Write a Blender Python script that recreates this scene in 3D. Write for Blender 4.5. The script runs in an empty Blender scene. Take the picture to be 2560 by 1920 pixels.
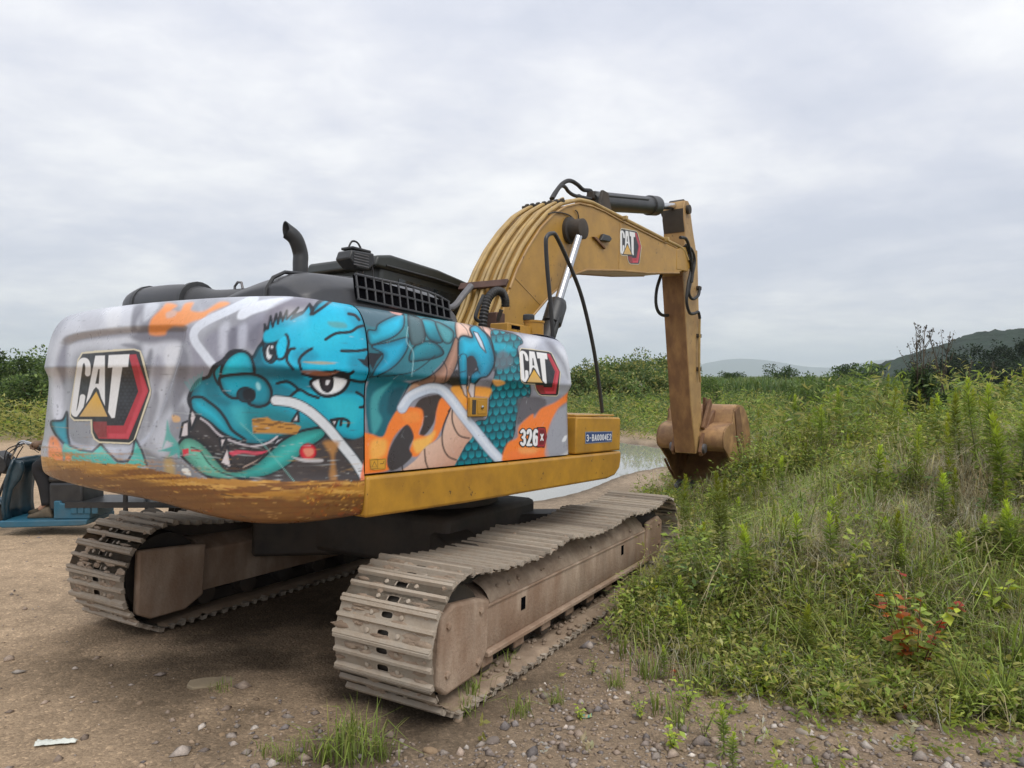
import bpy, bmesh, math, random
import numpy as np
from mathutils import Matrix, Vector

SC = bpy.context.scene
COL = SC.collection
rng = np.random.default_rng(7)
random.seed(7)

# ------------------------------------------------------------------ camera
# solved from the photograph: camera position and angles in the machine's own frame
F_PX, IMW, IMH = 1760.12, 2560, 1920
CM = np.array([3.7788, -5.2714, 1.8014])
YAW, PITCH, ROLL, SWING = 0.5042, 0.0214, -0.0272, -0.108
HORIZON_PX = 940.0


def rot3(yaw, pitch, roll):
    cy, sy = math.cos(yaw), math.sin(yaw)
    cp, sp = math.cos(pitch), math.sin(pitch)
    cr, sr = math.cos(roll), math.sin(roll)
    return (np.array([[cy, -sy, 0], [sy, cy, 0], [0, 0, 1]])
            @ np.array([[1, 0, 0], [0, cp, -sp], [0, sp, cp]])
            @ np.array([[cr, 0, sr], [0, 1, 0], [-sr, 0, cr]]))


RM = rot3(YAW, PITCH, ROLL)                      # machine frame: columns right, forward, up
RW = rot3(0, math.atan((HORIZON_PX - IMH / 2) / F_PX), 0)
A_MW = RW @ RM.T                                 # machine -> world rotation
CAM_H = CM[2] / A_MW[2, 2]
CAM_W = np.array([0, 0, CAM_H])
cu, su = math.cos(SWING), math.sin(SWING)
U_ROT = np.array([[cu, -su, 0], [su, cu, 0], [0, 0, 1]])   # upper structure -> machine


def m2w(p):
    return (np.asarray(p, float) - CM) @ A_MW.T + CAM_W


def w2m(p):
    return (np.asarray(p, float) - CAM_W) @ A_MW + CM


def up2m(p):
    return np.asarray(p, float) @ U_ROT.T


def photo_px(pm):
    """machine-frame points -> photograph pixels (2560 x 1920)"""
    q = (np.asarray(pm, float) - CM) @ RM
    return np.stack([IMW / 2 + F_PX * q[:, 0] / q[:, 1], IMH / 2 - F_PX * q[:, 2] / q[:, 1]], 1)


def ray_w(x, y):
    return RW @ np.array([(x - IMW / 2) / F_PX, 1.0, -(y - IMH / 2) / F_PX])


def at_depth(x, y, depth):
    d = ray_w(x, y)
    return CAM_W + d * (depth / d[1])


cam_data = bpy.data.cameras.new('camera')
cam = bpy.data.objects.new('camera', cam_data)
COL.objects.link(cam)
cam_data.sensor_width = 36.0
cam_data.lens = F_PX / IMW * 36.0
cam_data.clip_start = 0.05
cam_data.clip_end = 20000
mw = np.eye(4)
mw[:3, 0], mw[:3, 1], mw[:3, 2], mw[:3, 3] = RW[:, 0], RW[:, 2], -RW[:, 1], CAM_W
cam.matrix_world = Matrix(mw.tolist())
SC.camera = cam

# ------------------------------------------------------------------ world: overcast sky
SUN_EL, SUN_AZ = math.radians(56), math.radians(150)      # azimuth clockwise from +Y
world = bpy.data.worlds.new('World')
SC.world = world
world.use_nodes = True
nt = world.node_tree
nt.nodes.clear()


def nd(tree, typ, **kw):
    n = tree.nodes.new(typ)
    for k, v in kw.items():
        if k == 'inp':
            for kk, vv in v.items():
                n.inputs[kk].default_value = vv
        else:
            setattr(n, k, v)
    return n


def math_node(tree, op, a, b=None, clamp=False):
    n = tree.nodes.new('ShaderNodeMath')
    n.operation = op
    n.use_clamp = clamp
    for i, v in enumerate((a, b)):
        if v is None:
            continue
        if isinstance(v, (int, float)):
            n.inputs[i].default_value = v
        else:
            tree.links.new(v, n.inputs[i])
    return n.outputs[0]


def ramp(tree, fac, stops):
    n = tree.nodes.new('ShaderNodeValToRGB')
    el = n.color_ramp.elements
    while len(el) < len(stops):
        el.new(0.5)
    for e, (p, c) in zip(el, stops):
        e.position = p
        e.color = (c[0], c[1], c[2], 1)
    tree.links.new(fac, n.inputs[0])
    return n.outputs[0]


L = nt.links.new
tc = nd(nt, 'ShaderNodeTexCoord')
sep = nd(nt, 'ShaderNodeSeparateXYZ')
L(tc.outputs['Generated'], sep.inputs[0])
zc = math_node(nt, 'MAXIMUM', sep.outputs[2], 0.0)
den = math_node(nt, 'ADD', zc, 0.16)
uu = math_node(nt, 'DIVIDE', sep.outputs[0], den)
vv = math_node(nt, 'DIVIDE', sep.outputs[1], den)
comb = nd(nt, 'ShaderNodeCombineXYZ')
L(uu, comb.inputs[0])
L(vv, comb.inputs[1])
mp = nd(nt, 'ShaderNodeMapping')
mp.inputs['Rotation'].default_value = (0, 0, 0.55)
mp.inputs['Scale'].default_value = (0.8, 0.85, 1.0)
mp.inputs['Location'].default_value = (3.1, 1.7, 0)
L(comb.outputs[0], mp.inputs[0])
n1 = nd(nt, 'ShaderNodeTexNoise', inp={'Scale': 0.85, 'Detail': 6.0, 'Roughness': 0.52, 'Distortion': 0.6})
n2 = nd(nt, 'ShaderNodeTexNoise', inp={'Scale': 2.6, 'Detail': 6.0, 'Roughness': 0.55, 'Distortion': 0.2})
L(mp.outputs[0], n1.inputs['Vector'])
L(mp.outputs[0], n2.inputs['Vector'])
n3 = nd(nt, 'ShaderNodeTexNoise', inp={'Scale': 7.5, 'Detail': 6.0, 'Roughness': 0.6, 'Distortion': 0.5})
L(mp.outputs[0], n3.inputs['Vector'])
mixv = math_node(nt, 'ADD', math_node(nt, 'ADD', math_node(nt, 'MULTIPLY', n1.outputs[0], 0.60), math_node(nt, 'MULTIPLY', n2.outputs[0], 0.28)), math_node(nt, 'MULTIPLY', n3.outputs[0], 0.12))
cloud = ramp(nt, mixv, [(0.37, (0.585, 0.615, 0.705)), (0.45, (0.67, 0.69, 0.765)), (0.51, (0.76, 0.77, 0.82)), (0.57, (0.865, 0.87, 0.89)), (0.65, (0.98, 0.975, 0.965))])
grad = math_node(nt, 'ADD', math_node(nt, 'MULTIPLY', zc, 0.34), 0.86)
gcol = nd(nt, 'ShaderNodeVectorMath', operation='SCALE')
L(cloud, gcol.inputs[0])
L(grad, gcol.inputs['Scale'])
bg_cloud = nd(nt, 'ShaderNodeBackground', inp={'Strength': 1.0})
L(gcol.outputs[0], bg_cloud.inputs[0])
sky = nd(nt, 'ShaderNodeTexSky', sky_type='NISHITA', sun_disc=False, sun_elevation=SUN_EL, sun_rotation=SUN_AZ)
sky.air_density, sky.dust_density, sky.ozone_density = 1.0, 2.5, 1.0
bg_sky = nd(nt, 'ShaderNodeBackground', inp={'Strength': 0.10})
L(sky.outputs[0], bg_sky.inputs[0])
mix = nd(nt, 'ShaderNodeMixShader', inp={0: 0.90})
L(bg_sky.outputs[0], mix.inputs[1])
L(bg_cloud.outputs[0], mix.inputs[2])
wo = nd(nt, 'ShaderNodeOutputWorld')
L(mix.outputs[0], wo.inputs[0])

# ------------------------------------------------------------------ sun behind the cloud
sd = bpy.data.lights.new('sun', 'SUN')
sd.energy = 1.5
sd.angle = math.radians(35)
sd.color = (1.0, 0.96, 0.90)
sun = bpy.data.objects.new('sun', sd)
COL.objects.link(sun)
sdir = Vector((math.sin(SUN_AZ) * math.cos(SUN_EL), math.cos(SUN_AZ) * math.cos(SUN_EL), math.sin(SUN_EL)))
sun.rotation_euler = sdir.to_track_quat('Z', 'Y').to_euler()

SC.view_settings.view_transform = 'Standard'
SC.view_settings.look = 'None'
SC.view_settings.exposure = 0.32
SC.view_settings.gamma = 1.0
SC.cycles.max_bounces = 6
SC.cycles.transparent_max_bounces = 6
SC.cycles.volume_bounces = 1
SC.cycles.use_denoising = True

# ------------------------------------------------------------------ helpers


def lin(c):
    """sRGB 0..255 -> linear"""
    c = np.asarray(c, float) / 255.0
    return np.where(c <= 0.04045, c / 12.92, ((c + 0.055) / 1.055) ** 2.4)


def smooth01(x):
    x = np.clip(x, 0, 1)
    return x * x * (3 - 2 * x)


def _hash(i, j, k, seed):
    n = (i.astype(np.int64) * 374761393 + j.astype(np.int64) * 668265263 + k.astype(np.int64) * 1274126177 + seed * 974711) & 0x7fffffff
    n = ((n ^ (n >> 13)) * 1274126177) & 0x7fffffff
    n = ((n ^ (n >> 16)) * 668265263) & 0x7fffffff
    return (n & 0xffff) / 65535.0


def vnoise(x, y, seed=0):
    """2D value noise 0..1"""
    xi, yi = np.floor(x), np.floor(y)
    fx, fy = x - xi, y - yi
    fx, fy = fx * fx * (3 - 2 * fx), fy * fy * (3 - 2 * fy)
    k = np.zeros_like(xi)
    a, b = _hash(xi, yi, k, seed), _hash(xi + 1, yi, k, seed)
    c, d = _hash(xi, yi + 1, k, seed), _hash(xi + 1, yi + 1, k, seed)
    return (a * (1 - fx) + b * fx) * (1 - fy) + (c * (1 - fx) + d * fx) * fy


def fbm(x, y, oct=4, seed=0, rough=0.5):
    s, a, t = 0, 1.0, 0
    for o in range(oct):
        s = s + a * vnoise(x * 2 ** o + 13.7 * o, y * 2 ** o - 7.3 * o, seed + o)
        t += a
        a *= rough
    return s / t


def new_mesh(name, verts, faces=None, quads=None, tris=None, col=None, smooth=False, sharp=None):
    me = bpy.data.meshes.new(name)
    verts = np.asarray(verts, np.float32)
    if faces is not None:
        me.from_pydata([tuple(v) for v in verts.tolist()], [], faces)
    else:
        parts = []
        if quads is not None and len(quads):
            parts.append(np.asarray(quads, np.int32))
        if tris is not None and len(tris):
            parts.append(np.asarray(tris, np.int32))
        loops = np.concatenate([p.ravel() for p in parts])
        tot = np.concatenate([np.full(len(p), p.shape[1], np.int32) for p in parts])
        st = np.concatenate([[0], np.cumsum(tot)[:-1]]).astype(np.int32)
        me.vertices.add(len(verts))
        me.vertices.foreach_set('co', verts.ravel())
        me.loops.add(len(loops))
        me.loops.foreach_set('vertex_index', loops)
        me.polygons.add(len(tot))
        me.polygons.foreach_set('loop_start', st)
        me.polygons.foreach_set('loop_total', tot)
        me.update(calc_edges=True)
    if col is not None:
        at = me.color_attributes.new('Col', 'FLOAT_COLOR', 'POINT')
        c4 = np.ones((len(verts), 4), np.float32)
        c4[:, :3] = col
        at.data.foreach_set('color', c4.ravel())
    if smooth:
        me.polygons.foreach_set('use_smooth', np.ones(len(me.polygons), bool))
        if sharp is not None:
            me.set_sharp_from_angle(angle=math.radians(sharp))
    me.validate()
    return me


def obj(name, me, mat=None, parent=None, loc=None, rot=None):
    o = bpy.data.objects.new(name, me)
    COL.objects.link(o)
    if mat is not None and me is not None:
        mats = mat if isinstance(mat, (list, tuple)) else [mat]
        for m in mats:
            if me.materials.find(m.name) < 0:
                me.materials.append(m)
    if parent is not None:
        o.parent = parent
    if loc is not None:
        o.location = tuple(float(v) for v in loc)
    if rot is not None:
        o.rotation_euler = rot
    return o


def tag(o, label=None, cat=None, group=None, kind=None):
    if label:
        o['label'] = label
    if cat:
        o['category'] = cat
    if group:
        o['group'] = group
    if kind:
        o['kind'] = kind
    return o


def empty(name, loc=(0, 0, 0), rotz=0.0):
    o = bpy.data.objects.new(name, None)
    COL.objects.link(o)
    o.location = tuple(float(v) for v in loc)
    o.rotation_euler = (0, 0, rotz)
    o.empty_display_size = 0.2
    return o


def copy_tree(o, parent=None):
    c = o.copy()
    COL.objects.link(c)
    c.parent = parent
    for ch in list(o.children):
        copy_tree(ch, c)
    return c


def grid_faces(nu, nv, closed_u=False):
    iu = np.arange(nu if closed_u else nu - 1)
    iv = np.arange(nv - 1)
    a, b = np.meshgrid(iu, iv, indexing='ij')
    a, b = a.ravel(), b.ravel()
    a2 = (a + 1) % nu
    return np.stack([a * nv + b, a2 * nv + b, a2 * nv + b + 1, a * nv + b + 1], 1)


class MB:
    """collects shapes for one part; xf maps its points into the part's parent frame"""

    def __init__(self, xf=None):
        self.v, self.f, self.xf = [], [], xf

    def add(self, verts, faces):
        o = len(self.v)
        self.v += [tuple(map(float, p)) for p in verts]
        self.f += [tuple(int(i) + o for i in f) for f in faces]
        return self

    def box(self, c, s, rot=None, taper=None):
        h = np.array(s) / 2.0
        P = np.array([[x, y, z] for z in (-1, 1) for y in (-1, 1) for x in (-1, 1)], float)
        if taper:
            P[4:, 0] *= taper[0]
            P[4:, 1] *= taper[1]
        P = P * h
        if rot is not None:
            P = P @ np.array(rot).T
        P = P + np.array(c)
        return self.add(P, [(0, 2, 3, 1), (4, 5, 7, 6), (0, 1, 5, 4), (2, 6, 7, 3), (0, 4, 6, 2), (1, 3, 7, 5)])

    def prism(self, outline, axis, a, b):
        """outline: 2D polygon in the two other axes (in order), extruded from a to b along axis"""
        n = len(outline)
        V = []
        for t in (a, b):
            for p in outline:
                q = [0, 0, 0]
                oth = [i for i in range(3) if i != axis]
                q[oth[0]], q[oth[1]], q[axis] = p[0], p[1], t
                V.append(q)
        area = sum(outline[i][0] * outline[(i + 1) % n][1] - outline[(i + 1) % n][0] * outline[i][1] for i in range(n))
        flip = (area > 0) ^ (axis == 1) ^ (b < a)
        F = [tuple(range(n)) if not flip else tuple(range(n - 1, -1, -1)),
             tuple(range(2 * n - 1, n - 1, -1)) if not flip else tuple(range(n, 2 * n))]
        for i in range(n):
            j = (i + 1) % n
            F.append((i, n + i, n + j, j) if not flip else (i, j, n + j, n + i))
        return self.add(V, F)

    def tube(self, path, r, n=10, cap=True, closed=False):
        P = np.array(path, float)
        m = len(P)
        rr = np.full(m, r) if np.isscalar(r) else np.array(r, float)
        T = np.zeros_like(P)
        T[1:-1] = P[2:] - P[:-2]
        T[0], T[-1] = P[1] - P[0], P[-1] - P[-2]
        T /= np.maximum(np.linalg.norm(T, axis=1, keepdims=True), 1e-9)
        ref = np.array([0, 0, 1.0]) if abs(T[0][2]) < 0.9 else np.array([1.0, 0, 0])
        N = ref - T[0] * (ref @ T[0])
        N /= np.linalg.norm(N)
        V = []
        for i in range(m):
            N = N - T[i] * (N @ T[i])
            N /= np.linalg.norm(N)
            B = np.cross(T[i], N)
            for k in range(n):
                a = 2 * math.pi * k / n
                V.append(P[i] + rr[i] * (math.cos(a) * N + math.sin(a) * B))
        F = []
        for i in range(m - 1):
            for k in range(n):
                k2 = (k + 1) % n
                F.append((i * n + k, i * n + k2, (i + 1) * n + k2, (i + 1) * n + k))
        if cap:
            F.append(tuple(range(n - 1, -1, -1)))
            F.append(tuple(range((m - 1) * n, m * n)))
        return self.add(V, F)

    def cyl(self, p0, p1, r, n=20):
        return self.tube([p0, p1], r, n)

    def lathe(self, c, axis, prof, n=28):
        """prof: list of (radius, offset along axis)"""
        ax = np.zeros(3)
        ax[axis] = 1
        e1 = np.zeros(3)
        e1[(axis + 1) % 3] = 1
        e2 = np.cross(ax, e1)
        V, F = [], []
        for (r, t) in prof:
            for k in range(n):
                a = 2 * math.pi * k / n
                V.append(np.array(c) + ax * t + r * (math.cos(a) * e1 + math.sin(a) * e2))
        for i in range(len(prof) - 1):
            for k in range(n):
                k2 = (k + 1) % n
                F.append((i * n + k, i * n + k2, (i + 1) * n + k2, (i + 1) * n + k))
        F.append(tuple(range(n - 1, -1, -1)))
        F.append(tuple(range((len(prof) - 1) * n, len(prof) * n)))
        return self.add(V, F)

    def build(self, name, mat, parent=None, smooth=35, bevel=None, seg=2, loc=None):
        V = np.array(self.v)
        if self.xf is not None:
            V = self.xf(V)
        if loc is not None:
            V = V - np.array(loc)
        me = new_mesh(name, V, faces=self.f, smooth=smooth is not None, sharp=smooth)
        o = obj(name, me, mat, parent, loc=loc)
        if bevel:
            b = o.modifiers.new('bevel', 'BEVEL')
            b.width = bevel
            b.segments = seg
            b.limit_method = 'ANGLE'
            b.angle_limit = math.radians(38)
        return o


def catmull(pts, sub=6, closed=False):
    P = np.array(pts, float)
    n = len(P)
    out = []
    rngi = range(n) if closed else range(n - 1)
    for i in rngi:
        if closed:
            p0, p1, p2, p3 = P[(i - 1) % n], P[i], P[(i + 1) % n], P[(i + 2) % n]
        else:
            p0, p1, p2, p3 = P[max(i - 1, 0)], P[i], P[i + 1], P[min(i + 2, n - 1)]
        for k in range(sub):
            t = k / sub
            out.append(0.5 * ((2 * p1) + (-p0 + p2) * t + (2 * p0 - 5 * p1 + 4 * p2 - p3) * t * t + (-p0 + 3 * p1 - 3 * p2 + p3) * t ** 3))
    if not closed:
        out.append(P[-1])
    return np.array(out)


# ------------------------------------------------------------------ materials


def new_mat(name):
    m = bpy.data.materials.new(name)
    m.use_nodes = True
    t = m.node_tree
    t.nodes.clear()
    out = t.nodes.new('ShaderNodeOutputMaterial')
    p = t.nodes.new('ShaderNodeBsdfPrincipled')
    t.links.new(p.outputs[0], out.inputs[0])
    return m, t, p, out


def noise(t, scale, detail=4, rough=0.55, vec=None, stretch=None, dist=0.0):
    n = nd(t, 'ShaderNodeTexNoise', inp={'Scale': scale, 'Detail': detail, 'Roughness': rough, 'Distortion': dist})
    if vec is None:
        tcn = nd(t, 'ShaderNodeTexCoord')
        vec = tcn.outputs['Object']
    if stretch is not None:
        mpn = nd(t, 'ShaderNodeMapping')
        mpn.inputs['Scale'].default_value = stretch
        t.links.new(vec, mpn.inputs[0])
        vec = mpn.outputs[0]
    t.links.new(vec, n.inputs['Vector'])
    return n.outputs[0]


def mixc(t, fac, a, b, mode='MIX'):
    n = nd(t, 'ShaderNodeMix', data_type='RGBA', blend_type=mode)
    for sock, v in ((n.inputs[0], fac), (n.inputs[6], a), (n.inputs[7], b)):
        if isinstance(v, (int, float)):
            sock.default_value = v
        elif isinstance(v, (tuple, list, np.ndarray)):
            sock.default_value = (float(v[0]), float(v[1]), float(v[2]), 1)
        else:
            t.links.new(v, sock)
    return n.outputs[2]


def bump(t, p, h, strength=0.3, dist=0.01):
    b = nd(t, 'ShaderNodeBump', inp={'Strength': strength, 'Distance': dist})
    t.links.new(h, b.inputs['Height'])
    t.links.new(b.outputs[0], p.inputs['Normal'])


def mat_simple(name, col, rough=0.6, metal=0.0, var=0.25, scale=6.0, bmp=0.0, bscale=60.0, dirt=None, dirt_amt=0.5, dirt_scale=2.5, stretch=None, spec=0.5, chips=None, chip_at=0.66, chip_scale=14):
    m, t, p, out = new_mat(name)
    c = np.array(col, float)
    n = noise(t, scale, 6, 0.6, stretch=stretch)
    colr = ramp(t, n, [(0.30, c * (1 - var)), (0.70, np.clip(c * (1 + var), 0, 1))])
    if dirt is not None:
        dn = noise(t, dirt_scale, 7, 0.65, stretch=stretch)
        f = ramp(t, dn, [(0.5 - 0.25 * dirt_amt, (0, 0, 0)), (0.5 - 0.25 * dirt_amt + 0.28, (dirt_amt, dirt_amt, dirt_amt))])
        colr = mixc(t, f, colr, dirt)
    if chips is not None:
        cn = noise(t, chip_scale, 8, 0.72)
        colr = mixc(t, ramp(t, cn, [(chip_at, (0, 0, 0)), (chip_at + .015, (.9, .9, .9))]), colr, chips)
        sn = noise(t, 7, 6, 0.7, stretch=(1, 1, .12))
        colr = mixc(t, ramp(t, sn, [(.62, (0, 0, 0)), (.80, (.55, .55, .55))]), colr, np.array(chips) * 2.2)
    t.links.new(colr, p.inputs['Base Color'])
    p.inputs['Roughness'].default_value = rough
    p.inputs['Metallic'].default_value = metal
    p.inputs['Specular IOR Level'].default_value = spec
    if bmp:
        bump(t, p, noise(t, bscale, 5, 0.6), bmp, 0.01)
    return m


def mat_attr(name, rough=0.5, fine=0.12, fscale=40.0, bmp=0.05, bscale=80, spec=0.5, coat=0.0):
    m, t, p, out = new_mat(name)
    a = nd(t, 'ShaderNodeAttribute', attribute_name='Col')
    n = noise(t, fscale, 5, 0.65)
    r = ramp(t, n, [(0.3, (1 - fine,) * 3), (0.7, (1 + fine * 0.6,) * 3)])
    t.links.new(mixc(t, 1.0, a.outputs[0], r, 'MULTIPLY'), p.inputs['Base Color'])
    rr = ramp(t, noise(t, fscale * 0.3, 4, 0.6), [(0.3, (rough * 0.75,) * 3), (0.7, (min(1, rough * 1.3),) * 3)])
    t.links.new(rr, p.inputs['Roughness'])
    p.inputs['Specular IOR Level'].default_value = spec
    if coat:
        p.inputs['Coat Weight'].default_value = coat
        p.inputs['Coat Roughness'].default_value = 0.25
    if bmp:
        bump(t, p, noise(t, bscale, 4, 0.6), bmp, 0.005)
    return m


def mat_leaf(name, trans=0.42, rough=0.55):
    m, t, p, out = new_mat(name)
    a = nd(t, 'ShaderNodeAttribute', attribute_name='Col')
    t.links.new(a.outputs[0], p.inputs['Base Color'])
    p.inputs['Roughness'].default_value = rough
    p.inputs['Specular IOR Level'].default_value = 0.3
    tr = nd(t, 'ShaderNodeBsdfTranslucent')
    hs = nd(t, 'ShaderNodeHueSaturation', inp={'Saturation': 1.1, 'Value': 1.2})
    t.links.new(a.outputs[0], hs.inputs['Color'])
    t.links.new(hs.outputs[0], tr.inputs[0])
    mx = nd(t, 'ShaderNodeMixShader', inp={0: trans})
    t.links.new(p.outputs[0], mx.inputs[1])
    t.links.new(tr.outputs[0], mx.inputs[2])
    t.links.new(mx.outputs[0], out.inputs[0])
    return m


M = {}
YEL = (0.42, 0.235, 0.045)
M['yellow'] = mat_simple('yellow_paint', YEL, 0.45, var=0.12, scale=3, dirt=(0.22, 0.12, 0.04), dirt_amt=0.35, dirt_scale=4, bmp=0.04, bscale=25, chips=(0.06, 0.035, 0.02), chip_at=0.635)
M['yellow_worn'] = mat_simple('worn_yellow_paint', (0.44, 0.28, 0.11), 0.55, var=0.15, scale=4, dirt=(0.25, 0.135, 0.055), dirt_amt=0.6, dirt_scale=3.2, bmp=0.08, bscale=35, chips=(0.06, 0.035, 0.02), chip_at=0.625)
M['rail'] = mat_simple('rail_yellow_paint', (0.44, 0.225, 0.022), 0.45, var=0.12, scale=3, dirt=(0.13, 0.06, 0.02), dirt_amt=0.38, dirt_scale=5, bmp=0.06, bscale=30, chips=(0.06, 0.035, 0.02), chip_at=0.635)
M['rust'] = mat_simple('rusty_steel', (0.21, 0.115, 0.055), 0.7, var=0.3, scale=5, dirt=(0.11, 0.045, 0.022), dirt_amt=0.7, dirt_scale=4, bmp=0.2, bscale=40)
M['bucket'] = mat_simple('bucket_steel', (0.42, 0.25, 0.11), 0.6, var=0.28, scale=4, dirt=(0.17, 0.085, 0.05), dirt_amt=0.65, dirt_scale=5, bmp=0.2, bscale=30)
M['black'] = mat_simple('black_plastic', (0.022, 0.023, 0.025), 0.42, var=0.25, scale=5, dirt=(0.06, 0.058, 0.052), dirt_amt=0.35, dirt_scale=6, bmp=0.03)
M['hood'] = mat_simple('dark_hood_plastic', (0.040, 0.041, 0.046), 0.40, var=0.15, scale=3, dirt=(0.075, 0.073, 0.07), dirt_amt=0.45, dirt_scale=4, bmp=0.03)
M['cabpaint'] = mat_simple('dark_cab_paint', (0.018, 0.022, 0.019), 0.4, var=0.2, scale=3, dirt=(0.05, 0.05, 0.045), dirt_amt=0.3)
M['rubber'] = mat_simple('hose_rubber', (0.016, 0.016, 0.017), 0.55, var=0.3, scale=8, dirt=(0.07, 0.06, 0.045), dirt_amt=0.3)
M['chrome'] = mat_simple('chrome_rod', (0.52, 0.53, 0.55), 0.2, metal=1.0, var=0.06, scale=5, dirt=(0.25, 0.22, 0.18), dirt_amt=0.3)
M['steel'] = mat_simple('grey_steel', (0.16, 0.16, 0.17), 0.5, metal=0.3, var=0.2, scale=8, dirt=(0.08, 0.06, 0.045), dirt_amt=0.5, bmp=0.1)
M['pipe'] = mat_simple('pipe_paint', (0.46, 0.31, 0.11), 0.5, var=0.15, scale=5, dirt=(0.24, 0.17, 0.09), dirt_amt=0.5, dirt_scale=6)
M['clamp'] = mat_simple('brown_clamp', (0.085, 0.04, 0.026), 0.6, var=0.3, scale=8, bmp=0.1)
M['packed_mud'] = mat_simple('packed_mud', (0.33, 0.25, 0.18), 0.95, var=0.2, scale=6, dirt=(0.22, 0.155, 0.105), dirt_amt=0.6, dirt_scale=9, bmp=0.5, bscale=70, spec=0.1)
M['mud'] = mat_simple('dried_mud', (0.36, 0.285, 0.215), 0.95, var=0.28, scale=7, dirt=(0.17, 0.115, 0.08), dirt_amt=0.65, dirt_scale=5, bmp=0.55, bscale=45, spec=0.1)
M['shoe'] = mat_simple('dusty_track_steel', (0.45, 0.40, 0.335), 0.9, var=0.25, scale=9, dirt=(0.25, 0.195, 0.145), dirt_amt=0.65, dirt_scale=9, bmp=0.4, bscale=60, spec=0.2)
_t = M['shoe'].node_tree
_p = _t.nodes['Principled BSDF']
_src = _p.inputs['Base Color'].links[0].from_socket
_oi = nd(_t, 'ShaderNodeObjectInfo')
_t.links.new(mixc(_t, 1.0, _src, ramp(_t, _oi.outputs['Random'], [(0, (0.74, 0.72, 0.70)), (1, (1.16, 1.15, 1.12))]), 'MULTIPLY'), _p.inputs['Base Color'])
M['dark_steel'] = mat_simple('greasy_dark_steel', (0.035, 0.03, 0.025), 0.7, var=0.3, scale=6, dirt=(0.09, 0.065, 0.045), dirt_amt=0.5, bmp=0.2)
M['frame_mud'] = mat_simple('muddy_frame', (0.43, 0.335, 0.255), 0.95, var=0.28, scale=5, dirt=(0.25, 0.155, 0.10), dirt_amt=0.75, dirt_scale=3.5, bmp=0.6, bscale=48, spec=0.12, stretch=(1, 1, .45))
M['glass'] = mat_simple('cab_glass', (0.012, 0.016, 0.018), 0.06, var=0.1, spec=0.6)
M['mural'] = mat_attr('mural_paint', rough=0.33, fine=0.07, fscale=45, bmp=0.02, bscale=55, spec=0.5)
M['decal'] = mat_attr('decal_print', rough=0.4, fine=0.06, fscale=60, bmp=0.0)
M['leaf'] = mat_leaf('leaf')
M['blade'] = mat_leaf('grass_blade', 0.3, 0.6)
M['bark'] = mat_simple('bark', (0.09, 0.07, 0.05), 0.9, var=0.3, scale=12, bmp=0.3)

# ------------------------------------------------------------------ painted artwork (airbrush mural, badges, digits)
K_ALB = 1.10          # painted colours are noted as seen; this turns them into surface albedo


def alb(c):
    return np.clip(lin(c) * K_ALB, 0.004, 0.86)


def seg_dist(P, path):
    d2 = np.full(len(P), 1e12)
    for a, b in zip(path[:-1], path[1:]):
        ab = b - a
        L2 = ab @ ab + 1e-9
        t = np.clip(((P - a) @ ab) / L2, 0, 1)
        q = P - (a + t[:, None] * ab)
        d2 = np.minimum(d2, (q * q).sum(1))
    return np.sqrt(d2)


def inside(P, poly):
    x, y = P[:, 0], P[:, 1]
    r = np.zeros(len(P), bool)
    n = len(poly)
    for i in range(n):
        x1, y1 = poly[i]
        x2, y2 = poly[(i + 1) % n]
        if y1 == y2:
            continue
        c = ((y1 > y) != (y2 > y)) & (x < (x2 - x1) * (y - y1) / (y2 - y1) + x1)
        r ^= c
    return r


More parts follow.
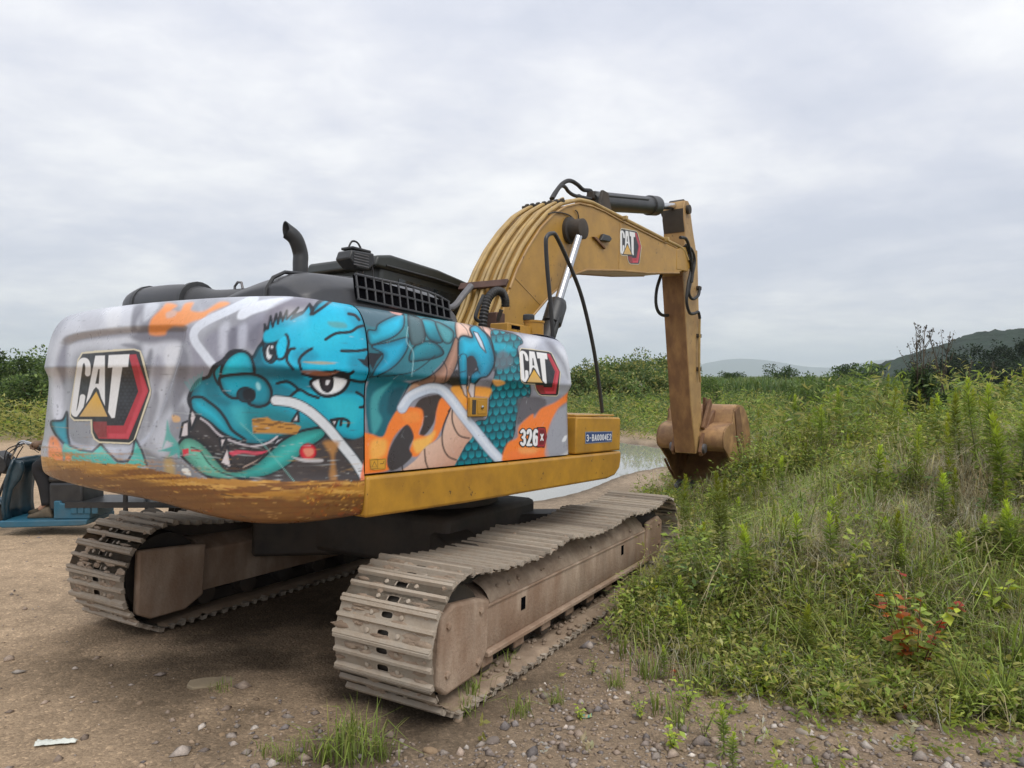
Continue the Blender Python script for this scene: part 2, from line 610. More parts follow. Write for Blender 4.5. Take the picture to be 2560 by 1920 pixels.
class Art:
    """vector painting evaluated at the surface's own vertices"""

    def __init__(self, P, base):
        self.P = P
        self.rgb = np.tile(alb(base), (len(P), 1))
        self.aa = 3.0
        self.lw = 1.0

    def _sel(self, pts, m):
        lo, hi = pts.min(0) - m, pts.max(0) + m
        return np.nonzero((self.P[:, 0] > lo[0]) & (self.P[:, 0] < hi[0]) & (self.P[:, 1] > lo[1]) & (self.P[:, 1] < hi[1]))[0]

    def _blend(self, idx, a, col):
        c = col if isinstance(col, np.ndarray) and col.ndim == 2 else alb(col)
        self.rgb[idx] = self.rgb[idx] * (1 - a[:, None]) + c * a[:, None]

    def fill(self, pts, col, feather=None, alpha=1.0, smooth=True, line=None, lc=(22, 26, 34), grad=None):
        pts = catmull(pts, 5, True) if smooth else np.array(pts, float)
        f = feather or self.aa
        idx = self._sel(pts, f + 4)
        if len(idx):
            P = self.P[idx]
            d = seg_dist(P, np.vstack([pts, pts[:1]]))
            s = np.where(inside(P, pts), -d, d)
            a = smooth01(0.5 - s / (2 * f)) * alpha
            c = col
            if grad is not None:          # (second colour, x0, y0, x1, y1)
                c2, x0, y0, x1, y1 = grad
                dv = np.array([x1 - x0, y1 - y0], float)
                t = smooth01(((P - np.array([x0, y0])) @ dv) / (dv @ dv))
                c = alb(col)[None] * (1 - t[:, None]) + alb(c2)[None] * t[:, None]
            if line and smooth and not isinstance(col, str) and max(pts.max(0) - pts.min(0)) > 60:
                # airbrushed depth: darker towards the outline, lighter in the middle of each form
                rr_ = min(70.0, 0.22 * float(min(pts.max(0) - pts.min(0))))
                k = 0.55 + 0.62 * smooth01(np.where(s < 0, d, 0) / rr_)
                cb_ = alb(c) [None] if not (isinstance(c, np.ndarray) and c.ndim == 2) else c
                c = np.clip(cb_ * k[:, None], 0.004, 0.86)
            self._blend(idx, a, c)
        if line:
            self.stroke(np.vstack([pts, pts[:1]]), lc, line * self.lw, smooth=False)
        return self

    def stroke(self, pts, col, w, feather=None, alpha=1.0, smooth=True, taper=False):
        pts = catmull(pts, 6) if smooth else np.array(pts, float)
        f = feather or self.aa
        idx = self._sel(pts, w + f)
        if len(idx):
            d = seg_dist(self.P[idx], pts)
            self._blend(idx, smooth01(0.5 + (w / 2 - d) / (2 * f)) * alpha, col)
        return self

    def ell(self, cx, cy, rx, ry, col, rot=0, **k):
        a = np.linspace(0, 2 * math.pi, 25)[:-1]
        x, y = rx * np.cos(a), ry * np.sin(a)
        c, s = math.cos(rot), math.sin(rot)
        return self.fill(np.stack([cx + c * x - s * y, cy + s * x + c * y], 1), col, smooth=False, **k)


CY, TE, DT, GT, BK = (0, 165, 198), (8, 124, 142), (14, 74, 92), (70, 165, 150), (22, 26, 34)
WH, GR, OR = (212, 215, 222), (150, 152, 165), (240, 138, 62)


def paint_rear(px):
    """counterweight mural; px are photograph pixels, art coordinates have a 2.5 times finer step"""
    P = (px - np.array([80, 700])) / 0.3978
    A = Art(P, (140, 142, 150))
    A.lw = 1.9
    x, y = P[:, 0], P[:, 1]
    A.aa = 4.0
    n = fbm(x / 260, y / 330, 4, 3)
    A._blend(np.arange(len(P)), smooth01((n - 0.42) / 0.3) * 0.55, (196, 200, 210))
    A._blend(np.arange(len(P)), smooth01((0.47 - fbm(x / 200 + 9, y / 420, 3, 8)) / 0.25) * 0.5, (112, 112, 124))
    # grey and white airbrushed folds
    A.fill([(110, 480), (180, 300), (280, 215), (640, 150), (640, 400), (560, 420), (300, 450), (240, 560), (210, 800), (140, 850)], (203, 206, 214), 45, 0.8)
    A.fill([(150, 520), (215, 370), (225, 470), (220, 640), (190, 800), (160, 700)], (120, 120, 132), 25, 0.9)
    A.fill([(640, 320), (740, 300), (950, 300), (940, 400), (700, 390), (620, 360)], (112, 110, 120), 18, 0.9)
    A.fill([(215, 350), (400, 315), (620, 310), (640, 350), (400, 375), (225, 400)], (150, 150, 160), 14, 0.8)
    A.fill([(640, 170), (700, 165), (660, 260), (655, 320), (620, 310)], (105, 105, 115), 14, 0.8)
    A.fill([(690, 430), (760, 400), (930, 390), (900, 520), (850, 680), (790, 860), (720, 960), (740, 720)], (196, 199, 208), 26, 0.85)
    A.fill([(760, 520), (800, 470), (830, 560), (790, 700), (760, 720)], (140, 140, 152), 24, 0.8)
    A.fill([(980, 640), (1000, 480), (960, 330), (1010, 300), (1080, 480), (1120, 600), (1000, 700)], (128, 126, 140), 30, 0.7)
    A.fill([(1130, 330), (1300, 280), (1440, 200), (1480, 250), (1400, 430), (1260, 430), (1180, 560), (1080, 400)], (134, 134, 150), 30, 0.7)
    A.fill([(1360, 330), (1450, 260), (1430, 390), (1380, 430)], (90, 90, 104), 26, 0.6)
    A.fill([(830, 860), (960, 720), (980, 860), (900, 1000), (820, 1080), (770, 1000)], (186, 190, 200), 30, 0.8)
    for q, c, f, al in (([(150, 560), (120, 700), (130, 860), (170, 880), (200, 700)], (196, 198, 206), 16, .8), ([(690, 440), (640, 400), (560, 405), (600, 425)], (100, 100, 110), 12, .7),
                        ([(700, 560), (740, 440), (760, 470), (735, 620)], (98, 98, 108), 16, .8), ([(840, 430), (930, 420), (900, 540), (860, 620)], (208, 210, 216), 18, .8),
                        ([(920, 520), (950, 420), (990, 520), (960, 700), (900, 840), (880, 760)], (110, 110, 120), 20, .75), ([(1180, 300), (1240, 270), (1230, 420), (1180, 470)], (196, 200, 212), 22, .7),
                        ([(1230, 330), (1290, 300), (1280, 430), (1240, 450)], (104, 104, 118), 18, .75), ([(1300, 300), (1350, 280), (1340, 420), (1300, 430)], (182, 186, 200), 18, .7),
                        ([(860, 900), (950, 780), (975, 900), (930, 980), (870, 1010)], (108, 108, 116), 22, .7), ([(740, 780), (780, 700), (800, 760), (760, 900), (720, 950)], (112, 112, 120), 18, .7),
                        ([(300, 215), (420, 185), (430, 300), (330, 310)], (176, 178, 186), 20, .7), ([(470, 190), (560, 170), (540, 290), (480, 300)], (212, 214, 218), 22, .7), ([(720, 150), (800, 150), (760, 220), (700, 260)], (200, 204, 212), 16, .7)):
        A.fill(q, c, f, al)
    # orange flame high on the back
    A.fill([(735, 330), (748, 250), (815, 180), (850, 145), (912, 160), (880, 190), (930, 196), (960, 150), (1015, 142), (1000, 190), (1080, 196), (1180, 138), (1240, 150), (1120, 205), (1080, 240), (1010, 262), (950, 292), (890, 292), (850, 318), (835, 344), (770, 350)], OR, 12, 0.95, grad=((236, 152, 92), 780, 330, 1100, 160))
    A.fill([(845, 205), (905, 190), (900, 225), (850, 240)], (196, 170, 160), 10, 0.8)
    # pale ribbons
    A.stroke([(1175, 585), (1085, 470), (1022, 380), (1024, 318), (1090, 262), (1240, 190), (1400, 112)], (204, 210, 221), 52, 6)
    A.fill([(1290, 240), (1310, 185), (1400, 135), (1640, 106), (1540, 165), (1390, 215), (1330, 246)], (210, 215, 225), 8)
    A.fill([(1500, 180), (1640, 110), (1760, 112), (1740, 160), (1640, 200), (1540, 260), (1470, 330), (1430, 420), (1440, 300)], (116, 112, 124), 22, 0.85)
    # --- dragon head
    head = [(1395, 480), (1425, 425), (1455, 385), (1470, 330), (1480, 316), (1500, 300), (1560, 262), (1620, 240), (1700, 205), (1760, 190), (1800, 142), (1850, 116), (1930, 108), (2030, 130), (2080, 250), (2112, 380), (2124, 520), (2126, 760), (2118, 920), (2090, 985), (2030, 1012), (1950, 1000), (1860, 985), (1780, 965), (1680, 960), (1560, 990), (1470, 1030), (1380, 1036), (1290, 1020), (1200, 975), (1120, 900), (1040, 850), (1000, 800), (985, 750), (1005, 690), (1050, 630), (1110, 605), (1140, 545), (1200, 505), (1250, 452), (1320, 448), (1370, 480)]
    A.fill(head, CY, line=12, grad=(TE, 1700, 420, 1400, 900))
    spikes = [(1462, 345), (1462, 278), (1480, 322), (1500, 228), (1512, 295), (1536, 214), (1546, 275), (1562, 203), (1574, 258), (1602, 192), (1600, 246), (1674, 174), (1628, 246), (1700, 210), (1746, 150), (1756, 206), (1700, 240), (1600, 290), (1500, 345)]
    A.fill(spikes, (16, 150, 182), smooth=False)
    A.stroke(spikes[:-3], BK, 15, smooth=False)
    A.fill([(1600, 300), (1760, 220), (1900, 150), (2020, 150), (2090, 330), (2110, 560), (2000, 600), (1840, 560), (1700, 560), (1620, 470)], (0, 174, 208), 60, 0.75)
    A.fill([(1200, 590), (1400, 590), (1700, 560), (1740, 620), (2120, 630), (2120, 720), (1700, 690), (1560, 640), (1200, 640)], (8, 96, 112), 16, 0.75)
    A.fill([(1330, 800), (1500, 790), (1700, 860), (1900, 900), (1880, 960), (1600, 960), (1420, 990), (1300, 930)], (14, 118, 126), 40, 0.8)
    A.fill([(1620, 720), (1700, 690), (1850, 740), (2000, 720), (2090, 760), (2110, 900), (2060, 980), (1960, 960), (1840, 860), (1740, 790)], (14, 158, 178), 30, 0.8)
    A.fill([(1400, 480), (1440, 420), (1470, 520), (1600, 540), (1700, 580), (1660, 620), (1420, 600), (1380, 560)], (8, 88, 106), 22, 0.85)
    for q, c, f, al in (([(1690, 330), (1800, 260), (1930, 240), (1990, 330), (1900, 420), (1760, 430)], (40, 196, 224), 60, .55), ([(1640, 470), (1720, 430), (1800, 480), (1700, 540)], (0, 120, 150), 30, .6),
                        ([(2000, 480), (2120, 460), (2120, 600), (2010, 590)], (0, 118, 146), 30, .6), ([(1960, 180), (2040, 200), (2090, 330), (2030, 300)], (0, 120, 150), 26, .5),
                        ([(1420, 640), (1560, 650), (1660, 700), (1600, 740), (1520, 730)], (6, 84, 100), 26, .7), ([(1840, 760), (1980, 740), (2060, 800), (2030, 900), (1930, 880)], (40, 182, 198), 40, .6),
                        ([(1100, 640), (1180, 620), (1180, 720), (1250, 770), (1200, 790), (1090, 730)], (6, 92, 108), 22, .6), ([(1250, 800), (1330, 800), (1340, 920), (1280, 900)], (60, 176, 186), 34, .6),
                        ([(1440, 850), (1560, 840), (1640, 880), (1560, 920), (1420, 930)], (10, 96, 108), 26, .5)):
        A.fill(q, c, f, al)
    for s in ([(1765, 215), (1830, 170), (1900, 120), (1960, 112)], [(1750, 160), (1766, 186), (1752, 215)], [(1990, 212), (2030, 222), (2056, 250)],
              [(1845, 374), (1910, 336), (2000, 326), (2050, 296), (2095, 290), (2112, 330)], [(1945, 445), (2040, 446), (2118, 434)],
              [(1690, 560), (1680, 500), (1720, 455), (1758, 432)], [(1540, 650), (1610, 640), (1680, 690)], [(1700, 590), (1790, 610), (1900, 575), (1990, 590), (2020, 575)],
              [(1905, 572), (1960, 612), (2060, 640), (2126, 630)], [(1620, 735), (1680, 690), (1740, 720), (1800, 740)],
              [(2040, 706), (2090, 740), (2090, 790), (2062, 800)], [(1880, 880), (1950, 872), (1990, 890), (1985, 920)], [(1945, 880), (1940, 912)],
              [(1640, 560), (1600, 500), (1620, 440), (1650, 430)]):
        A.stroke(s, BK, 19)
    A.fill([(2045, 495), (2090, 500), (2110, 460), (2126, 470), (2126, 560), (2085, 535)], BK, smooth=False)
    # small eye
    A.fill([(1455, 400), (1500, 385), (1530, 400), (1545, 470), (1510, 520), (1470, 505), (1455, 460)], (16, 60, 76), line=6)
    A.ell(1492, 455, 27, 52, (206, 210, 214), 0.1, line=8)
    A.ell(1506, 440, 20, 34, BK, 0.1)
    A.ell(1508, 422, 6, 10, WH)
    A.fill([(1528, 410), (1560, 350), (1600, 345), (1612, 400), (1590, 480), (1555, 500), (1535, 480)], (0, 172, 205), line=9)
    A.fill([(1460, 330), (1530, 300), (1585, 300), (1590, 340), (1540, 380), (1465, 390)], (0, 166, 196), 8)
    # big eye
    A.fill([(1752, 640), (1775, 690), (1830, 728), (1900, 724), (1960, 690), (1988, 625), (1900, 600), (1820, 606)], (212, 214, 218), line=11)
    A.fill([(1815, 612), (1884, 606), (1888, 670), (1862, 702), (1828, 690), (1812, 650)], (44, 40, 46), line=6)
    A.fill([(1850, 630), (1872, 632), (1860, 660), (1846, 656)], (220, 220, 224))
    A.fill([(1742, 612), (1820, 596), (1900, 600), (1990, 618), (1990, 594), (1880, 570), (1760, 580)], BK)
    A.fill([(1690, 572), (1780, 566), (1860, 580), (1930, 575), (1860, 602), (1750, 596)], (150, 92, 66), 6, 0.85)
    A.fill([(1700, 516), (1820, 512), (1910, 524), (1820, 530)], (180, 150, 96), 5, 0.8)
    # nose
    A.fill([(1188, 606), (1196, 545), (1240, 480), (1310, 446), (1366, 470), (1394, 540), (1388, 600), (1300, 618)], (10, 168, 186), line=10, grad=((6, 130, 152), 1260, 480, 1390, 590))
    A.fill([(1145, 600), (1152, 560), (1190, 530), (1184, 600), (1176, 660)], (8, 130, 146), line=8)
    A.fill([(1186, 610), (1300, 592), (1400, 594), (1470, 630), (1505, 700), (1490, 770), (1432, 796), (1370, 782), (1340, 746), (1260, 742), (1208, 706), (1184, 660)], (10, 146, 168), line=10, grad=((6, 116, 134), 1280, 620, 1400, 790))
    A.ell(1345, 722, 56, 46, (12, 52, 64), 0.15, line=6)
    A.fill([(1330, 690), (1400, 690), (1396, 740), (1370, 760), (1330, 745)], (16, 22, 30), 8)
    A.ell(1422, 668, 14, 26, (140, 200, 210), -0.3, feather=8)
    # upper lip, mouth, teeth
    A.fill([(1000, 745), (1060, 735), (1110, 765), (1170, 812), (1215, 870), (1260, 945), (1340, 1005), (1300, 1012), (1200, 965), (1110, 890), (1030, 842), (1000, 800)], (18, 160, 182), line=10)
    A.fill([(960, 985), (1000, 905), (1040, 862), (1100, 890), (1160, 960), (1230, 1005), (1330, 1040), (1440, 1040), (1530, 1000), (1500, 1060), (1440, 1120), (1350, 1170), (1260, 1186), (1190, 1140), (1110, 1060), (1040, 1012)], (52, 47, 48), line=9)
    A.stroke([(1060, 870), (1110, 905), (1180, 975), (1280, 1020), (1380, 1045), (1480, 1025), (1540, 985)], (186, 180, 186), 11)
    for t in ([(990, 870), (1000, 812), (1020, 830), (1034, 860), (1002, 940)], [(930, 990), (948, 900), (985, 885), (985, 985)], [(1180, 1000), (1226, 990), (1190, 1068)], [(1230, 1040), (1182, 1150), (1256, 1188)], [(1632, 890), (1672, 826), (1676, 890)], [(1880, 884), (1920, 880), (1902, 928)]):
        A.fill(t, (200, 192, 194), smooth=False, line=8)
    A.fill([(1240, 1080), (1310, 1070), (1400, 1080), (1480, 1074), (1420, 1098), (1320, 1090), (1262, 1104)], (196, 60, 84), 4)
    A.stroke([(1330, 1176), (1440, 1120), (1500, 1060)], (160, 140, 128), 9)
    # lower jaw
    A.fill([(915, 1050), (945, 1000), (990, 988), (1050, 1012), (1110, 1066), (1170, 1140), (1230, 1196), (1310, 1196), (1400, 1156), (1480, 1090), (1570, 1010), (1690, 950), (1830, 930), (1840, 985), (1740, 1060), (1620, 1160), (1500, 1225), (1380, 1250), (1220, 1256), (1090, 1230), (1000, 1165), (940, 1105)], (44, 152, 146), line=9, grad=((92, 164, 144), 1400, 1150, 1100, 1230))
    A.stroke([(1000, 1050), (1060, 1080), (1110, 1150), (1180, 1205), (1300, 1242), (1420, 1240)], BK, 8)
    A.fill([(850, 880), (870, 960), (920, 1030), (930, 1100), (900, 1060), (850, 1010), (820, 1060), (840, 970)], (80, 160, 152), 8, 0.9)
    A.fill([(900, 1040), (790, 1075), (870, 1080), (850, 1120), (910, 1090), (925, 1130), (930, 1070)], (70, 156, 150), 6, smooth=False)
    for k in range(9):
        a = 1.2 + 0.16 * k
        A.stroke([(1000 + 18 * k * 0.4, 700 - 6 * k), (960 + 14 * k, 640 - 8 * k + 8 * (k % 2))], (60, 150, 150), 5, alpha=0.8)
    # shaded ground of the painting, whisker
    A.fill([(1440, 1250), (1560, 1200), (1680, 1120), (1790, 1030), (1870, 985), (1990, 1010), (2120, 1000), (2116, 1262), (1480, 1270)], (62, 56, 56), 10)
    A.fill([(700, 1060), (820, 1120), (960, 1150), (1080, 1240), (1000, 1262), (760, 1210)], (106, 106, 108), 22, 0.85)
    A.stroke([(1530, 756), (1640, 772), (1740, 822), (1850, 920), (1950, 1040), (2030, 1140), (2092, 1240)], (16, 40, 48), 72)
    A.stroke([(1530, 756), (1640, 772), (1740, 822), (1850, 920), (1950, 1040), (2030, 1140), (2092, 1240)], (200, 204, 208), 56, 5)
    A.fill([(2064, 1256), (2090, 1130), (2124, 1080), (2126, 1262)], (222, 120, 82), 8)
    A.ell(1735, 1080, 52, 52, (190, 26, 46), line=4, lc=(120, 20, 34))
    A.fill([(1705, 1064), (1760, 1058), (1770, 1090), (1730, 1110)], (214, 150, 120), 8, 0.7)
    for r in ([(945, 1065), (985, 1058), (985, 1100), (950, 1108)], [(995, 1062), (1070, 1072), (1050, 1080), (1000, 1076)]):
        A.fill(r, (196, 44, 62), 4, smooth=False)
    A.fill([(1630, 1110), (1690, 1120), (1820, 1125), (1815, 1145), (1700, 1142)], (190, 188, 190), 5, 0.8)
    # teal flames under the badge
    A.fill([(120, 890), (190, 880), (220, 830), (225, 960), (240, 1060), (200, 1030), (140, 960)], (28, 118, 132), 6, line=7)
    A.fill([(110, 1000), (150, 990), (185, 1060), (190, 1140), (110, 1130)], (232, 138, 84), 12)
    A.fill([(200, 1030), (240, 1050), (290, 1065), (330, 1060), (380, 1080), (430, 1030), (480, 1080), (520, 1140), (590, 1150), (630, 1100), (645, 995), (690, 1080), (720, 1165), (560, 1180), (300, 1150), (200, 1120)], (70, 166, 154), 5)
    A.stroke([(240, 1040), (300, 1068), (380, 1078), (432, 1030), (480, 1085), (540, 1142), (600, 1140), (630, 1090), (648, 995), (690, 1070), (722, 1165)], (50, 54, 62), 15, smooth=False)
    A.fill([(215, 1090), (238, 1095), (248, 1135), (210, 1135)], (230, 140, 90), 6)
    # worn places
    A.fill([(1382, 872), (1480, 862), (1510, 882), (1640, 900), (1692, 922), (1662, 968), (1500, 964), (1390, 962)], (172, 122, 52), 5, smooth=False)
    m = (x > 1375) & (x < 1700) & (y > 860) & (y < 972)
    A._blend(np.nonzero(m)[0], smooth01((vnoise(x[m] / 60, y[m] / 5, 5) - 0.62) / 0.1) * 0.8 * smooth01((A.rgb[m][:, 0] - A.rgb[m][:, 2] - 0.12) / 0.1), (92, 58, 26))
    A.fill([(1830, 1020), (1930, 1020), (1900, 1110), (1915, 1250), (1870, 1240), (1880, 1110)], (168, 120, 66), 16, 0.85)
    A.fill([(830, 1130), (880, 1120), (900, 1240), (850, 1250)], (170, 140, 70), 20, 0.7)
    A.fill([(880, 850), (925, 858), (930, 888), (890, 892)], (214, 168, 110), 6, 0.8)
    A.fill([(940, 1190), (980, 1186), (1000, 1228), (960, 1220)], (200, 198, 190), 4)
    A.fill([(1860, 262), (1960, 268), (1975, 300), (1890, 296)], (86, 150, 150), 10, 0.8)
    A.stroke([(1310, 900), (1460, 1040), (1650, 1268)], (120, 178, 172), 6, alpha=0.7, smooth=False)
    rs = np.random.default_rng(5)
    for k in range(150):
        x0, y0 = rs.uniform(120, 2080), 1255 - abs(rs.normal(0, 170))
        ln, an = rs.uniform(30, 260), rs.normal(0.03, 0.09)
        c = [(170, 176, 176), (120, 112, 104), (176, 136, 76), (60, 58, 60)][rs.integers(4)]
        A.stroke([(x0, y0), (x0 + ln * math.cos(an), y0 + ln * math.sin(an))], c, rs.uniform(1.5, 4), 2.2, rs.uniform(0.25, 0.7), smooth=False)
    for k in range(90):
        x0, y0 = rs.uniform(250, 2080), rs.uniform(250, 1100)
        ln, an = rs.uniform(10, 110), rs.normal(0.0, 0.1)
        A.stroke([(x0, y0), (x0 + ln * math.cos(an), y0 + ln * math.sin(an))], [(60, 62, 70), (190, 190, 190)][rs.integers(2)], 1.8, 2, rs.uniform(0.2, 0.6), smooth=False)
    for k in range(60):
        x0, y0 = rs.uniform(120, 1000), rs.uniform(450, 1080)
        A.ell(x0, y0, rs.uniform(2, 8), rs.uniform(3, 10), (88, 88, 96), alpha=rs.uniform(0.3, 0.8), feather=3)
    # worn yellow lower band
    edge = np.interp(x, [0, 60, 200, 330, 600, 760, 1000, 1250, 1700, 2050, 2130], [1096, 1098, 1112, 1126, 1160, 1190, 1238, 1256, 1266, 1256, 1256]) + 26 * (fbm(x / 70, y / 16, 4, 11) - 0.5) + np.interp(x, [0, 700, 1000], [30, 20, 0]) * (vnoise(x / 190, y / 9, 31) - 0.5) * 2
    b = smooth01((y - edge) / 5 + 0.5)
    st = fbm(x / 420, y / 17 + x / 520, 3, 21, 0.6)
    up = np.clip((y - edge) / 230, 0, 1)
    yc = alb((166, 118, 48))[None] * np.ones((len(P), 1))
    w1 = smooth01((st - 0.44 + 0.10 * (fbm(x / 500, y / 60, 2, 41) - .5)) / 0.16)[:, None]
    yc = yc * (1 - w1) + alb((116, 74, 32))[None] * w1
    w2 = smooth01((fbm(x / 200, y / 13, 3, 77) - 0.58) / 0.14)[:, None] * 0.7
    yc = yc * (1 - w2) + alb((206, 160, 84))[None] * w2
    w3 = smooth01((up - 0.26 + 0.35 * (fbm(x / 160, y / 40, 3, 5) - 0.5)) / 0.3)[:, None] * 0.88
    yc = yc * (1 - w3) + alb((100, 66, 38))[None] * w3
    w4 = smooth01((fbm(x / 45, y / 30, 4, 15) - 0.60) / 0.1)[:, None] * 0.5 * np.clip((x[:, None] - 1500) / 400, 0.2, 1)
    yc = yc * (1 - w4) + alb((140, 66, 24))[None] * w4
    A.rgb = A.rgb * (1 - b[:, None]) + yc * b[:, None]
    for k in range(170):
        x0, y0 = rs.uniform(60, 2110), rs.uniform(1130, 1500)
        c = [(206, 160, 80), (70, 44, 24), (128, 62, 26), (190, 150, 90), (60, 46, 36)][rs.integers(5)]
        ln, an = rs.lognormal(3.4, .8), rs.normal(.06, .10)
        m_ = np.interp(x0, [60, 330, 1000, 2100], [1120, 1140, 1250, 1270])
        if y0 > m_:
            A.stroke([(x0, y0), (x0 + ln * math.cos(an) * .5, y0 + ln * math.sin(an) * .5 + rs.normal(0, 2)), (x0 + ln * math.cos(an), y0 + ln * math.sin(an))], c, rs.uniform(2, 7), 2.5, rs.uniform(.4, .9), smooth=False)
    for k in range(90):
        x0, y0 = rs.uniform(1700, 2110), rs.uniform(1270, 1480)
        A.ell(x0, y0, rs.uniform(2, 12), rs.uniform(2, 8), [(206, 150, 60), (84, 44, 22), (150, 76, 30)][rs.integers(3)], rs.uniform(0, 3), alpha=rs.uniform(.4, .9), feather=3)
    # streaks of wear climbing above the band
    g = smooth01((fbm(x / 260, y / 10, 3, 51) - 0.60) / 0.10) * smooth01((y - edge + 120) / 120) * (1 - b) * np.interp(x, [0, 300, 900, 1400, 2100], [0.7, 0.8, 0.6, 0.25, 0.2])
    A._blend(np.arange(len(P)), g, (160, 112, 52))
    return A.rgb


def paint_side(px):
    P = (px - np.array([880, 700])) / 0.3255
    x, y = P[:, 0], P[:, 1]
    A = Art(P, (140, 140, 150))
    A.aa = 4.5
    A.lw = 1.5
    A._blend(np.arange(len(P)), smooth01((fbm(x / 300, y / 300, 3, 2) - 0.45) / 0.3) * 0.6, (96, 92, 98))
    A.fill([(1250, 420), (1420, 420), (1700, 470), (1740, 700), (1720, 860), (1600, 880), (1400, 860), (1280, 560)], (168, 172, 184), 40, 0.9)
    A.fill([(1330, 440), (1440, 450), (1400, 520), (1340, 510)], (206, 208, 214), 30, 0.9)
    A.fill([(1560, 520), (1680, 560), (1730, 700), (1700, 800), (1620, 700)], (208, 212, 220), 40, 0.9)
    A.fill([(1480, 470), (1540, 480), (1640, 640), (1660, 760), (1600, 640), (1520, 540)], (112, 112, 122), 26, 0.8)
    # mane
    A.fill([(-60, 150), (25, 160), (400, 245), (820, 320), (800, 440), (745, 560), (650, 680), (520, 765), (100, 780), (-60, 770)], (22, 92, 108), 8, grad=((48, 122, 134), 100, 700, 420, 330))
    A.fill([(20, 160), (260, 215), (390, 250), (330, 300), (200, 360), (120, 350), (60, 300)], (70, 92, 104), 14, 0.85)
    A.fill([(120, 390), (180, 385), (200, 340), (290, 290), (385, 262), (402, 300), (390, 370), (330, 430), (240, 470), (140, 492)], (16, 150, 176), line=7, grad=(CY, 150, 480, 360, 300))
    A.fill([(150, 510), (280, 478), (420, 440), (432, 480), (420, 540), (360, 630), (270, 700), (160, 745), (180, 680), (240, 575)], (0, 150, 184), line=7)
    A.fill([(-20, 560), (60, 545), (135, 560), (245, 560), (190, 625), (160, 690), (140, 650), (95, 655), (80, 615)], BK, smooth=False)
    A.fill([(440, 620), (470, 520), (560, 470), (650, 490), (705, 560), (640, 600), (520, 620)], (30, 128, 144), line=7, grad=((14, 92, 106), 540, 480, 600, 610))
    A.fill([(530, 320), (560, 295), (640, 320), (690, 380), (690, 480), (600, 460), (560, 400)], (22, 142, 160), line=6, grad=((12, 98, 114), 560, 320, 660, 460))
    A.fill([(640, 330), (700, 340), (780, 400), (760, 480), (700, 470)], (60, 132, 140), line=6)
    A.fill([(430, 260), (480, 275), (540, 320), (560, 460), (470, 500), (440, 420)], (66, 92, 98), line=5)
    A.stroke([(130, 745), (300, 735), (480, 700), (640, 580)], BK, 8)
    A.stroke([(460, 740), (470, 560), (420, 470), (430, 360)], (150, 190, 196), 6, alpha=0.8)
    A.stroke([(-10, 160), (60, 280), (110, 420), (130, 600), (140, 760)], BK, 8)
    # pale belly bands
    sal = (202, 168, 150)
    A.fill([(290, 220), (380, 245), (370, 270), (300, 250)], (214, 160, 150), 6)
    A.fill([(800, 318), (900, 342), (930, 400), (930, 440), (850, 430), (815, 470), (800, 430)], sal, line=6)
    A.stroke([(830, 330), (880, 380), (900, 440)], BK, 5)
    A.fill([(960, 345), (1060, 370), (1110, 480), (1050, 460), (1000, 400)], (196, 158, 146), line=5)
    A.fill([(795, 440), (826, 500), (812, 620), (770, 730), (720, 790), (560, 810), (450, 798), (580, 750), (690, 660), (752, 545)], (184, 140, 118), line=7, grad=((150, 112, 94), 780, 520, 600, 780))
    A.stroke([(700, 625), (730, 690), (715, 780)], BK, 7)
    A.stroke([(615, 700), (640, 750), (620, 800)], BK, 7)
    # scaled body
    body = [(1070, 395), (1180, 400), (1270, 430), (1310, 480), (1270, 520), (1290, 640), (1300, 780), (1362, 800), (1362, 895), (1310, 900), (1262, 1050), (1240, 1190), (1185, 1300), (1150, 1410), (770, 1445), (890, 1210), (955, 1090), (1040, 1060), (1062, 850), (1100, 720), (1095, 560)]
    A.fill(body, (14, 112, 124), line=8, grad=((24, 140, 150), 900, 1400, 1200, 500))
    pb = catmull(body, 5, True)
    idx = A._sel(pb, 2)
    idx = idx[inside(P[idx], pb)]
    if len(idx):
        X, Y = P[idx, 0], P[idx, 1]
        Yw = Y + 0.12 * X
        rw = np.floor(Yw / 62)
        lx = (X - 0.28 * (Y - 800) * 0 + (rw % 2) * 27) / 54.0
        fx = lx - np.floor(lx) - 0.5
        fy = Yw / 62 - rw
        rr = np.sqrt((fx * 2.0) ** 2 + np.clip(fy - 0.35, 0, 1) ** 2 * 2.4)
        edge = np.abs(rr - 0.96)
        tone = smooth01(1 - fy)[:, None]
        c = alb((10, 92, 106))[None] * tone + alb((20, 150, 164))[None] * (1 - tone)
        ln = smooth01((rr - 0.80) / 0.08)[:, None]
        c = c * (1 - ln) + alb((10, 44, 58))[None] * ln
        A.rgb[idx] = 0.15 * A.rgb[idx] + 0.85 * c
    A.fill([(1050, 460), (1100, 480), (1180, 490), (1260, 540), (1150, 560), (1100, 540)], (8, 160, 184), 16, 0.85)
    A.fill([(1100, 600), (1160, 540), (1240, 620), (1180, 680), (1110, 680)], (94, 106, 116), 18, 0.8)
    # dark gaps
    A.fill([(730, 790), (800, 690), (830, 740), (850, 830), (800, 840), (760, 810)], (44, 38, 38))
    A.fill([(480, 985), (520, 920), (600, 890), (690, 885), (655, 985), (625, 1100), (560, 1190), (520, 1185), (545, 1110), (545, 1040), (520, 990)], (58, 48, 46), 5)
    A.fill([(130, 770), (440, 790), (400, 860), (350, 960), (330, 1060), (240, 1200), (130, 1180)], (16, 92, 106), 8)
    A.fill([(150, 900), (280, 800), (300, 790), (220, 900), (200, 1000), (230, 1080), (160, 1180)], (66, 156, 160), 18, 0.8)
    A.fill([(300, 860), (400, 820), (360, 950), (320, 1040), (270, 1000)], (12, 66, 80), 20, 0.8)
    A.stroke([(440, 800), (380, 920), (350, 1000), (330, 1080)], BK, 8)
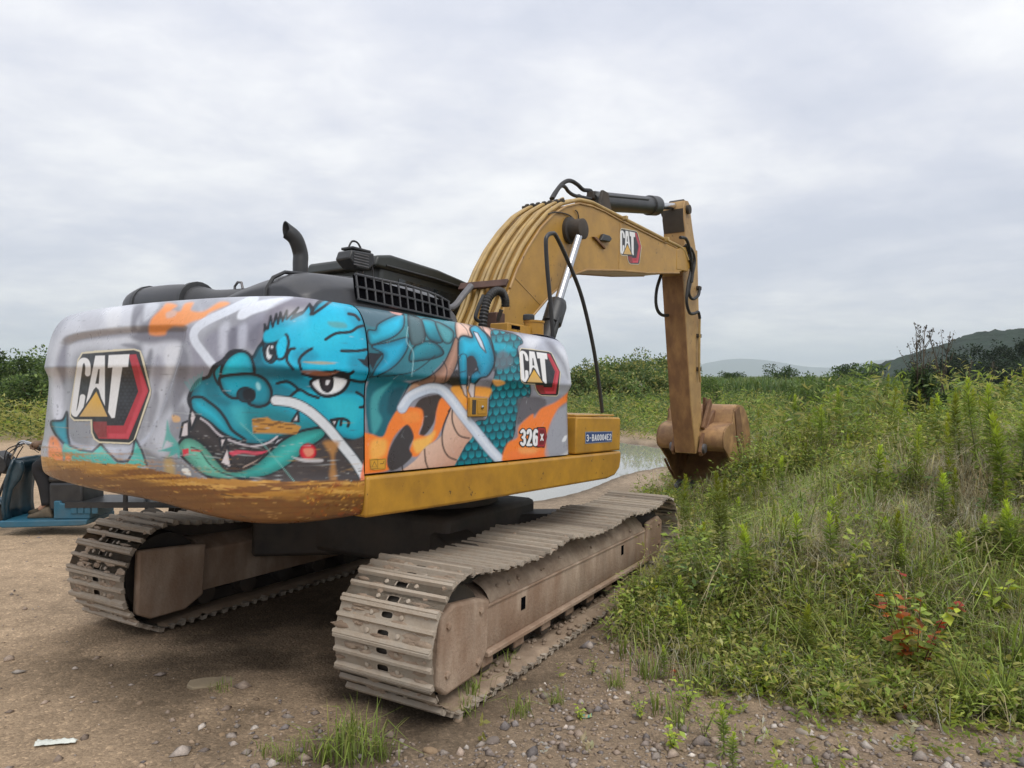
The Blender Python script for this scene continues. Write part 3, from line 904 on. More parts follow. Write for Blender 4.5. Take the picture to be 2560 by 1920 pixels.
    A.fill([(470, 800), (560, 815), (640, 800), (560, 830), (450, 890), (380, 970), (420, 870)], (176, 138, 112), 8)
    # orange fire
    A.fill([(760, 830), (850, 815), (1060, 830), (1050, 900), (1010, 900), (900, 900), (880, 1000), (800, 930)], (236, 158, 70), 12)
    A.fill([(1080, 770), (1150, 772), (1175, 795), (1110, 815)], (236, 168, 92), 8)
    A.fill([(-40, 1180), (130, 1180), (235, 1205), (290, 1090), (370, 985), (520, 985), (548, 1040), (542, 1100), (515, 1185), (600, 1190), (636, 1110), (650, 1000), (690, 905), (765, 965), (730, 1050), (690, 1140), (640, 1230), (560, 1280), (500, 1355), (440, 1330), (470, 1210), (420, 1120), (340, 1180), (290, 1280), (270, 1400), (280, 1460), (120, 1490), (-40, 1490)], (232, 122, 46), 9)
    A.fill([(150, 1240), (260, 1230), (250, 1340), (150, 1380)], (236, 174, 84), 24, 0.8)
    A.fill([(470, 1240), (560, 1210), (640, 1160), (600, 1260), (500, 1330)], (238, 184, 92), 18, 0.8)
    A.fill([(380, 1030), (500, 1010), (520, 1080), (420, 1090)], (240, 138, 60), 18, 0.8)
    A.fill([(425, 1110), (475, 1200), (440, 1290), (462, 1350), (390, 1425), (300, 1465), (268, 1400), (290, 1300), (350, 1190)], (58, 54, 56), 6)
    A.fill([(-40, 960), (60, 1000), (120, 1180), (120, 1490), (-40, 1490)], (222, 118, 66), 10, 0.0)
    # lower belly
    A.fill([(380, 1470), (430, 1430), (500, 1370), (560, 1290), (680, 1205), (735, 1060), (780, 975), (905, 1130), (925, 1200), (870, 1270), (810, 1380), (760, 1440), (560, 1468)], (206, 172, 152), 4, grad=((184, 140, 120), 640, 1200, 850, 1400))
    for s in ([(772, 980), (772, 1090), (820, 1190), (900, 1216)], [(752, 1000), (700, 1130), (695, 1260), (735, 1350), (800, 1382)], [(558, 1300), (565, 1390), (590, 1460)], [(385, 1430), (390, 1470)], [(740, 1010), (770, 970)]):
        A.stroke(s, (36, 28, 30), 11)
    # claw
    A.fill([(818, 470), (850, 430), (925, 440), (905, 375), (950, 345), (1000, 385), (1062, 450), (1092, 560), (1092, 650), (1045, 735), (985, 755), (940, 800), (908, 785), (920, 715), (965, 690), (945, 640), (925, 590), (900, 605), (890, 690), (885, 800), (850, 835), (830, 790), (818, 640)], CY, line=9, grad=((6, 128, 160), 860, 450, 1060, 720))
    A.fill([(885, 600), (930, 585), (962, 640), (945, 690), (905, 740), (885, 700)], (48, 44, 50))
    A.stroke([(825, 600), (840, 570), (875, 575), (885, 620)], BK, 7)
    A.stroke([(830, 710), (870, 700)], BK, 7)
    A.stroke([(930, 720), (960, 695), (985, 720)], BK, 7)
    A.fill([(930, 395), (965, 405), (1000, 470), (1030, 560), (985, 510)], (196, 204, 216), smooth=False, line=5)
    A.fill([(835, 805), (878, 805), (886, 905), (862, 880)], (198, 184, 180), smooth=False, line=5)
    A.fill([(905, 790), (945, 800), (938, 905), (916, 905), (892, 850)], (206, 198, 198), smooth=False, line=5)
    A.stroke([(1000, 360), (1060, 480), (1095, 600), (1090, 700)], BK, 7)
    # whisker
    wk = [(385, 985), (440, 905), (520, 858), (610, 832), (690, 846), (760, 915), (850, 1035), (960, 1175), (1060, 1300), (1150, 1395)]
    A.stroke(wk, (92, 96, 108), 86, 5, 0.7)
    A.stroke(wk, (186, 197, 212), 74, 6)
    A.stroke([(p[0] - 8, p[1] - 12) for p in wk], (214, 220, 230), 26, 14, 0.8)
    # fire on the right
    A.fill([(1280, 910), (1450, 900), (1490, 960), (1390, 1045), (1350, 1060), (1270, 1110), (1270, 1000)], (84, 80, 86), 14, 0.9)
    A.fill([(1155, 1400), (1190, 1260), (1270, 1210), (1280, 1130), (1345, 1060), (1390, 1030), (1402, 1058), (1450, 990), (1560, 940), (1650, 870), (1730, 790), (1730, 880), (1600, 970), (1555, 1040), (1515, 1130), (1490, 1240), (1505, 1375), (1300, 1400)], (236, 122, 52), 11)
    A.fill([(1200, 1330), (1300, 1300), (1420, 1300), (1480, 1340), (1400, 1390), (1220, 1395)], (228, 116, 62), 20, 0.7)
    A.fill([(1290, 1290), (1420, 1290), (1400, 1330), (1300, 1330)], (238, 170, 100), 22, 0.6)
    A.fill([(1500, 1370), (1495, 1240), (1520, 1130), (1570, 1020), (1700, 920), (1730, 900), (1730, 1370)], (150, 152, 162), 14, 0.8)
    A.fill([(1600, 1365), (1660, 1310), (1730, 1270), (1730, 1370)], (196, 200, 206), 16, 0.9)
    A.fill([(1612, 1240), (1630, 1200), (1652, 1196), (1640, 1236)], (214, 216, 220))
    rs = np.random.default_rng(9)
    for k in range(120):
        x0, y0 = rs.uniform(0, 1720), rs.uniform(300, 1460)
        ln, an = rs.uniform(8, 70), rs.normal(0.9, 0.8)
        A.stroke([(x0, y0), (x0 + ln * math.cos(an), y0 + ln * math.sin(an))], [(50, 50, 56), (190, 196, 200)][rs.integers(2)], 2, 2.4, rs.uniform(0.2, 0.55), smooth=False)
    return A.rgb


# --- maker's badge, drawn once in its own plane
BADGE_REF = np.array([(290, 480), (612, 468), (745, 700), (600, 1030), (250, 862), (385, 1012)], float)
BADGE_OUT = [(262, 888), (236, 860), (236, 815), (285, 500), (312, 452), (420, 440), (640, 428), (682, 440), (700, 480), (750, 690), (748, 720), (650, 1000), (615, 1034), (420, 1026), (388, 1005), (370, 960), (366, 888)]


def paint_badge(P):
    A = Art(P, (205, 196, 170))
    A.aa = 3.0
    S = dict(smooth=False)
    A.fill([(268, 876), (246, 855), (246, 815), (294, 504), (318, 464), (640, 440), (676, 452), (740, 695), (638, 1005), (610, 1022), (425, 1014), (396, 995), (380, 955), (378, 876)], (34, 34, 38), **S)
    A.fill([(608, 470), (654, 466), (732, 696), (606, 1000), (420, 996), (390, 940), (384, 905), (470, 905), (470, 915), (576, 915), (668, 700)], (168, 40, 54), **S)
    A.fill([(660, 520), (700, 620), (726, 696), (604, 994), (480, 994), (480, 965), (590, 965), (694, 700)], (196, 66, 80), 8, 0.8, smooth=False)
    A.fill([(384, 890), (470, 890), (470, 990), (420, 990), (392, 950)], (128, 44, 46), **S)
    A.fill([(600, 552), (622, 552), (664, 700), (574, 908), (530, 908), (560, 600)], (44, 46, 54), **S)
    n = np.nonzero(inside(P, np.array([(600, 552), (622, 552), (664, 700), (574, 908), (530, 908), (560, 600)], float)))[0]
    hx, hy = P[n, 0] / 26, P[n, 1] / 22
    q = np.abs(np.sin(hx * math.pi + (np.floor(hy) % 2) * 1.57)) * np.abs(np.sin(hy * math.pi))
    A.rgb[n] *= (0.35 + 0.8 * q)[:, None]
    white = (222, 222, 222)
    # C
    A.stroke([(350, 588), (352, 545), (342, 512), (322, 506), (306, 520), (298, 560), (266, 790), (262, 825), (272, 842), (292, 834), (306, 800), (318, 735)], white, 34, smooth=True)
    # A
    A.fill([(398, 476), (458, 474), (458, 790), (436, 745), (420, 690), (402, 672), (386, 690), (346, 782), (334, 800)], white, **S)
    A.fill([(416, 560), (426, 560), (420, 652), (398, 652)], (34, 34, 38), **S)
    # T
    A.fill([(482, 472), (612, 466), (604, 546), (568, 548), (520, 866), (500, 868), (478, 830), (506, 550), (476, 552)], white, **S)
    A.fill([(404, 682), (490, 870), (276, 868)], (34, 34, 38), **S)
    A.fill([(404, 702), (474, 858), (298, 858)], (214, 166, 60), smooth=False, grad=((196, 160, 96), 400, 720, 400, 858))
    return A.rgb


def homography(src, dst):
    R_, b = [], []
    for (x, y), (u, v) in zip(src, dst):
        R_ += [[x, y, 1, 0, 0, 0, -u * x, -u * y], [0, 0, 0, x, y, 1, -v * x, -v * y]]
        b += [u, v]
    h = np.linalg.lstsq(np.array(R_, float), np.array(b, float), rcond=None)[0]
    return np.append(h, 1).reshape(3, 3)


def hmap(H, P):
    q = np.c_[P, np.ones(len(P))] @ H.T
    return q[:, :2] / q[:, 2:3]


GLYPH = {'3': [[(0.1, 0.12), (0.5, 0.0), (0.88, 0.18), (0.8, 0.4), (0.45, 0.48)], [(0.45, 0.48), (0.88, 0.6), (0.88, 0.85), (0.5, 1.0), (0.08, 0.88)]],
         '2': [[(0.1, 0.2), (0.3, 0.02), (0.7, 0.02), (0.88, 0.25), (0.75, 0.5), (0.1, 1.0)], [(0.1, 1.0), (0.92, 1.0)]],
         '6': [[(0.85, 0.1), (0.5, 0.0), (0.18, 0.25), (0.1, 0.65), (0.22, 0.93), (0.5, 1.0), (0.82, 0.9), (0.9, 0.68), (0.75, 0.47), (0.4, 0.46), (0.12, 0.66)]],
         '-': [[(0.2, 0.52), (0.8, 0.52)]], '0': [[(0.5, 0), (0.88, 0.2), (0.88, 0.8), (0.5, 1), (0.12, 0.8), (0.12, 0.2), (0.5, 0)]],
         'B': [[(0.15, 0), (0.15, 1)], [(0.15, 0), (0.65, 0), (0.85, 0.13), (0.85, 0.35), (0.65, 0.48), (0.15, 0.48)], [(0.65, 0.48), (0.9, 0.62), (0.9, 0.86), (0.65, 1), (0.15, 1)]],
         'A': [[(0.08, 1), (0.5, 0), (0.92, 1)], [(0.25, 0.65), (0.75, 0.65)]], '4': [[(0.72, 1), (0.72, 0), (0.08, 0.7), (0.95, 0.7)]],
         'E': [[(0.88, 0), (0.15, 0), (0.15, 1), (0.88, 1)], [(0.15, 0.5), (0.75, 0.5)]], 'X': [[(0.1, 0), (0.9, 1)], [(0.9, 0), (0.1, 1)]]}
CURVY = '326'


def write(A, text, x0, y0, cw, ch, gap, col, w, shear=0.0):
    for k, chh in enumerate(text):
        for st in GLYPH[chh]:
            p = np.array([(x0 + k * (cw + gap) + a * cw - shear * (b - 1) * ch, y0 + b * ch) for a, b in st])
            A.stroke(p, col, w, smooth=chh in CURVY)

# ------------------------------------------------------------------ GROUND, POND, HILLS
PN = A_MW[:, 2]


def sclamp(v, lo, hi, k=1.2):
    """soft clamp"""
    v = np.asarray(v, float)
    v = hi - k * np.log1p(np.exp(np.clip((hi - v) / k, -40, 40)))
    v = lo + k * np.log1p(np.exp(np.clip((v - lo) / k, -40, 40)))
    return v


def mxy(x, y):
    """world -> machine plan coordinates"""
    c, s = math.cos(YAW), math.sin(YAW)
    return CM[0] + c * x - s * y, CM[1] + s * x + c * y


BANK = np.array([(40, -14), (12, -3.6), (8, -1.7), (6, -0.7), (5, -0.15), (4.2, 0.05), (3.3, -0.35), (2.65, -0.42), (2.3, -0.1), (2.05, 0.6), (1.85, 1.6), (1.8, 3), (1.25, 5), (0, 7), (-.4, 10), (1, 14), (5, 20), (20, 60), (90, 60)], float)


def bank_d(x, y):
    """signed distance (positive on the bank) to the foot of the weedy bank"""
    shp = np.shape(x)
    x, y = np.ravel(np.asarray(x, float)), np.ravel(np.asarray(y, float))
    mx, my = mxy(x, y)
    P = np.stack([mx, my], 1)
    d = seg_dist(P, BANK)
    s = np.where(inside(P, BANK), d, -d)
    return (s + 0.5 * (fbm(x * 0.8, y * 0.8, 3, 3) - 0.5)).reshape(shp)


def pond_q(x, y):
    """< 1 inside the pond"""
    a = np.arctan2(y - 20.4, x + 2.0)
    r = 1.0 + 0.07 * np.sin(3 * a + 0.6) + 0.05 * np.sin(5 * a + 2.0)
    return np.sqrt(((x + 2.0) / 6.6) ** 2 + ((y - 20.4) / 7.7) ** 2) / r


WATER_Z = -0.50


def ground_z(x, y, fine=True):
    x, y = np.asarray(x, float), np.asarray(y, float)
    xc, yc = sclamp(x, -6.0, 5.0), sclamp(y, -2.0, 10.5)
    z = -(PN[0] * xc + PN[1] * yc) / PN[2]
    d = bank_d(x, y)
    b = 0.30 * smooth01(d / 0.9) + 0.95 * smooth01((d - 0.1) / 3.4) + 0.12 * smooth01((d - 3) / 5)
    fade = 1 - 0.85 * smooth01((y - 13) / 16)
    hum = (fbm(x * 0.8 + 4, y * 0.8, 4, 21) - 0.45) * 0.75 * smooth01(d / 1.2)
    z = z + (b + hum) * fade
    # spoil pushed up along the outer side of the right track
    mx, my = mxy(x, y)
    z = z + 0.17 * smooth01((my + 0.9) / 1.3) * smooth01((3.2 - my) / 0.8) * smooth01((mx - 1.665) / 0.10) * smooth01((2.7 - mx) / 0.9) * (0.6 + 0.8 * fbm(x * 3, y * 3, 3, 61))
    # gentle spoil and ruts on the dirt side
    z = z + 0.05 * (fbm(x * 0.55, y * 0.55, 3, 5) - 0.5) * smooth01((np.hypot(*(np.array(mxy(x, y)))) - 2.6) / 1.5)
    q = pond_q(x, y)
    z = np.where(q < 1.45, z * smooth01((q - 1.0) / 0.45) + (WATER_Z + 0.06) * (1 - smooth01((q - 1.0) / 0.45)), z)
    z = z - 0.75 * smooth01((1.04 - q) / 0.28)
    far = np.hypot(x, y)
    z = z + smooth01((far - 30) / 60) * (fbm(x / 40, y / 40, 3, 8) - 0.5) * 0.7 * (1 - smooth01((far - 900) / 900))
    if fine:
        near = 1 - smooth01((far - 5) / 9)
        z = z + near * (0.022 * (fbm(x * 9, y * 9, 3, 17) - 0.5) + 0.030 * (fbm(x * 3.2, y * 3.2, 3, 37) - 0.5))
    return z


def sinh_axis(n, c, step, lo, hi):
    def half(ext, m):
        k = 5.0
        for _ in range(60):
            k = k * 1.0
        f = lambda kk: step * m / kk * math.sinh(kk)
        a, b = 1e-3, 16.0
        for _ in range(60):
            mid = (a + b) / 2
            if f(mid) < ext:
                a = mid
            else:
                b = mid
        t = np.linspace(0, 1, m + 1)
        return step * m / a * np.sinh(a * t)
    m = n // 2
    return np.r_[c - half(c - lo, m)[::-1], c + half(hi - c, m)[1:]]


gx = sinh_axis(440, 0.8, 0.03, -12000, 12000)
gy = sinh_axis(440, 4.2, 0.03, -300, 14500)
GX, GY = np.meshgrid(gx, gy, indexing='ij')
GXf, GYf = GX.ravel(), GY.ravel()
GZ = ground_z(GXf, GYf)
mx_, my_ = mxy(GXf, GYf)
d_ = bank_d(GXf, GYf)
tan_c, grav_c, soil_c, mudc, field_c = np.array([.40, .295, .195]), np.array([.25, .187, .128]), np.array([.24, .175, .105]), np.array([.34, .265, .19]), np.array([.085, .11, .035])
n_a = fbm(GXf * 0.7, GYf * 0.7, 4, 71)
n_b = fbm(GXf * 2.3, GYf * 2.3, 4, 72)
road = smooth01((1.0 - (GXf * 0.55 + 1.2 + (GYf - 4) * 0.02) + (n_a - .5) * 1.6) / 1.1)
road = np.maximum(road, smooth01((GYf - 8.0) / 2.0))
gc = grav_c[None] * (1 - road[:, None]) + tan_c[None] * road[:, None]
gc = gc * (0.80 + 0.42 * n_b[:, None])
gravel_shade = (smooth01((2.1 - np.abs(mx_ - 0.2)) / 1.0) * smooth01((my_ + 3.6) / 1.2) * smooth01((0.5 - my_) / 1.5) * smooth01((n_b - 0.22) / 0.35))[:, None]  # dark gravel between the tracks, with the machine's shade painted into the colour
gc = gc * (1 - 0.68 * gravel_shade)
sb = smooth01((d_ + 0.25 + (n_a - .5) * 0.8) / 0.6)[:, None]
gc = gc * (1 - sb) + soil_c[None] * (0.75 + 0.5 * n_b[:, None]) * sb
q_ = pond_q(GXf, GYf)
w_ = (smooth01((1.35 - q_) / 0.25))[:, None]
gc = gc * (1 - w_) + mudc[None] * (0.85 + 0.3 * n_b[:, None]) * w_
w_ = (smooth01((1.06 - q_) / 0.03) * 0.55)[:, None]
gc = gc * (1 - w_) + np.array([.07, .055, .04])[None] * w_
far_ = np.hypot(GXf, GYf)
w_ = (smooth01((far_ - 24) / 10) * smooth01((np.abs(q_) - 1.35) / 0.3))[:, None]
gc = gc * (1 - w_) + field_c[None] * (0.6 + 0.8 * fbm(GXf / 9, GYf / 9, 4, 91)[:, None]) * w_
strip = (smooth01((2.2 - np.abs(GYf - 27 - 0.25 * (GXf - 11))) / 0.8) * smooth01((GXf - 7.5) / 1.5) * smooth01((17 - GXf) / 2))[:, None]
gc = gc * (1 - strip) + np.array([.42, .36, .28])[None] * strip
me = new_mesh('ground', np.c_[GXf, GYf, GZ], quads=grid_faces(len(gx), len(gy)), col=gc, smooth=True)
m, t, p, out = new_mat('ground_dirt')
a = nd(t, 'ShaderNodeAttribute', attribute_name='Col')
geo = nd(t, 'ShaderNodeNewGeometry')
pos = geo.outputs['Position']
vor = nd(t, 'ShaderNodeTexVoronoi', inp={'Scale': 62.0})
t.links.new(pos, vor.inputs['Vector'])
vc = nd(t, 'ShaderNodeSeparateColor')
t.links.new(vor.outputs['Color'], vc.inputs[0])
c1 = ramp(t, vc.outputs[0], [(0.0, (0.55,) * 3), (0.5, (0.95,) * 3), (0.86, (1.1, 1.08, 1.05)), (1.0, (1.9, 1.85, 1.8))])
c2 = ramp(t, noise(t, 7, 6, 0.7, vec=pos), [(0.25, (0.68,) * 3), (0.75, (1.3,) * 3)])
c3 = ramp(t, noise(t, 120, 4, 0.7, vec=pos), [(0.3, (0.72,) * 3), (0.7, (1.28,) * 3)])
cc = mixc(t, 1.0, mixc(t, 0.5, mixc(t, 1.0, a.outputs[0], c2, 'MULTIPLY'), c1, 'MULTIPLY'), c3, 'MULTIPLY')
t.links.new(cc, p.inputs['Base Color'])
p.inputs['Roughness'].default_value = 0.95
p.inputs['Specular IOR Level'].default_value = 0.15
h1 = math_node(t, 'MULTIPLY', math_node(t, 'SUBTRACT', 0.7, vor.outputs['Distance']), 0.6)
h2 = math_node(t, 'ADD', h1, math_node(t, 'MULTIPLY', noise(t, 60, 5, 0.7, vec=pos), 0.9))
bump(t, p, h2, 0.7, 0.012)
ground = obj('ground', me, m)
tag(ground, kind='structure')

# pond
ang = np.linspace(0, 2 * math.pi, 97)[:-1]
rad = 1.0 + 0.07 * np.sin(3 * ang + 0.6) + 0.05 * np.sin(5 * ang + 2.0)
k_ = 1.06
ring = np.stack([-2.0 + 6.6 * k_ * rad * np.cos(ang), 20.4 + 7.7 * k_ * rad * np.sin(ang), np.full(96, WATER_Z)], 1)
wm, t, p, out = new_mat('pond_water')
p.inputs['Base Color'].default_value = (0.30, 0.30, 0.27, 1)
p.inputs['Roughness'].default_value = 0.04
p.inputs['IOR'].default_value = 1.33
p.inputs['Specular IOR Level'].default_value = 0.7
bump(t, p, noise(t, 3.0, 3, 0.5, stretch=(1, 0.4, 1)), 0.04, 0.02)
me = new_mesh('pond', np.vstack([ring, [[-2, 20.4, WATER_Z]]]), faces=[(i, (i + 1) % 96, 96) for i in range(96)], smooth=True)
tag(obj('pond', me, wm), kind='structure')

# far hills as terrain bodies


def hill_mesh(name, cx, cy, ridge, depth, base_z, mat, n=160, m=24, bumpy=1.0, bs=30.0, seed=1):
    """ridge: list of (x, height); the body falls off on both sides over depth"""
    xs = np.linspace(ridge[0][0], ridge[-1][0], n)
    hs = np.interp(xs, [r[0] for r in ridge], [r[1] for r in ridge])
    hs = np.convolve(np.pad(hs, 6, mode='edge'), np.ones(13) / 13, 'valid')
    ts = np.linspace(-1, 1, m)
    X, T = np.meshgrid(xs, ts, indexing='ij')
    Hh = hs[:, None] * np.cos(T * math.pi / 2) ** 1.3
    Y = cy + T * depth
    Zz = base_z + Hh + bumpy * (fbm(X / bs + 3, Y / bs, 4, seed) - 0.5) * np.clip(Hh / (hs.max() * 0.25 + 1e-6), 0, 1)
    me = new_mesh(name, np.c_[X.ravel() + cx, Y.ravel(), Zz.ravel()], quads=grid_faces(n, m), smooth=True)
    o = obj(name, me, mat)
    tag(o, kind='structure')
    return o


M['forest'] = mat_simple('wooded_slope', (0.022, 0.036, 0.022), 0.95, var=0.5, scale=0.045, bmp=0.8, bscale=0.12, spec=0.05)
M['forest'].node_tree.nodes['Bump'].inputs['Distance'].default_value = 4.0


def X_at(pxx, depth):
    return (pxx - IMW / 2) / F_PX * depth


def Z_at(pyy, depth):
    return CAM_H - (pyy - HORIZON_PX) / F_PX * depth


D1 = 900.0
hill_mesh('wooded_hill', 0, D1, [(X_at(1900, D1), -8), (X_at(2150, D1), 4), (X_at(2240, D1), Z_at(905, D1)), (X_at(2340, D1), Z_at(870, D1)), (X_at(2430, D1), Z_at(838, D1)), (X_at(2490, D1), Z_at(818, D1)), (X_at(2620, D1), Z_at(824, D1)), (X_at(2800, D1), Z_at(840, D1)), (X_at(3200, D1), Z_at(880, D1)), (X_at(3700, D1), 2)], 190, -3, M['forest'], bumpy=13, bs=13, n=640, m=50, seed=4)
D2 = 12500.0
hill_mesh('far_mountain', 0, D2, [(X_at(1500, D2), -5), (X_at(1700, D2), Z_at(925, D2)), (X_at(1790, D2), Z_at(898, D2)), (X_at(1900, D2), Z_at(896, D2)), (X_at(1960, D2), Z_at(908, D2)), (X_at(2050, D2), Z_at(922, D2)), (X_at(2130, D2), Z_at(914, D2)), (X_at(2200, D2), Z_at(892, D2)), (X_at(2300, D2), Z_at(905, D2)), (X_at(2600, D2), Z_at(920, D2)), (X_at(2900, D2), -5)], 900, -6, M['forest'], bumpy=40, bs=500, seed=6)

# ------------------------------------------------------------------ EXCAVATOR
exc = empty('excavator')
mm = np.eye(4)
mm[:3, :3] = A_MW
mm[:3, 3] = m2w([0, 0, 0])
exc.matrix_world = Matrix(mm.tolist())
tag(exc, 'yellow crawler excavator with teal dragon mural painted on its rear and side', 'excavator')


def UMB():
    return MB(up2m)


def up_hit(px, py, axis, val, frame='U'):
    d = RM @ np.array([(px - IMW / 2) / F_PX, 1.0, -(py - IMH / 2) / F_PX])
    o = CM.copy()
    if frame == 'U':
        d, o = U_ROT.T @ d, U_ROT.T @ o
    return o + d * ((val - o[axis]) / d[axis])


def Z1(x, y): return (80 + x * .3978, 700 + y * .3978)
def Z2(x, y): return (880 + x * .3255, 700 + y * .3255)
def Z3(x, y): return (1100 + x * .3617, 420 + y * .3617)
def Z4(x, y): return (280 + x * .434, 520 + y * .434)
def Z8(x, y): return (1580 + x * .1808, 960 + y * .1808)


def resample(P, ds_fn):
    """resample polyline by arc length; ds_fn(point) gives the local step"""
    P = np.array(P, float)
    d = np.r_[0, np.cumsum(np.linalg.norm(np.diff(P, axis=0), axis=1))]
    s, out = 0.0, []
    while s < d[-1]:
        p = np.array([np.interp(s, d, P[:, k]) for k in range(P.shape[1])])
        out.append(p)
        s += ds_fn(p)
    out.append(P[-1])
    return np.array(out)


def skin(plan, prof, zfun=None):
    """plan: (n,2) curve walked so that the outside lies to the right-hand side; prof: (m,2) of (inset, z)"""
    T = np.gradient(plan, axis=0)
    T /= np.linalg.norm(T, axis=1, keepdims=True)
    N = np.stack([-T[:, 1], T[:, 0]], 1)           # inward
    k = np.ones(9) / 9
    pad = np.pad(N, ((4, 4), (0, 0)), mode='edge')
    N = np.stack([np.convolve(pad[:, i], k, 'valid') for i in (0, 1)], 1)
    N /= np.linalg.norm(N, axis=1, keepdims=True)
    V = np.zeros((len(plan), len(prof), 3))
    V[:, :, :2] = plan[:, None, :] + N[:, None, :] * prof[None, :, 0:1]
    V[:, :, 2] = prof[None, :, 1]
    if zfun is not None:
        V[:, :, 2] += zfun(plan[:, None, :], prof[None, :, 1])
    return V, N


half = [(1.435, -2.104), (1.435, -2.2), (1.428, -2.33), (1.395, -2.49), (1.29, -2.63), (1.07, -2.725), (0.8, -2.785), (0.4, -2.83), (0, -2.845)]
full = half + [(-x, y) for x, y in half[-2::-1]]
plan = resample(catmull(full[::-1], 10), lambda p: 0.0065 if p[0] > -1.15 else 0.04)     # left side first, rear, right side: inside is on the left
SIDE_PROF = [(0.012, 1.364), (0.012, 1.40), (0.022, 1.60), (0.030, 1.78), (0.026, 1.86), (0.010, 1.905), (0.0, 1.93), (0.004, 1.97), (0.022, 2.10), (0.045, 2.19), (0.085, 2.262), (0.14, 2.302), (0.22, 2.320), (0.36, 2.325)]
CW_PROF = [(0.40, 1.13), (0.22, 1.13), (0.10, 1.13), (0.05, 1.135), (0.022, 1.152), (0.012, 1.18), (0.002, 1.25), (0.0, 1.30)] + [(0.004, 1.345)] + SIDE_PROF[1:]


def dense(prof, step):
    return resample(catmull(prof, 8), lambda p: step)


prof = dense(CW_PROF, 0.0068)
V, N = skin(plan, prof, lambda pl, z: 0.058 * smooth01((1.25 - pl[..., 0]) / 0.9) * (1 - smooth01((z - 1.28) / 0.5)))
shape = V.shape[:2]
Vf = V.reshape(-1, 3)
Nf = np.repeat(np.c_[N, np.zeros(len(N))], shape[1], 0)
# pocket round the badge
art = (photo_px(up2m(Vf)) - np.array([80, 700])) / 0.3978
facing = ((Vf - (U_ROT.T @ CM)) * Nf).sum(1) > 0            # inward normal points away from the camera
pocket = catmull([(170, 470), (222, 372), (420, 330), (640, 308), (930, 302), (950, 330), (920, 470), (850, 690), (770, 880), (700, 1000), (560, 1070), (300, 1060), (190, 1000), (150, 760)], 4, True)
sd_ = seg_dist(art, np.vstack([pocket, pocket[:1]]))
sd_ = np.where(inside(art, pocket), -sd_, sd_)
Vf = Vf + Nf * (0.030 * smooth01(0.5 - sd_ / 50.0) * facing)[:, None]
col = np.tile(alb((150, 152, 164)), (len(Vf), 1))
px = photo_px(up2m(Vf))
col[facing] = paint_rear(px[facing])
lowz = (~facing) & (Vf[:, 2] < 1.36)
col[lowz] = alb((140, 92, 36))
me = new_mesh('counterweight', up2m(Vf), quads=grid_faces(*shape), col=col, smooth=True)
counterweight = obj('counterweight', me, M['mural'], exc)
counterweight['label'] = 'rear counterweight with dragon head mural and scraped yellow lower band'

# right side panel
pl = resample(catmull([(1.435, -2.096), (1.435, -1.9), (1.435, -1.0), (1.435, -0.2), (1.435, 0.05), (1.428, 0.12), (1.40, 0.175), (1.34, 0.205), (1.2, 0.215), (0.9, 0.215)], 12), lambda p: 0.0085)
prof2 = dense(SIDE_PROF, 0.0072)
V2, N2 = skin(pl, prof2)
s2 = V2.shape[:2]
V2 = V2.reshape(-1, 3)
col2 = paint_side(photo_px(up2m(V2)))
me = new_mesh('side_panel', up2m(V2), quads=grid_faces(*s2), col=col2, smooth=True)
side_panel = obj('side_panel', me, M['mural'], exc)
side_panel['label'] = 'engine side panel with painted scales, claw and orange flames'


def surf_patch(name, ref, px_fn, outline_art, art_to_px, paint, parent, plane=None, step=0.0035, lift=0.0025, surf=None, keep_fn=None):
    """a printed sheet on a surface: small grid in the surface plane, cut to its outline"""
    opx = np.array([art_to_px(*p) for p in outline_art])
    if plane is not None:
        axis, val = plane
        q = np.array([up_hit(a, b, axis, val) for a, b in opx])
        lo, hi = q.min(0), q.max(0)
        oth = [i for i in range(3) if i != axis]
        g0, g1 = np.arange(lo[oth[0]], hi[oth[0]] + step, step), np.arange(lo[oth[1]], hi[oth[1]] + step, step)
        A_, B_ = np.meshgrid(g0, g1, indexing='ij')
        W_ = np.zeros((A_.size, 3))
        W_[:, oth[0]], W_[:, oth[1]], W_[:, axis] = A_.ravel(), B_.ravel(), val
        sh = A_.shape
    else:
        W_, sh = surf(opx, step)
    pxy = photo_px(up2m(W_))
    a = px_fn(pxy)
    keep = inside(a, np.array(outline_art, float))
    if keep_fn is not None:
        keep &= keep_fn(a)
    F = grid_faces(*sh)
    F = F[keep[F].all(1)]
    used, inv = np.unique(F.ravel(), return_inverse=True)
    c = paint(a[used])
    W2 = W_[used]
    me = new_mesh(name, up2m(W2), quads=inv.reshape(-1, 4), col=c, smooth=True)
    o = obj(name, me, M['decal'], parent)
    return o


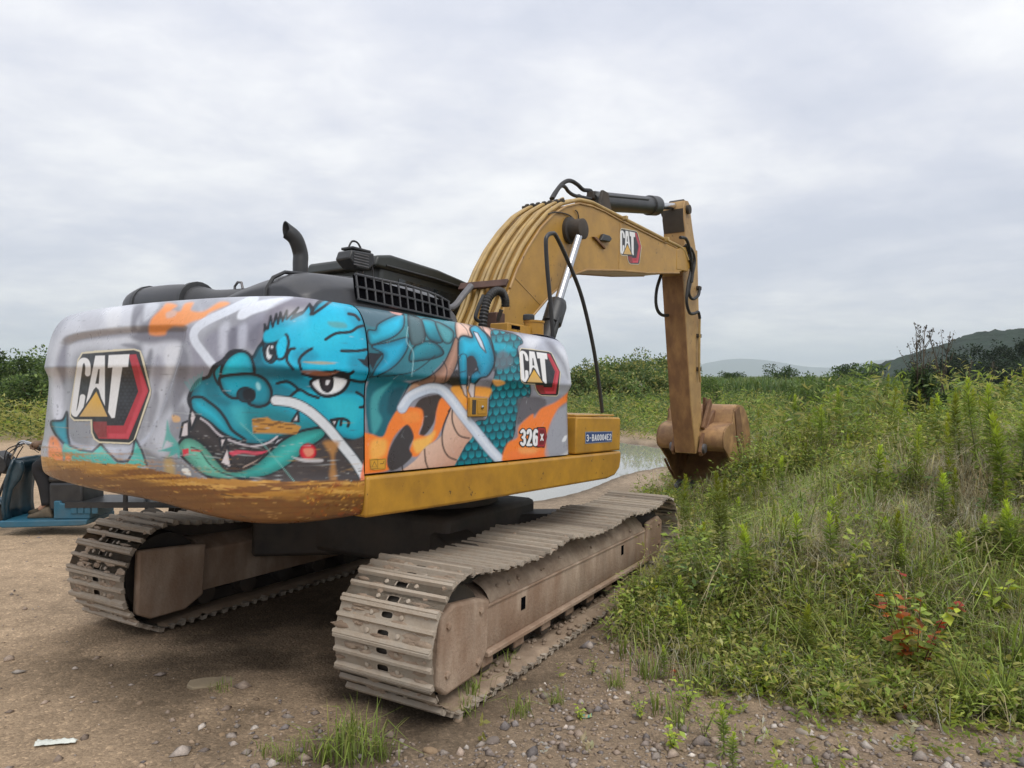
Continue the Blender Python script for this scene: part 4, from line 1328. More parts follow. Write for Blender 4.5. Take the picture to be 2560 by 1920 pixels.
def sub_surface(Vgrid, sh, nrm):
    """pick a finer patch of a skinned surface in pixel bounds"""
    def fn(opx, step):
        P = photo_px(up2m(Vgrid)).reshape(sh[0], sh[1], 2)
        lo, hi = opx.min(0) - 6, opx.max(0) + 6
        fac = ((Vgrid - (U_ROT.T @ CM)) * nrm).sum(1).reshape(sh) > 0
        m = (P[..., 0] > lo[0]) & (P[..., 0] < hi[0]) & (P[..., 1] > lo[1]) & (P[..., 1] < hi[1]) & fac
        i, j = np.nonzero(m)
        G = Vgrid.reshape(sh[0], sh[1], 3)[i.min():i.max() + 1, j.min():j.max() + 1]
        Nn = nrm.reshape(sh[0], sh[1], 3)[i.min():i.max() + 1, j.min():j.max() + 1]
        G = G - Nn * 0.003
        k = 2
        iu = np.linspace(0, G.shape[0] - 1, (G.shape[0] - 1) * k + 1)
        iv = np.linspace(0, G.shape[1] - 1, (G.shape[1] - 1) * k + 1)
        a0 = np.minimum(iu.astype(int), G.shape[0] - 2)
        b0 = np.minimum(iv.astype(int), G.shape[1] - 2)
        fu, fv = (iu - a0)[:, None, None], (iv - b0)[None, :, None]
        H = (G[a0][:, b0] * (1 - fu) + G[a0 + 1][:, b0] * fu) * (1 - fv) + (G[a0][:, b0 + 1] * (1 - fu) + G[a0 + 1][:, b0 + 1] * fu) * fv
        return H.reshape(-1, 3), H.shape[:2]
    return fn


N2f = np.repeat(np.c_[N2, np.zeros(len(N2))], s2[1], 0)
o = surf_patch('emblem', None, lambda p: (p - np.array([80, 700])) / .3978, BADGE_OUT, Z1, paint_badge, counterweight, surf=sub_surface(Vf, shape, Nf))
o['label'] = 'black, white and red maker badge on the counterweight'
H2 = homography(BADGE_REF, [(1280, 530), (1498, 562), (1606, 715), (1548, 886), (1300, 792), (1455, 884)])
H2i = np.linalg.inv(H2)
o = surf_patch('emblem', None, lambda p: hmap(H2i, (p - np.array([880, 700])) / .3255), BADGE_OUT, lambda x, y: Z2(*hmap(H2, np.array([[x, y]], float))[0]), paint_badge, side_panel, surf=sub_surface(V2, s2, N2f))
o['label'] = 'maker badge on the side panel'


def paint_326(P):
    A = Art(P, (22, 22, 26))
    A.aa = 2.5
    write(A, '326', 1298, 1154, 32, 112, 16, (222, 222, 224), 19)
    A.fill([(1430, 1136), (1480, 1138), (1496, 1205), (1478, 1280), (1424, 1280)], (150, 36, 48), smooth=False)
    A.fill([(1440, 1150), (1474, 1150), (1488, 1205), (1472, 1266), (1436, 1266)], (104, 22, 30), 4, smooth=False)
    write(A, 'X', 1448, 1185, 22, 46, 0, (226, 226, 226), 8)
    return A.rgb


def keep_326(a):
    k = inside(a, np.array([(1418, 1128), (1486, 1128), (1500, 1205), (1480, 1288), (1412, 1288)], float))
    for i, ch in enumerate('326'):
        for st in GLYPH[ch]:
            q = catmull([(1298 + i * 48 + u * 32, 1154 + w * 112) for u, w in st], 6)
            k |= seg_dist(a, q) < 19
    return k


o = surf_patch('number_decal', None, lambda p: (p - np.array([880, 700])) / .3255, [(1280, 1140), (1300, 1130), (1486, 1128), (1500, 1205), (1480, 1288), (1290, 1286), (1276, 1270)], Z2, paint_326, side_panel, surf=sub_surface(V2, s2, N2f), keep_fn=keep_326)
o['label'] = 'model number in white digits with dark outline'


def paint_warn(P):
    A = Art(P, (196, 146, 48))
    A.aa = 2.5
    A.stroke([(143, 1382), (256, 1376), (254, 1446), (146, 1452), (143, 1382)], (40, 34, 26), 3, smooth=False)
    A.stroke([(198, 1380), (198, 1448)], (40, 34, 26), 3, smooth=False)
    A.stroke([(172, 1394), (192, 1436), (154, 1438), (172, 1394)], (40, 34, 26), 3, smooth=False)
    A.stroke([(218, 1412), (240, 1410), (244, 1394)], (40, 34, 26), 4, smooth=False)
    return A.rgb


surf_patch('warning_sticker', None, lambda p: (p - np.array([880, 700])) / .3255, [(134, 1372), (264, 1366), (262, 1456), (138, 1462)], Z2, paint_warn, side_panel, surf=sub_surface(V2, s2, N2f))

# latch box on the side panel
q0, q1 = up_hit(*Z2(900, 1050), 0, 1.43), up_hit(*Z2(1036, 905), 0, 1.43)
yc_, zc_ = (q0[1] + q1[1]) / 2, (q0[2] + q1[2]) / 2
hy_, hz_ = (q1[1] - q0[1]) / 2, (q1[2] - q0[2]) / 2
lt = UMB().box((1.425, yc_, zc_), (0.03, 2 * hy_, 2 * hz_)).build('latch_box', M['rail'], side_panel, bevel=0.006)
UMB().box((1.4405, yc_ - hy_ * .62, zc_), (0.003, hy_ * .42, hz_ * 1.5)).build('recess', M['dark_steel'], side_panel)
UMB().box((1.4415, yc_ + hy_ * .30, zc_), (0.004, hy_ * 1.0, hz_ * 1.4)).build('latch_plate', M['rail'], side_panel, bevel=0.002)
UMB().lathe((1.443, yc_ + hy_ * .25, zc_), 0, [(0.012, 0), (0.012, 0.008), (0.006, 0.011)], 14).build('keyhole', M['chrome'], side_panel)

# rail under the panel, tool box, plate
RAILY = 1.04
UMB().prism([(-2.098, 1.122), (-1.2, 1.112), (0.78, 1.118), (0.93, 1.14), (1.02, 1.20), (1.04, 1.27), (1.04, 1.352), (-2.098, 1.352)], 0, 1.0, 1.445).build('deck_rail', M['rail'], exc, bevel=0.02, seg=3)
tb = UMB().prism([(0.226, 1.36), (RAILY, 1.36), (RAILY, 1.64), (1.02, 1.66), (0.226, 1.668)], 0, 0.72, 1.432).build('tool_box', M['rail'], exc, bevel=0.018, seg=3)
UMB().box((1.08, 0.60, 1.678), (0.66, 0.70, 0.018)).build('lid', M['yellow'], tb, bevel=0.005)
PL = [(1790, 1164), (2000, 1160), (1998, 1246), (1790, 1260)]


def paint_plate(P):
    H = homography([(0, 0), (1, 0), (1, 1), (0, 1)], PL)
    Q = hmap(np.linalg.inv(H), P) * np.array([300, 100])
    A = Art(Q, (46, 66, 112))
    A.aa = 2.2
    A.stroke([(4, 4), (296, 4), (296, 96), (4, 96), (4, 4)], (150, 150, 150), 5, smooth=False)
    write(A, '3-BA0004E2', 16, 28, 20, 48, 7.8, (216, 218, 220), 7)
    return A.rgb


UMB_q = [up_hit(*Z2(*p), 0, 1.44) for p in PL]
ymin, ymax = min(q[1] for q in UMB_q), max(q[1] for q in UMB_q)
zmin, zmax = min(q[2] for q in UMB_q), max(q[2] for q in UMB_q)
o = surf_patch('number_plate', None, lambda p: (p - np.array([880, 700])) / .3255, PL, Z2, paint_plate, tb, plane=(0, 1.4345), step=0.003)
o['label'] = 'small blue plate with white characters'

# inner mass, deck, left side
UMB().box((0, -1.15, 1.72), (2.5, 2.6, 1.1)).build('engine_bay', M['dark_steel'], exc)
UMB().box((0, -0.6, 1.215), (2.75, 3.3, 0.17)).build('swing_frame', M['dark_steel'], exc, bevel=0.01)
UMB().box((0, -1.2, 2.312), (2.2, 2.6, 0.02)).build('deck_plate', M['black'], exc, bevel=0.005)
UMB().prism([(-2.09, 1.20), (-0.45, 1.20), (-0.45, 2.24), (-0.55, 2.31), (-2.09, 2.31)], 0, -1.425, -1.2).build('left_side_panel', M['hood'], exc, bevel=0.02)
UMB().box((-0.15, 0.55, 1.30), (2.4, 0.95, 0.3)).build('front_frame', M['dark_steel'], exc, bevel=0.02)
for sx in (-1, 1):
    UMB().prism([(-0.1, 1.4), (0.75, 1.4), (0.55, 1.95), (0.35, 2.15), (0.2, 2.1), (0.05, 1.9)], 0, sx * 0.33 - 0.025, sx * 0.33 + 0.025).build('boom_bracket', M['yellow'], exc, bevel=0.006)

# hood
me_b = bmesh.new()
bmesh.ops.create_cube(me_b, size=1.0)
for v in me_b.verts:
    v.co = (0.51 + v.co.x * 1.24, -1.62 + v.co.y * 1.40, 2.405 + v.co.z * 0.33)
bmesh.ops.subdivide_edges(me_b, edges=me_b.edges[:], cuts=9, use_grid_fill=True)
for v in me_b.verts:
    x, y, z = v.co
    if z > 2.3:
        k = (z - 2.24) / 0.33
        top = 2.415 + 0.115 * float(smooth01((x + 0.1) / 0.95)) + 0.03 * float(smooth01((y + 2.2) / 0.8))
        e = 0.0
        for dd in (1.13 - x, x + 0.11, y + 2.32, -0.92 - y):
            w = max(0.0, 1 - dd / 0.20)
            e += 0.10 * w ** 2.4
        v.co.z = 2.24 + k * (top - e - 2.24)
        if k > 0.5:
            v.co.x -= 0.05 * (k - 0.5) * (1 if x > 1.0 else 0)
me = bpy.data.meshes.new('engine_hood')
me_b.to_mesh(me)
me_b.free()
hv = np.array([v.co[:] for v in me.vertices])
me.vertices.foreach_set('co', up2m(hv).astype(np.float32).ravel())
me.polygons.foreach_set('use_smooth', np.ones(len(me.polygons), bool))
hood = obj('engine_hood', me, M['hood'], exc)
sm = hood.modifiers.new('sub', 'SUBSURF')
sm.levels = sm.render_levels = 1
# rear duct
dp = [(-0.80, -2.24, 2.30), (-0.76, -2.27, 2.37), (-0.64, -2.28, 2.385), (-0.3, -2.28, 2.385), (-0.05, -2.27, 2.37), (0.15, -2.22, 2.34), (0.5, -2.16, 2.34), (0.9, -2.10, 2.34)]
duct = UMB().tube(catmull(dp, 6), np.interp(np.linspace(0, 7, 43), range(8), [.05, .10, .125, .125, .125, .115, .115, .11]), 18).build('air_duct', M['hood'], hood)
for xx in (-0.58, 0.0):
    UMB().lathe((xx, -2.28 + (0.005 if xx < -.2 else .01), 2.385 - (0.0 if xx < -.2 else 0.012)), 0, [(0.12, -0.022), (0.137, -0.018), (0.137, 0.018), (0.12, 0.022)], 22).build('duct_clamp', M['black'], hood)
UMB().tube([(0.30, -2.2, 2.40), (0.30, -2.2, 2.47), (0.33, -2.2, 2.495), (0.37, -2.2, 2.49), (0.385, -2.2, 2.45)], 0.008, 6).build('lifting_eye', M['steel'], hood)
UMB().tube([(0.80, -2.325, 2.30), (0.80, -2.325, 2.40), (0.80, -2.28, 2.475), (0.80, -2.2, 2.52), (0.80, -1.4, 2.585)], 0.012, 8).build('hood_seam', M['black'], hood)

# hood grille on the right face


def grille_pt(u, v):
    """u along the machine, v downwards; cells lie on the hood's right face"""
    y = -1.93 + 0.86 * u
    top = np.interp(u, [0, 0.5, 0.85, 1], [2.525, 2.525, 2.505, 2.47])
    bot = np.interp(u, [0, 1], [2.375, 2.345])
    return np.array([1.138 - 0.030 * (1 - v), y, top + (bot - top) * v])


gb = UMB()
gb.add([grille_pt(0, 0) + (0.006, 0, 0), grille_pt(1, 0) + (0.006, 0, 0), grille_pt(1, 1) + (0.006, 0, 0), grille_pt(0, 1) + (0.006, 0, 0),
        grille_pt(0, 0) - (0.02, 0, 0), grille_pt(1, 0) - (0.02, 0, 0), grille_pt(1, 1) - (0.02, 0, 0), grille_pt(0, 1) - (0.02, 0, 0)],
       [(0, 1, 2, 3), (7, 6, 5, 4), (0, 4, 5, 1), (1, 5, 6, 2), (2, 6, 7, 3), (3, 7, 4, 0)])
M['void'] = mat_simple('dark_mesh', (0.004, 0.004, 0.005), 1.0, var=0.2, spec=0.0)
gb.build('grille_screen', M['void'], hood)
for k in range(13):
    u = k / 12
    UMB().tube([grille_pt(u, -0.04) + (0.010, 0, 0), grille_pt(u, 0.5) + (0.011, 0, 0), grille_pt(u, 1.04) + (0.010, 0, 0)], 0.0075, 6).build('grille_bar', M['hood'], hood)
for v in (0, 0.5, 1):
    UMB().tube([grille_pt(u, v) + (0.011, 0, 0) for u in np.linspace(-0.01, 1.01, 9)], 0.0085, 6).build('grille_bar', M['hood'], hood)

# exhaust stack, open and cut at a slant
ex = np.array(up_hit(*Z4(1085, 375), 0, 0.45))
top1, top2 = up_hit(*Z4(1085, 260), 1, ex[1]), up_hit(*Z4(1003, 130), 1, ex[1] - 0.10)
ep = catmull([ex - (0, 0, 0.12), ex, (ex + top1) / 2, top1, top1 + (top2 - top1) * 0.45 + (0.012, 0, 0.028), top2], 5)
R_EX = 0.050
eo = UMB()
n_, m_ = 20, len(ep)
T_ = np.gradient(ep, axis=0)
T_ /= np.linalg.norm(T_, axis=1, keepdims=True)
ref = np.array([1.0, 0, 0])
vv_ = []
for rr_ in (R_EX, R_EX - 0.005):
    for i in range(m_):
        a_ = ref - T_[i] * (ref @ T_[i])
        a_ /= np.linalg.norm(a_)
        b_ = np.cross(T_[i], a_)
        for k in range(n_):
            an = 2 * math.pi * k / n_
            off = rr_ * (math.cos(an) * a_ + math.sin(an) * b_)
            p = ep[i] + off
            if i == m_ - 1:
                p = p + T_[i] * (off @ np.array([-0.2, 0.6, 0.9]) * 0.8)
            vv_.append(p)
ff_ = []
for s_ in (0, 1):
    for i in range(m_ - 1):
        for k in range(n_):
            k2 = (k + 1) % n_
            q = (s_ * m_ * n_ + i * n_ + k, s_ * m_ * n_ + i * n_ + k2, s_ * m_ * n_ + (i + 1) * n_ + k2, s_ * m_ * n_ + (i + 1) * n_ + k)
            ff_.append(q if s_ == 0 else q[::-1])
for k in range(n_):
    k2 = (k + 1) % n_
    ff_.append(((m_ - 1) * n_ + k, (m_ - 1) * n_ + k2, m_ * n_ + (m_ - 1) * n_ + k2, m_ * n_ + (m_ - 1) * n_ + k))
eo.add(vv_, ff_)
eo.build('exhaust_pipe', M['black'], exc, smooth=40)
UMB().lathe(tuple(ex), 2, [(0.085, -0.06), (0.075, -0.01), (0.056, 0.0)], 20).build('exhaust_collar', M['black'], exc)

# cab
cab = UMB().prism([(-0.22, 1.35), (1.1, 1.35), (1.28, 1.7), (1.16, 2.98), (0.95, 3.03), (-0.2, 3.03)], 0, -1.40, -0.47).build('cab', M['cabpaint'], exc, bevel=0.05, seg=4)
UMB().prism([(-0.30, 2.99), (1.18, 2.95), (1.26, 2.985), (1.18, 3.035), (0.6, 3.105), (-0.08, 3.135), (-0.26, 3.10)], 0, -1.43, -0.44).build('roof', M['cabpaint'], cab, bevel=0.03, seg=4)
UMB().prism([(0.05, 2.2), (1.05, 2.2), (1.02, 2.88), (0.05, 2.93)], 0, -0.472, -0.465).build('side_window', M['glass'], cab)
UMB().box((-0.93, -0.225, 2.65), (0.75, 0.012, 0.5)).build('rear_window', M['glass'], cab)
UMB().tube([(-0.44, -0.15, 3.02), (-0.42, 0.5, 3.0), (-0.42, 1.15, 2.96)], 0.012, 8).build('gutter', M['black'], cab)
UMB().tube([(-0.455, 1.05, 2.95), (-0.44, 1.13, 2.5), (-0.44, 1.2, 1.9)], 0.022, 8).build('pillar', M['cabpaint'], cab)
# lamp unit beside the cab
lp = np.array(up_hit(*Z4(1405, 300), 0, -0.36))
lamp = UMB().prism([(lp[1] - .13, lp[2] + .06), (lp[1] + .13, lp[2] + .075), (lp[1] + .15, lp[2] - .02), (lp[1] + .07, lp[2] - .09), (lp[1] - .07, lp[2] - .09), (lp[1] - .16, lp[2] - .02)], 0, -0.45, -0.27).build('work_lamp', M['black'], exc, bevel=0.015)
UMB().box((lp[0], lp[1], lp[2] + 0.085), (0.15, 0.22, 0.025)).build('cap', M['black'], lamp, bevel=0.008)
UMB().tube(catmull([(lp[0], lp[1] - .09, lp[2] + .09), (lp[0], lp[1] - .05, lp[2] + .155), (lp[0], lp[1] + .02, lp[2] + .15), (lp[0], lp[1] + .09, lp[2] + .06), (lp[0] + .06, lp[1] + .14, lp[2] - .05), (lp[0] + .06, lp[1] + .15, lp[2] - .2)], 5), 0.009, 6).build('cable', M['rubber'], lamp)
UMB().tube([(lp[0], lp[1] + .05, lp[2] - .05), (lp[0], lp[1] + .07, lp[2] - .45)], 0.03, 8).build('bracket', M['black'], lamp)
for k in range(5):
    UMB().box((lp[0] + .092, lp[1] - .02 + 0.012 * k * 0, lp[2] + .035 - .024 * k), (0.008, 0.17, 0.008)).build('fin', M['steel'], lamp)

# fuel filler, valve box
f0 = np.array(up_hit(*Z3(648, 1120), 0, 1.0))
UMB().lathe((1.0, f0[1], f0[2] - 0.10), 2, [(0.085, 0), (0.085, 0.16), (0.092, 0.162), (0.092, 0.178), (0.06, 0.182)], 24).build('filler_neck', M['rail'], exc)
UMB().lathe((0.985, f0[1] - .06, f0[2] + 0.078), 2, [(0.05, 0), (0.05, 0.04), (0.042, 0.05)], 20).build('filler_cap', M['black'], exc)
v0 = np.array(up_hit(*Z3(490, 1110), 0, 0.95))
UMB().box((0.95, v0[1], v0[2] - 0.04), (0.18, 0.34, 0.14)).build('valve_box', M['rail'], exc, bevel=0.008)
UMB().box((1.041, v0[1] - .06, v0[2] + 0.0), (0.004, 0.12, 0.03)).build('valve_slot', M['void'], exc)

# handrail hoop
hp = [(790, 1290), (765, 950), (742, 700), (732, 520), (742, 470), (775, 452), (808, 480), (900, 680), (985, 910), (1062, 1250), (1106, 1550), (1122, 1690)]
hb = np.array([up_hit(*Z3(*p), 0, 1.27) for p in hp])
UMB().tube(catmull(hb, 6), 0.0175, 10).build('handrail', M['black'], exc)

# ------------------------------------------------------------ boom, stick, bucket
BX = 0.28
boom_o = [(0.28, 1.85), (0.50, 1.84), (0.80, 2.27), (1.214, 2.633), (1.595, 2.933), (2.077, 3.238), (2.376, 3.338), (3.2, 3.47), (4.117, 3.587), (5.206, 3.765), (5.42, 3.84), (5.58, 3.98), (5.60, 4.10), (5.50, 4.17), (5.129, 4.115), (4.692, 4.113), (3.9, 4.115), (3.245, 4.112), (2.80, 4.125), (2.477, 4.115), (2.168, 4.072), (1.88, 3.969), (1.611, 3.817), (1.36, 3.606), (1.126, 3.346), (0.954, 3.109), (0.838, 2.902), (0.74, 2.66), (0.60, 2.40), (0.38, 2.18), (0.22, 2.02)]
boom = UMB().prism(boom_o, 0, -BX, BX).build('boom', M['yellow'], exc, bevel=0.014, seg=2)
boom['label'] = 'bent yellow boom with hydraulic pipes along its back'
# flange lips along the lower and upper edge of the visible face
for line, nm in ((boom_o[3:10], 'lower_flange'), (boom_o[15:27], 'upper_flange')):
    for sx in (-1, 1):
        UMB().tube([(sx * (BX + 0.004), a, b) for a, b in line], 0.013, 6).build(nm, M['yellow_worn'], boom)
# weld seams of the side plates
for a, b in (((0.92, 3.02), (1.42, 2.80)), ((3.22, 4.08), (3.22, 3.48))):
    UMB().tube([(BX + 0.001, a[0], a[1]), (BX + 0.001, b[0], b[1])], 0.005, 6).build('weld_seam', M['yellow_worn'], boom)
H3 = homography(BADGE_REF, [(1246, 424), (1348, 446), (1392, 545), (1366, 668), (1246, 598), (1312, 658)])
H3i = np.linalg.inv(H3)
o = surf_patch('emblem', None, lambda p: hmap(H3i, (p - np.array([1100, 420])) / .3617), BADGE_OUT, lambda x, y: Z3(*hmap(H3, np.array([[x, y]], float))[0]), paint_badge, boom, plane=(0, BX + 0.003), step=0.004)
o['label'] = 'maker badge on the boom'
# lamp recess on the boom side
lr = np.array(up_hit(*Z3(1125, 492), 0, BX))
UMB().prism([(lr[1] - .13, lr[2] - .045), (lr[1] + .1, lr[2] - .02), (lr[1] + .16, lr[2] + .03), (lr[1] + .1, lr[2] + .06), (lr[1] - .06, lr[2] + .05)], 0, BX, BX + 0.05).build('boom_lamp', M['black'], boom, bevel=0.012)
UMB().prism([(lr[1] - .28, lr[2] - .03), (lr[1] + .02, lr[2] - .12), (lr[1] + .02, lr[2] - .095), (lr[1] - .2, lr[2] - .02)], 0, BX, BX + 0.03).build('lamp_bracket', M['rust'], boom)
# pin boss
pb_ = np.array(up_hit(*Z3(955, 425), 0, 0.40))
for sx in (-1, 1):
    UMB().lathe((0, pb_[1], pb_[2]), 0, [(0.15, sx * BX), (0.15, sx * (BX + .04)), (0.115, sx * (BX + .05)), (0.115, sx * (BX + .19)), (0.09, sx * (BX + .20))][::1 if sx > 0 else 1], 26).build('pin_boss', M['dark_steel'], boom)
# pipes over the back of the boom
back = [(0.52, 2.24), (0.66, 2.44)] + [(0.80, 2.68), (0.89, 2.90), (0.99, 3.09), (1.16, 3.33), (1.39, 3.58), (1.64, 3.80), (1.90, 3.955)]
bk = np.array(back)
nrm = np.array([-0.86, 0.5])
px_x = [0.235, 0.155, 0.075, -0.005, -0.085, -0.165, -0.235]
for k, xx in enumerate(px_x):
    off = 0.075 + 0.024 * (k % 2)
    p = [(xx + (0.10 if k > 3 else 0) * 0, a + nrm[0] * off, b + nrm[1] * off) for a, b in back]
    end = [(xx, 2.05 + 0.05 * k, 4.13 + 0.02)] if k not in (0, 1) else [(xx + .03, 2.17, 4.135)]
    low = [(xx - 0.05 * (k - 3) * 0.3 - 0.02, 0.30, 1.95)]
    path = np.array(low + p + end)
    if k in (0, 1):          # these two run on along the boom to its tip
        path = np.vstack([path[:-1], [(xx + .03, 2.19, 4.125)], [(xx + 0.035, 2.5, 4.165), (xx + 0.035, 3.3, 4.165), (xx + 0.035, 4.7, 4.165), (xx + .035, 5.2, 4.17), (xx + .035, 5.42, 4.15), (xx + .05, 5.55, 4.02)]])
    # straight runs with tight bends, as bent steel tube
    pp = []
    for i in range(len(path)):
        if 0 < i < len(path) - 1:
            a, b, c = path[i - 1], path[i], path[i + 1]
            r1, r2 = min(0.06, np.linalg.norm(b - a) * .4), min(0.06, np.linalg.norm(c - b) * .4)
            pp += [b + (a - b) / np.linalg.norm(a - b) * r1, b + ((a - b) / np.linalg.norm(a - b) * r1 + (c - b) / np.linalg.norm(c - b) * r2) * 0.22, b + (c - b) / np.linalg.norm(c - b) * r2]
        else:
            pp.append(path[i])
    UMB().tube(pp, 0.021 if k % 3 else 0.024, 9).build('hydraulic_pipe', M['pipe'], boom)
# clamps
cl = np.array([0.91, 2.86])
c_ = cl + nrm * 0.165
rt = rot3(0, 0, 0)
ang = math.atan2(nrm[1], -nrm[0])
Rx = np.array([[1, 0, 0], [0, math.cos(-ang), -math.sin(-ang)], [0, math.sin(-ang), math.cos(-ang)]])
UMB().box((0.0, c_[0], c_[1]), (0.60, 0.03, 0.085), rot=Rx).build('pipe_clamp', M['clamp'], boom, bevel=0.006)
c2 = np.array([1.90, 3.99]) + np.array([-.55, .8]) * 0.05
UMB().tube([(-0.30, c2[0], c2[1]), (0.26, c2[0], c2[1])], 0.02, 10).build('pipe_clamp', M['dark_steel'], boom)
for k, xx in enumerate(px_x):
    UMB().lathe((xx, c2[0], c2[1]), 0, [(0.034, -0.016), (0.034, 0.016)], 10).build('clamp_nut', M['dark_steel'], boom)
for yy in (3.3, 4.65):
    UMB().box((0.245, yy, 4.155), (0.20, 0.05, 0.055)).build('pipe_clamp', M['pipe'], boom, bevel=0.006)
# cover plates and hoses at the foot
crg = catmull([np.array(up_hit(*Z3(*p), 0, 0.40)) for p in [(292, 1110), (305, 1000), (335, 900), (385, 852), (430, 862), (450, 910), (452, 960)]], 10)
UMB().tube(crg, [0.036 + (0.007 if i % 2 else 0) for i in range(len(crg))], 10).build('corrugated_hose', M['rubber'], boom)
UMB().tube(catmull([np.array(up_hit(*Z3(*p), 0, 0.46)) for p in [(272, 1060), (245, 1035), (262, 970), (300, 880)]], 6), 0.017, 8).build('hose', M['rubber'], boom)
UMB().tube(catmull([np.array(up_hit(*Z3(*p), 0, 0.30)) for p in [(0, 930), (60, 968), (110, 945), (160, 880), (215, 815)]], 6), 0.03, 10).build('hose', M['steel'], boom)
g_ = np.array(up_hit(*Z3(385, 1060), 0, 0.35))
UMB().box(tuple(g_), (0.12, 0.14, 0.16)).build('valve_block', M['clamp'], boom, bevel=0.01)
UMB().tube([g_ + (0.06, -.05, 0), g_ + (0.1, -.05, 0.1)], 0.02, 8).build('fitting', M['dark_steel'], boom)
# wire on the boom side
UMB().tube(catmull([np.array(up_hit(*Z3(*p), 0, BX + .015)) for p in [(748, 318), (800, 305), (880, 320), (920, 350), (938, 390)]], 6), 0.008, 6).build('grease_line', M['dark_steel'], boom)
UMB().tube(catmull([np.array(up_hit(*Z3(*p), 0, BX + .015)) for p in [(935, 292), (952, 310), (962, 370)]], 6), 0.007, 6).build('grease_line', M['dark_steel'], boom)

# boom cylinders (one each side)
cb = np.array(up_hit(*Z3(815, 930), 0, 0.43))
ct = np.array([0.43, pb_[1], pb_[2]])
axd = (cb - ct) / np.linalg.norm(cb - ct)
for sx in (1, -1):
    S = np.array([sx, 1, 1])
    rod = UMB().tube([ct * S, (cb + axd * 0.1) * S], 0.046, 18).build('cylinder_rod', M['chrome'], exc)
    br = UMB()
    br.tube([(cb - axd * 0.02) * S, (cb + axd * 0.02) * S, (cb + axd * 0.04) * S, (cb + axd * 0.26) * S, (cb + axd * .27) * S, (cb + axd * 1.0) * S], [0.085, 0.10, 0.106, 0.106, 0.085, 0.085], 20)
    br.build('cylinder_barrel', M['black'], exc)
    UMB().tube([(cb + axd * 0.20 + np.array([.09, -.03, 0])) * S, (cb + axd * 0.95 + np.array([.09, -.03, 0])) * S], 0.02, 8).build('cylinder_pipe', M['black'], exc)

# stick cylinder over the boom
k0, k1, k2, k3 = KK = [np.array(up_hit(*Z3(*p), 0, 0.0)) for p in [(1060, 228), (1440, 258), (1490, 262), (1640, 266)]]
sc_ = UMB().tube([k0 - (k1 - k0) * 0.02, k0, k1, k1 + (k2 - k1) * .05, k2, k2 + (k2 - k1) * .05], [0.09, 0.125, 0.125, 0.145, 0.145, 0.10], 22).build('stick_cylinder', M['black'], exc)
UMB().tube([k2, k3], 0.052, 16).build('rod', M['chrome'], sc_)
UMB().tube([k0 + (k1 - k0) * .1 + np.array([.11, 0, .06]), k0 + (k1 - k0) * .85 + np.array([.11, 0, .06])], 0.018, 8).build('cylinder_pipe', M['black'], sc_)
for sx in (-1, 1):
    UMB().prism([(k0[1] - .22, 4.09), (k0[1] + .22, 4.09), (k0[1] + .05, k0[2] + .09), (k0[1] - .1, k0[2] + .09)], 0, sx * .17 - .02, sx * .17 + .02).build('cylinder_bracket', M['dark_steel'], boom, bevel=0.008)
for j, pts in enumerate(([(770, 215), (800, 165), (850, 105), (900, 88), (950, 115), (990, 150), (1040, 158), (1052, 190)], [(780, 210), (830, 130), (862, 130), (890, 165), (930, 190), (1000, 205), (1040, 215)])):
    UMB().tube(catmull([np.array(up_hit(*Z3(*p), 0, -.05 + .12 * j)) for p in pts], 6), 0.026 - .004 * j, 9).build('hose', M['rubber'], sc_)
hb_ = np.array(up_hit(*Z3(1052, 195), 0, 0))
UMB().box(tuple(hb_), (.1, .12, .1)).build('hose_fitting', M['dark_steel'], sc_, bevel=0.01)

# stick
stick_o = [(6.36, 0.985), (6.60, 1.03), (6.62, 1.3), (6.50, 2.36), (6.27, 3.95), (6.21, 4.23), (6.02, 4.58), (5.92, 4.80), (5.86, 4.97), (5.78, 5.01), (5.66, 4.99), (5.60, 4.87), (5.61, 4.70), (5.68, 4.52), (5.64, 3.81), (6.10, 1.757)]
stick = UMB().prism(stick_o, 0, -.18, .18).build('stick', M['yellow_worn'], exc, bevel=0.012)
stick['label'] = 'upright stick with rust and worn paint on its rear plate'
M['rustplate'] = mat_simple('rust_streaked_plate', (0.36, 0.20, 0.075), 0.65, var=0.3, scale=5, dirt=(0.16, 0.075, 0.035), dirt_amt=0.8, dirt_scale=4.5, bmp=0.25, bscale=60, stretch=(1, 1, 0.35))
sp = UMB()
sp.add([(-.17, 5.628, 3.80), (.17, 5.628, 3.80), (.17, 6.094, 1.72), (-.17, 6.094, 1.72), (.17, 6.352, 1.0), (-.17, 6.352, 1.0)] + [(-.17, 5.65, 3.80), (.17, 5.65, 3.80), (.17, 6.12, 1.72), (-.17, 6.12, 1.72), (.17, 6.375, 1.0), (-.17, 6.375, 1.0)],
       [(0, 3, 2, 1), (3, 5, 4, 2), (6, 7, 8, 9), (9, 8, 10, 11), (0, 1, 7, 6), (1, 2, 8, 7), (2, 4, 10, 8), (4, 5, 11, 10), (5, 3, 9, 11), (3, 0, 6, 9)])
sp.build('rear_plate', M['rustplate'], stick)
st2 = UMB()
st2.add([(-.17, 5.668, 4.5), (.17, 5.668, 4.5), (.17, 5.598, 4.70), (-.17, 5.598, 4.70), (.17, 5.588, 4.85), (-.17, 5.588, 4.85), (-.17, 5.69, 4.5), (.17, 5.69, 4.5), (.17, 5.62, 4.70), (-.17, 5.62, 4.70), (.17, 5.61, 4.85), (-.17, 5.61, 4.85)],
        [(0, 1, 2, 3), (3, 2, 4, 5), (6, 9, 8, 7), (9, 11, 10, 8), (0, 6, 7, 1), (1, 7, 8, 2), (2, 8, 10, 4), (4, 10, 11, 5), (5, 11, 9, 3), (3, 9, 6, 0)])
st2.build('oil_stained_plate', M['dark_steel'], stick)
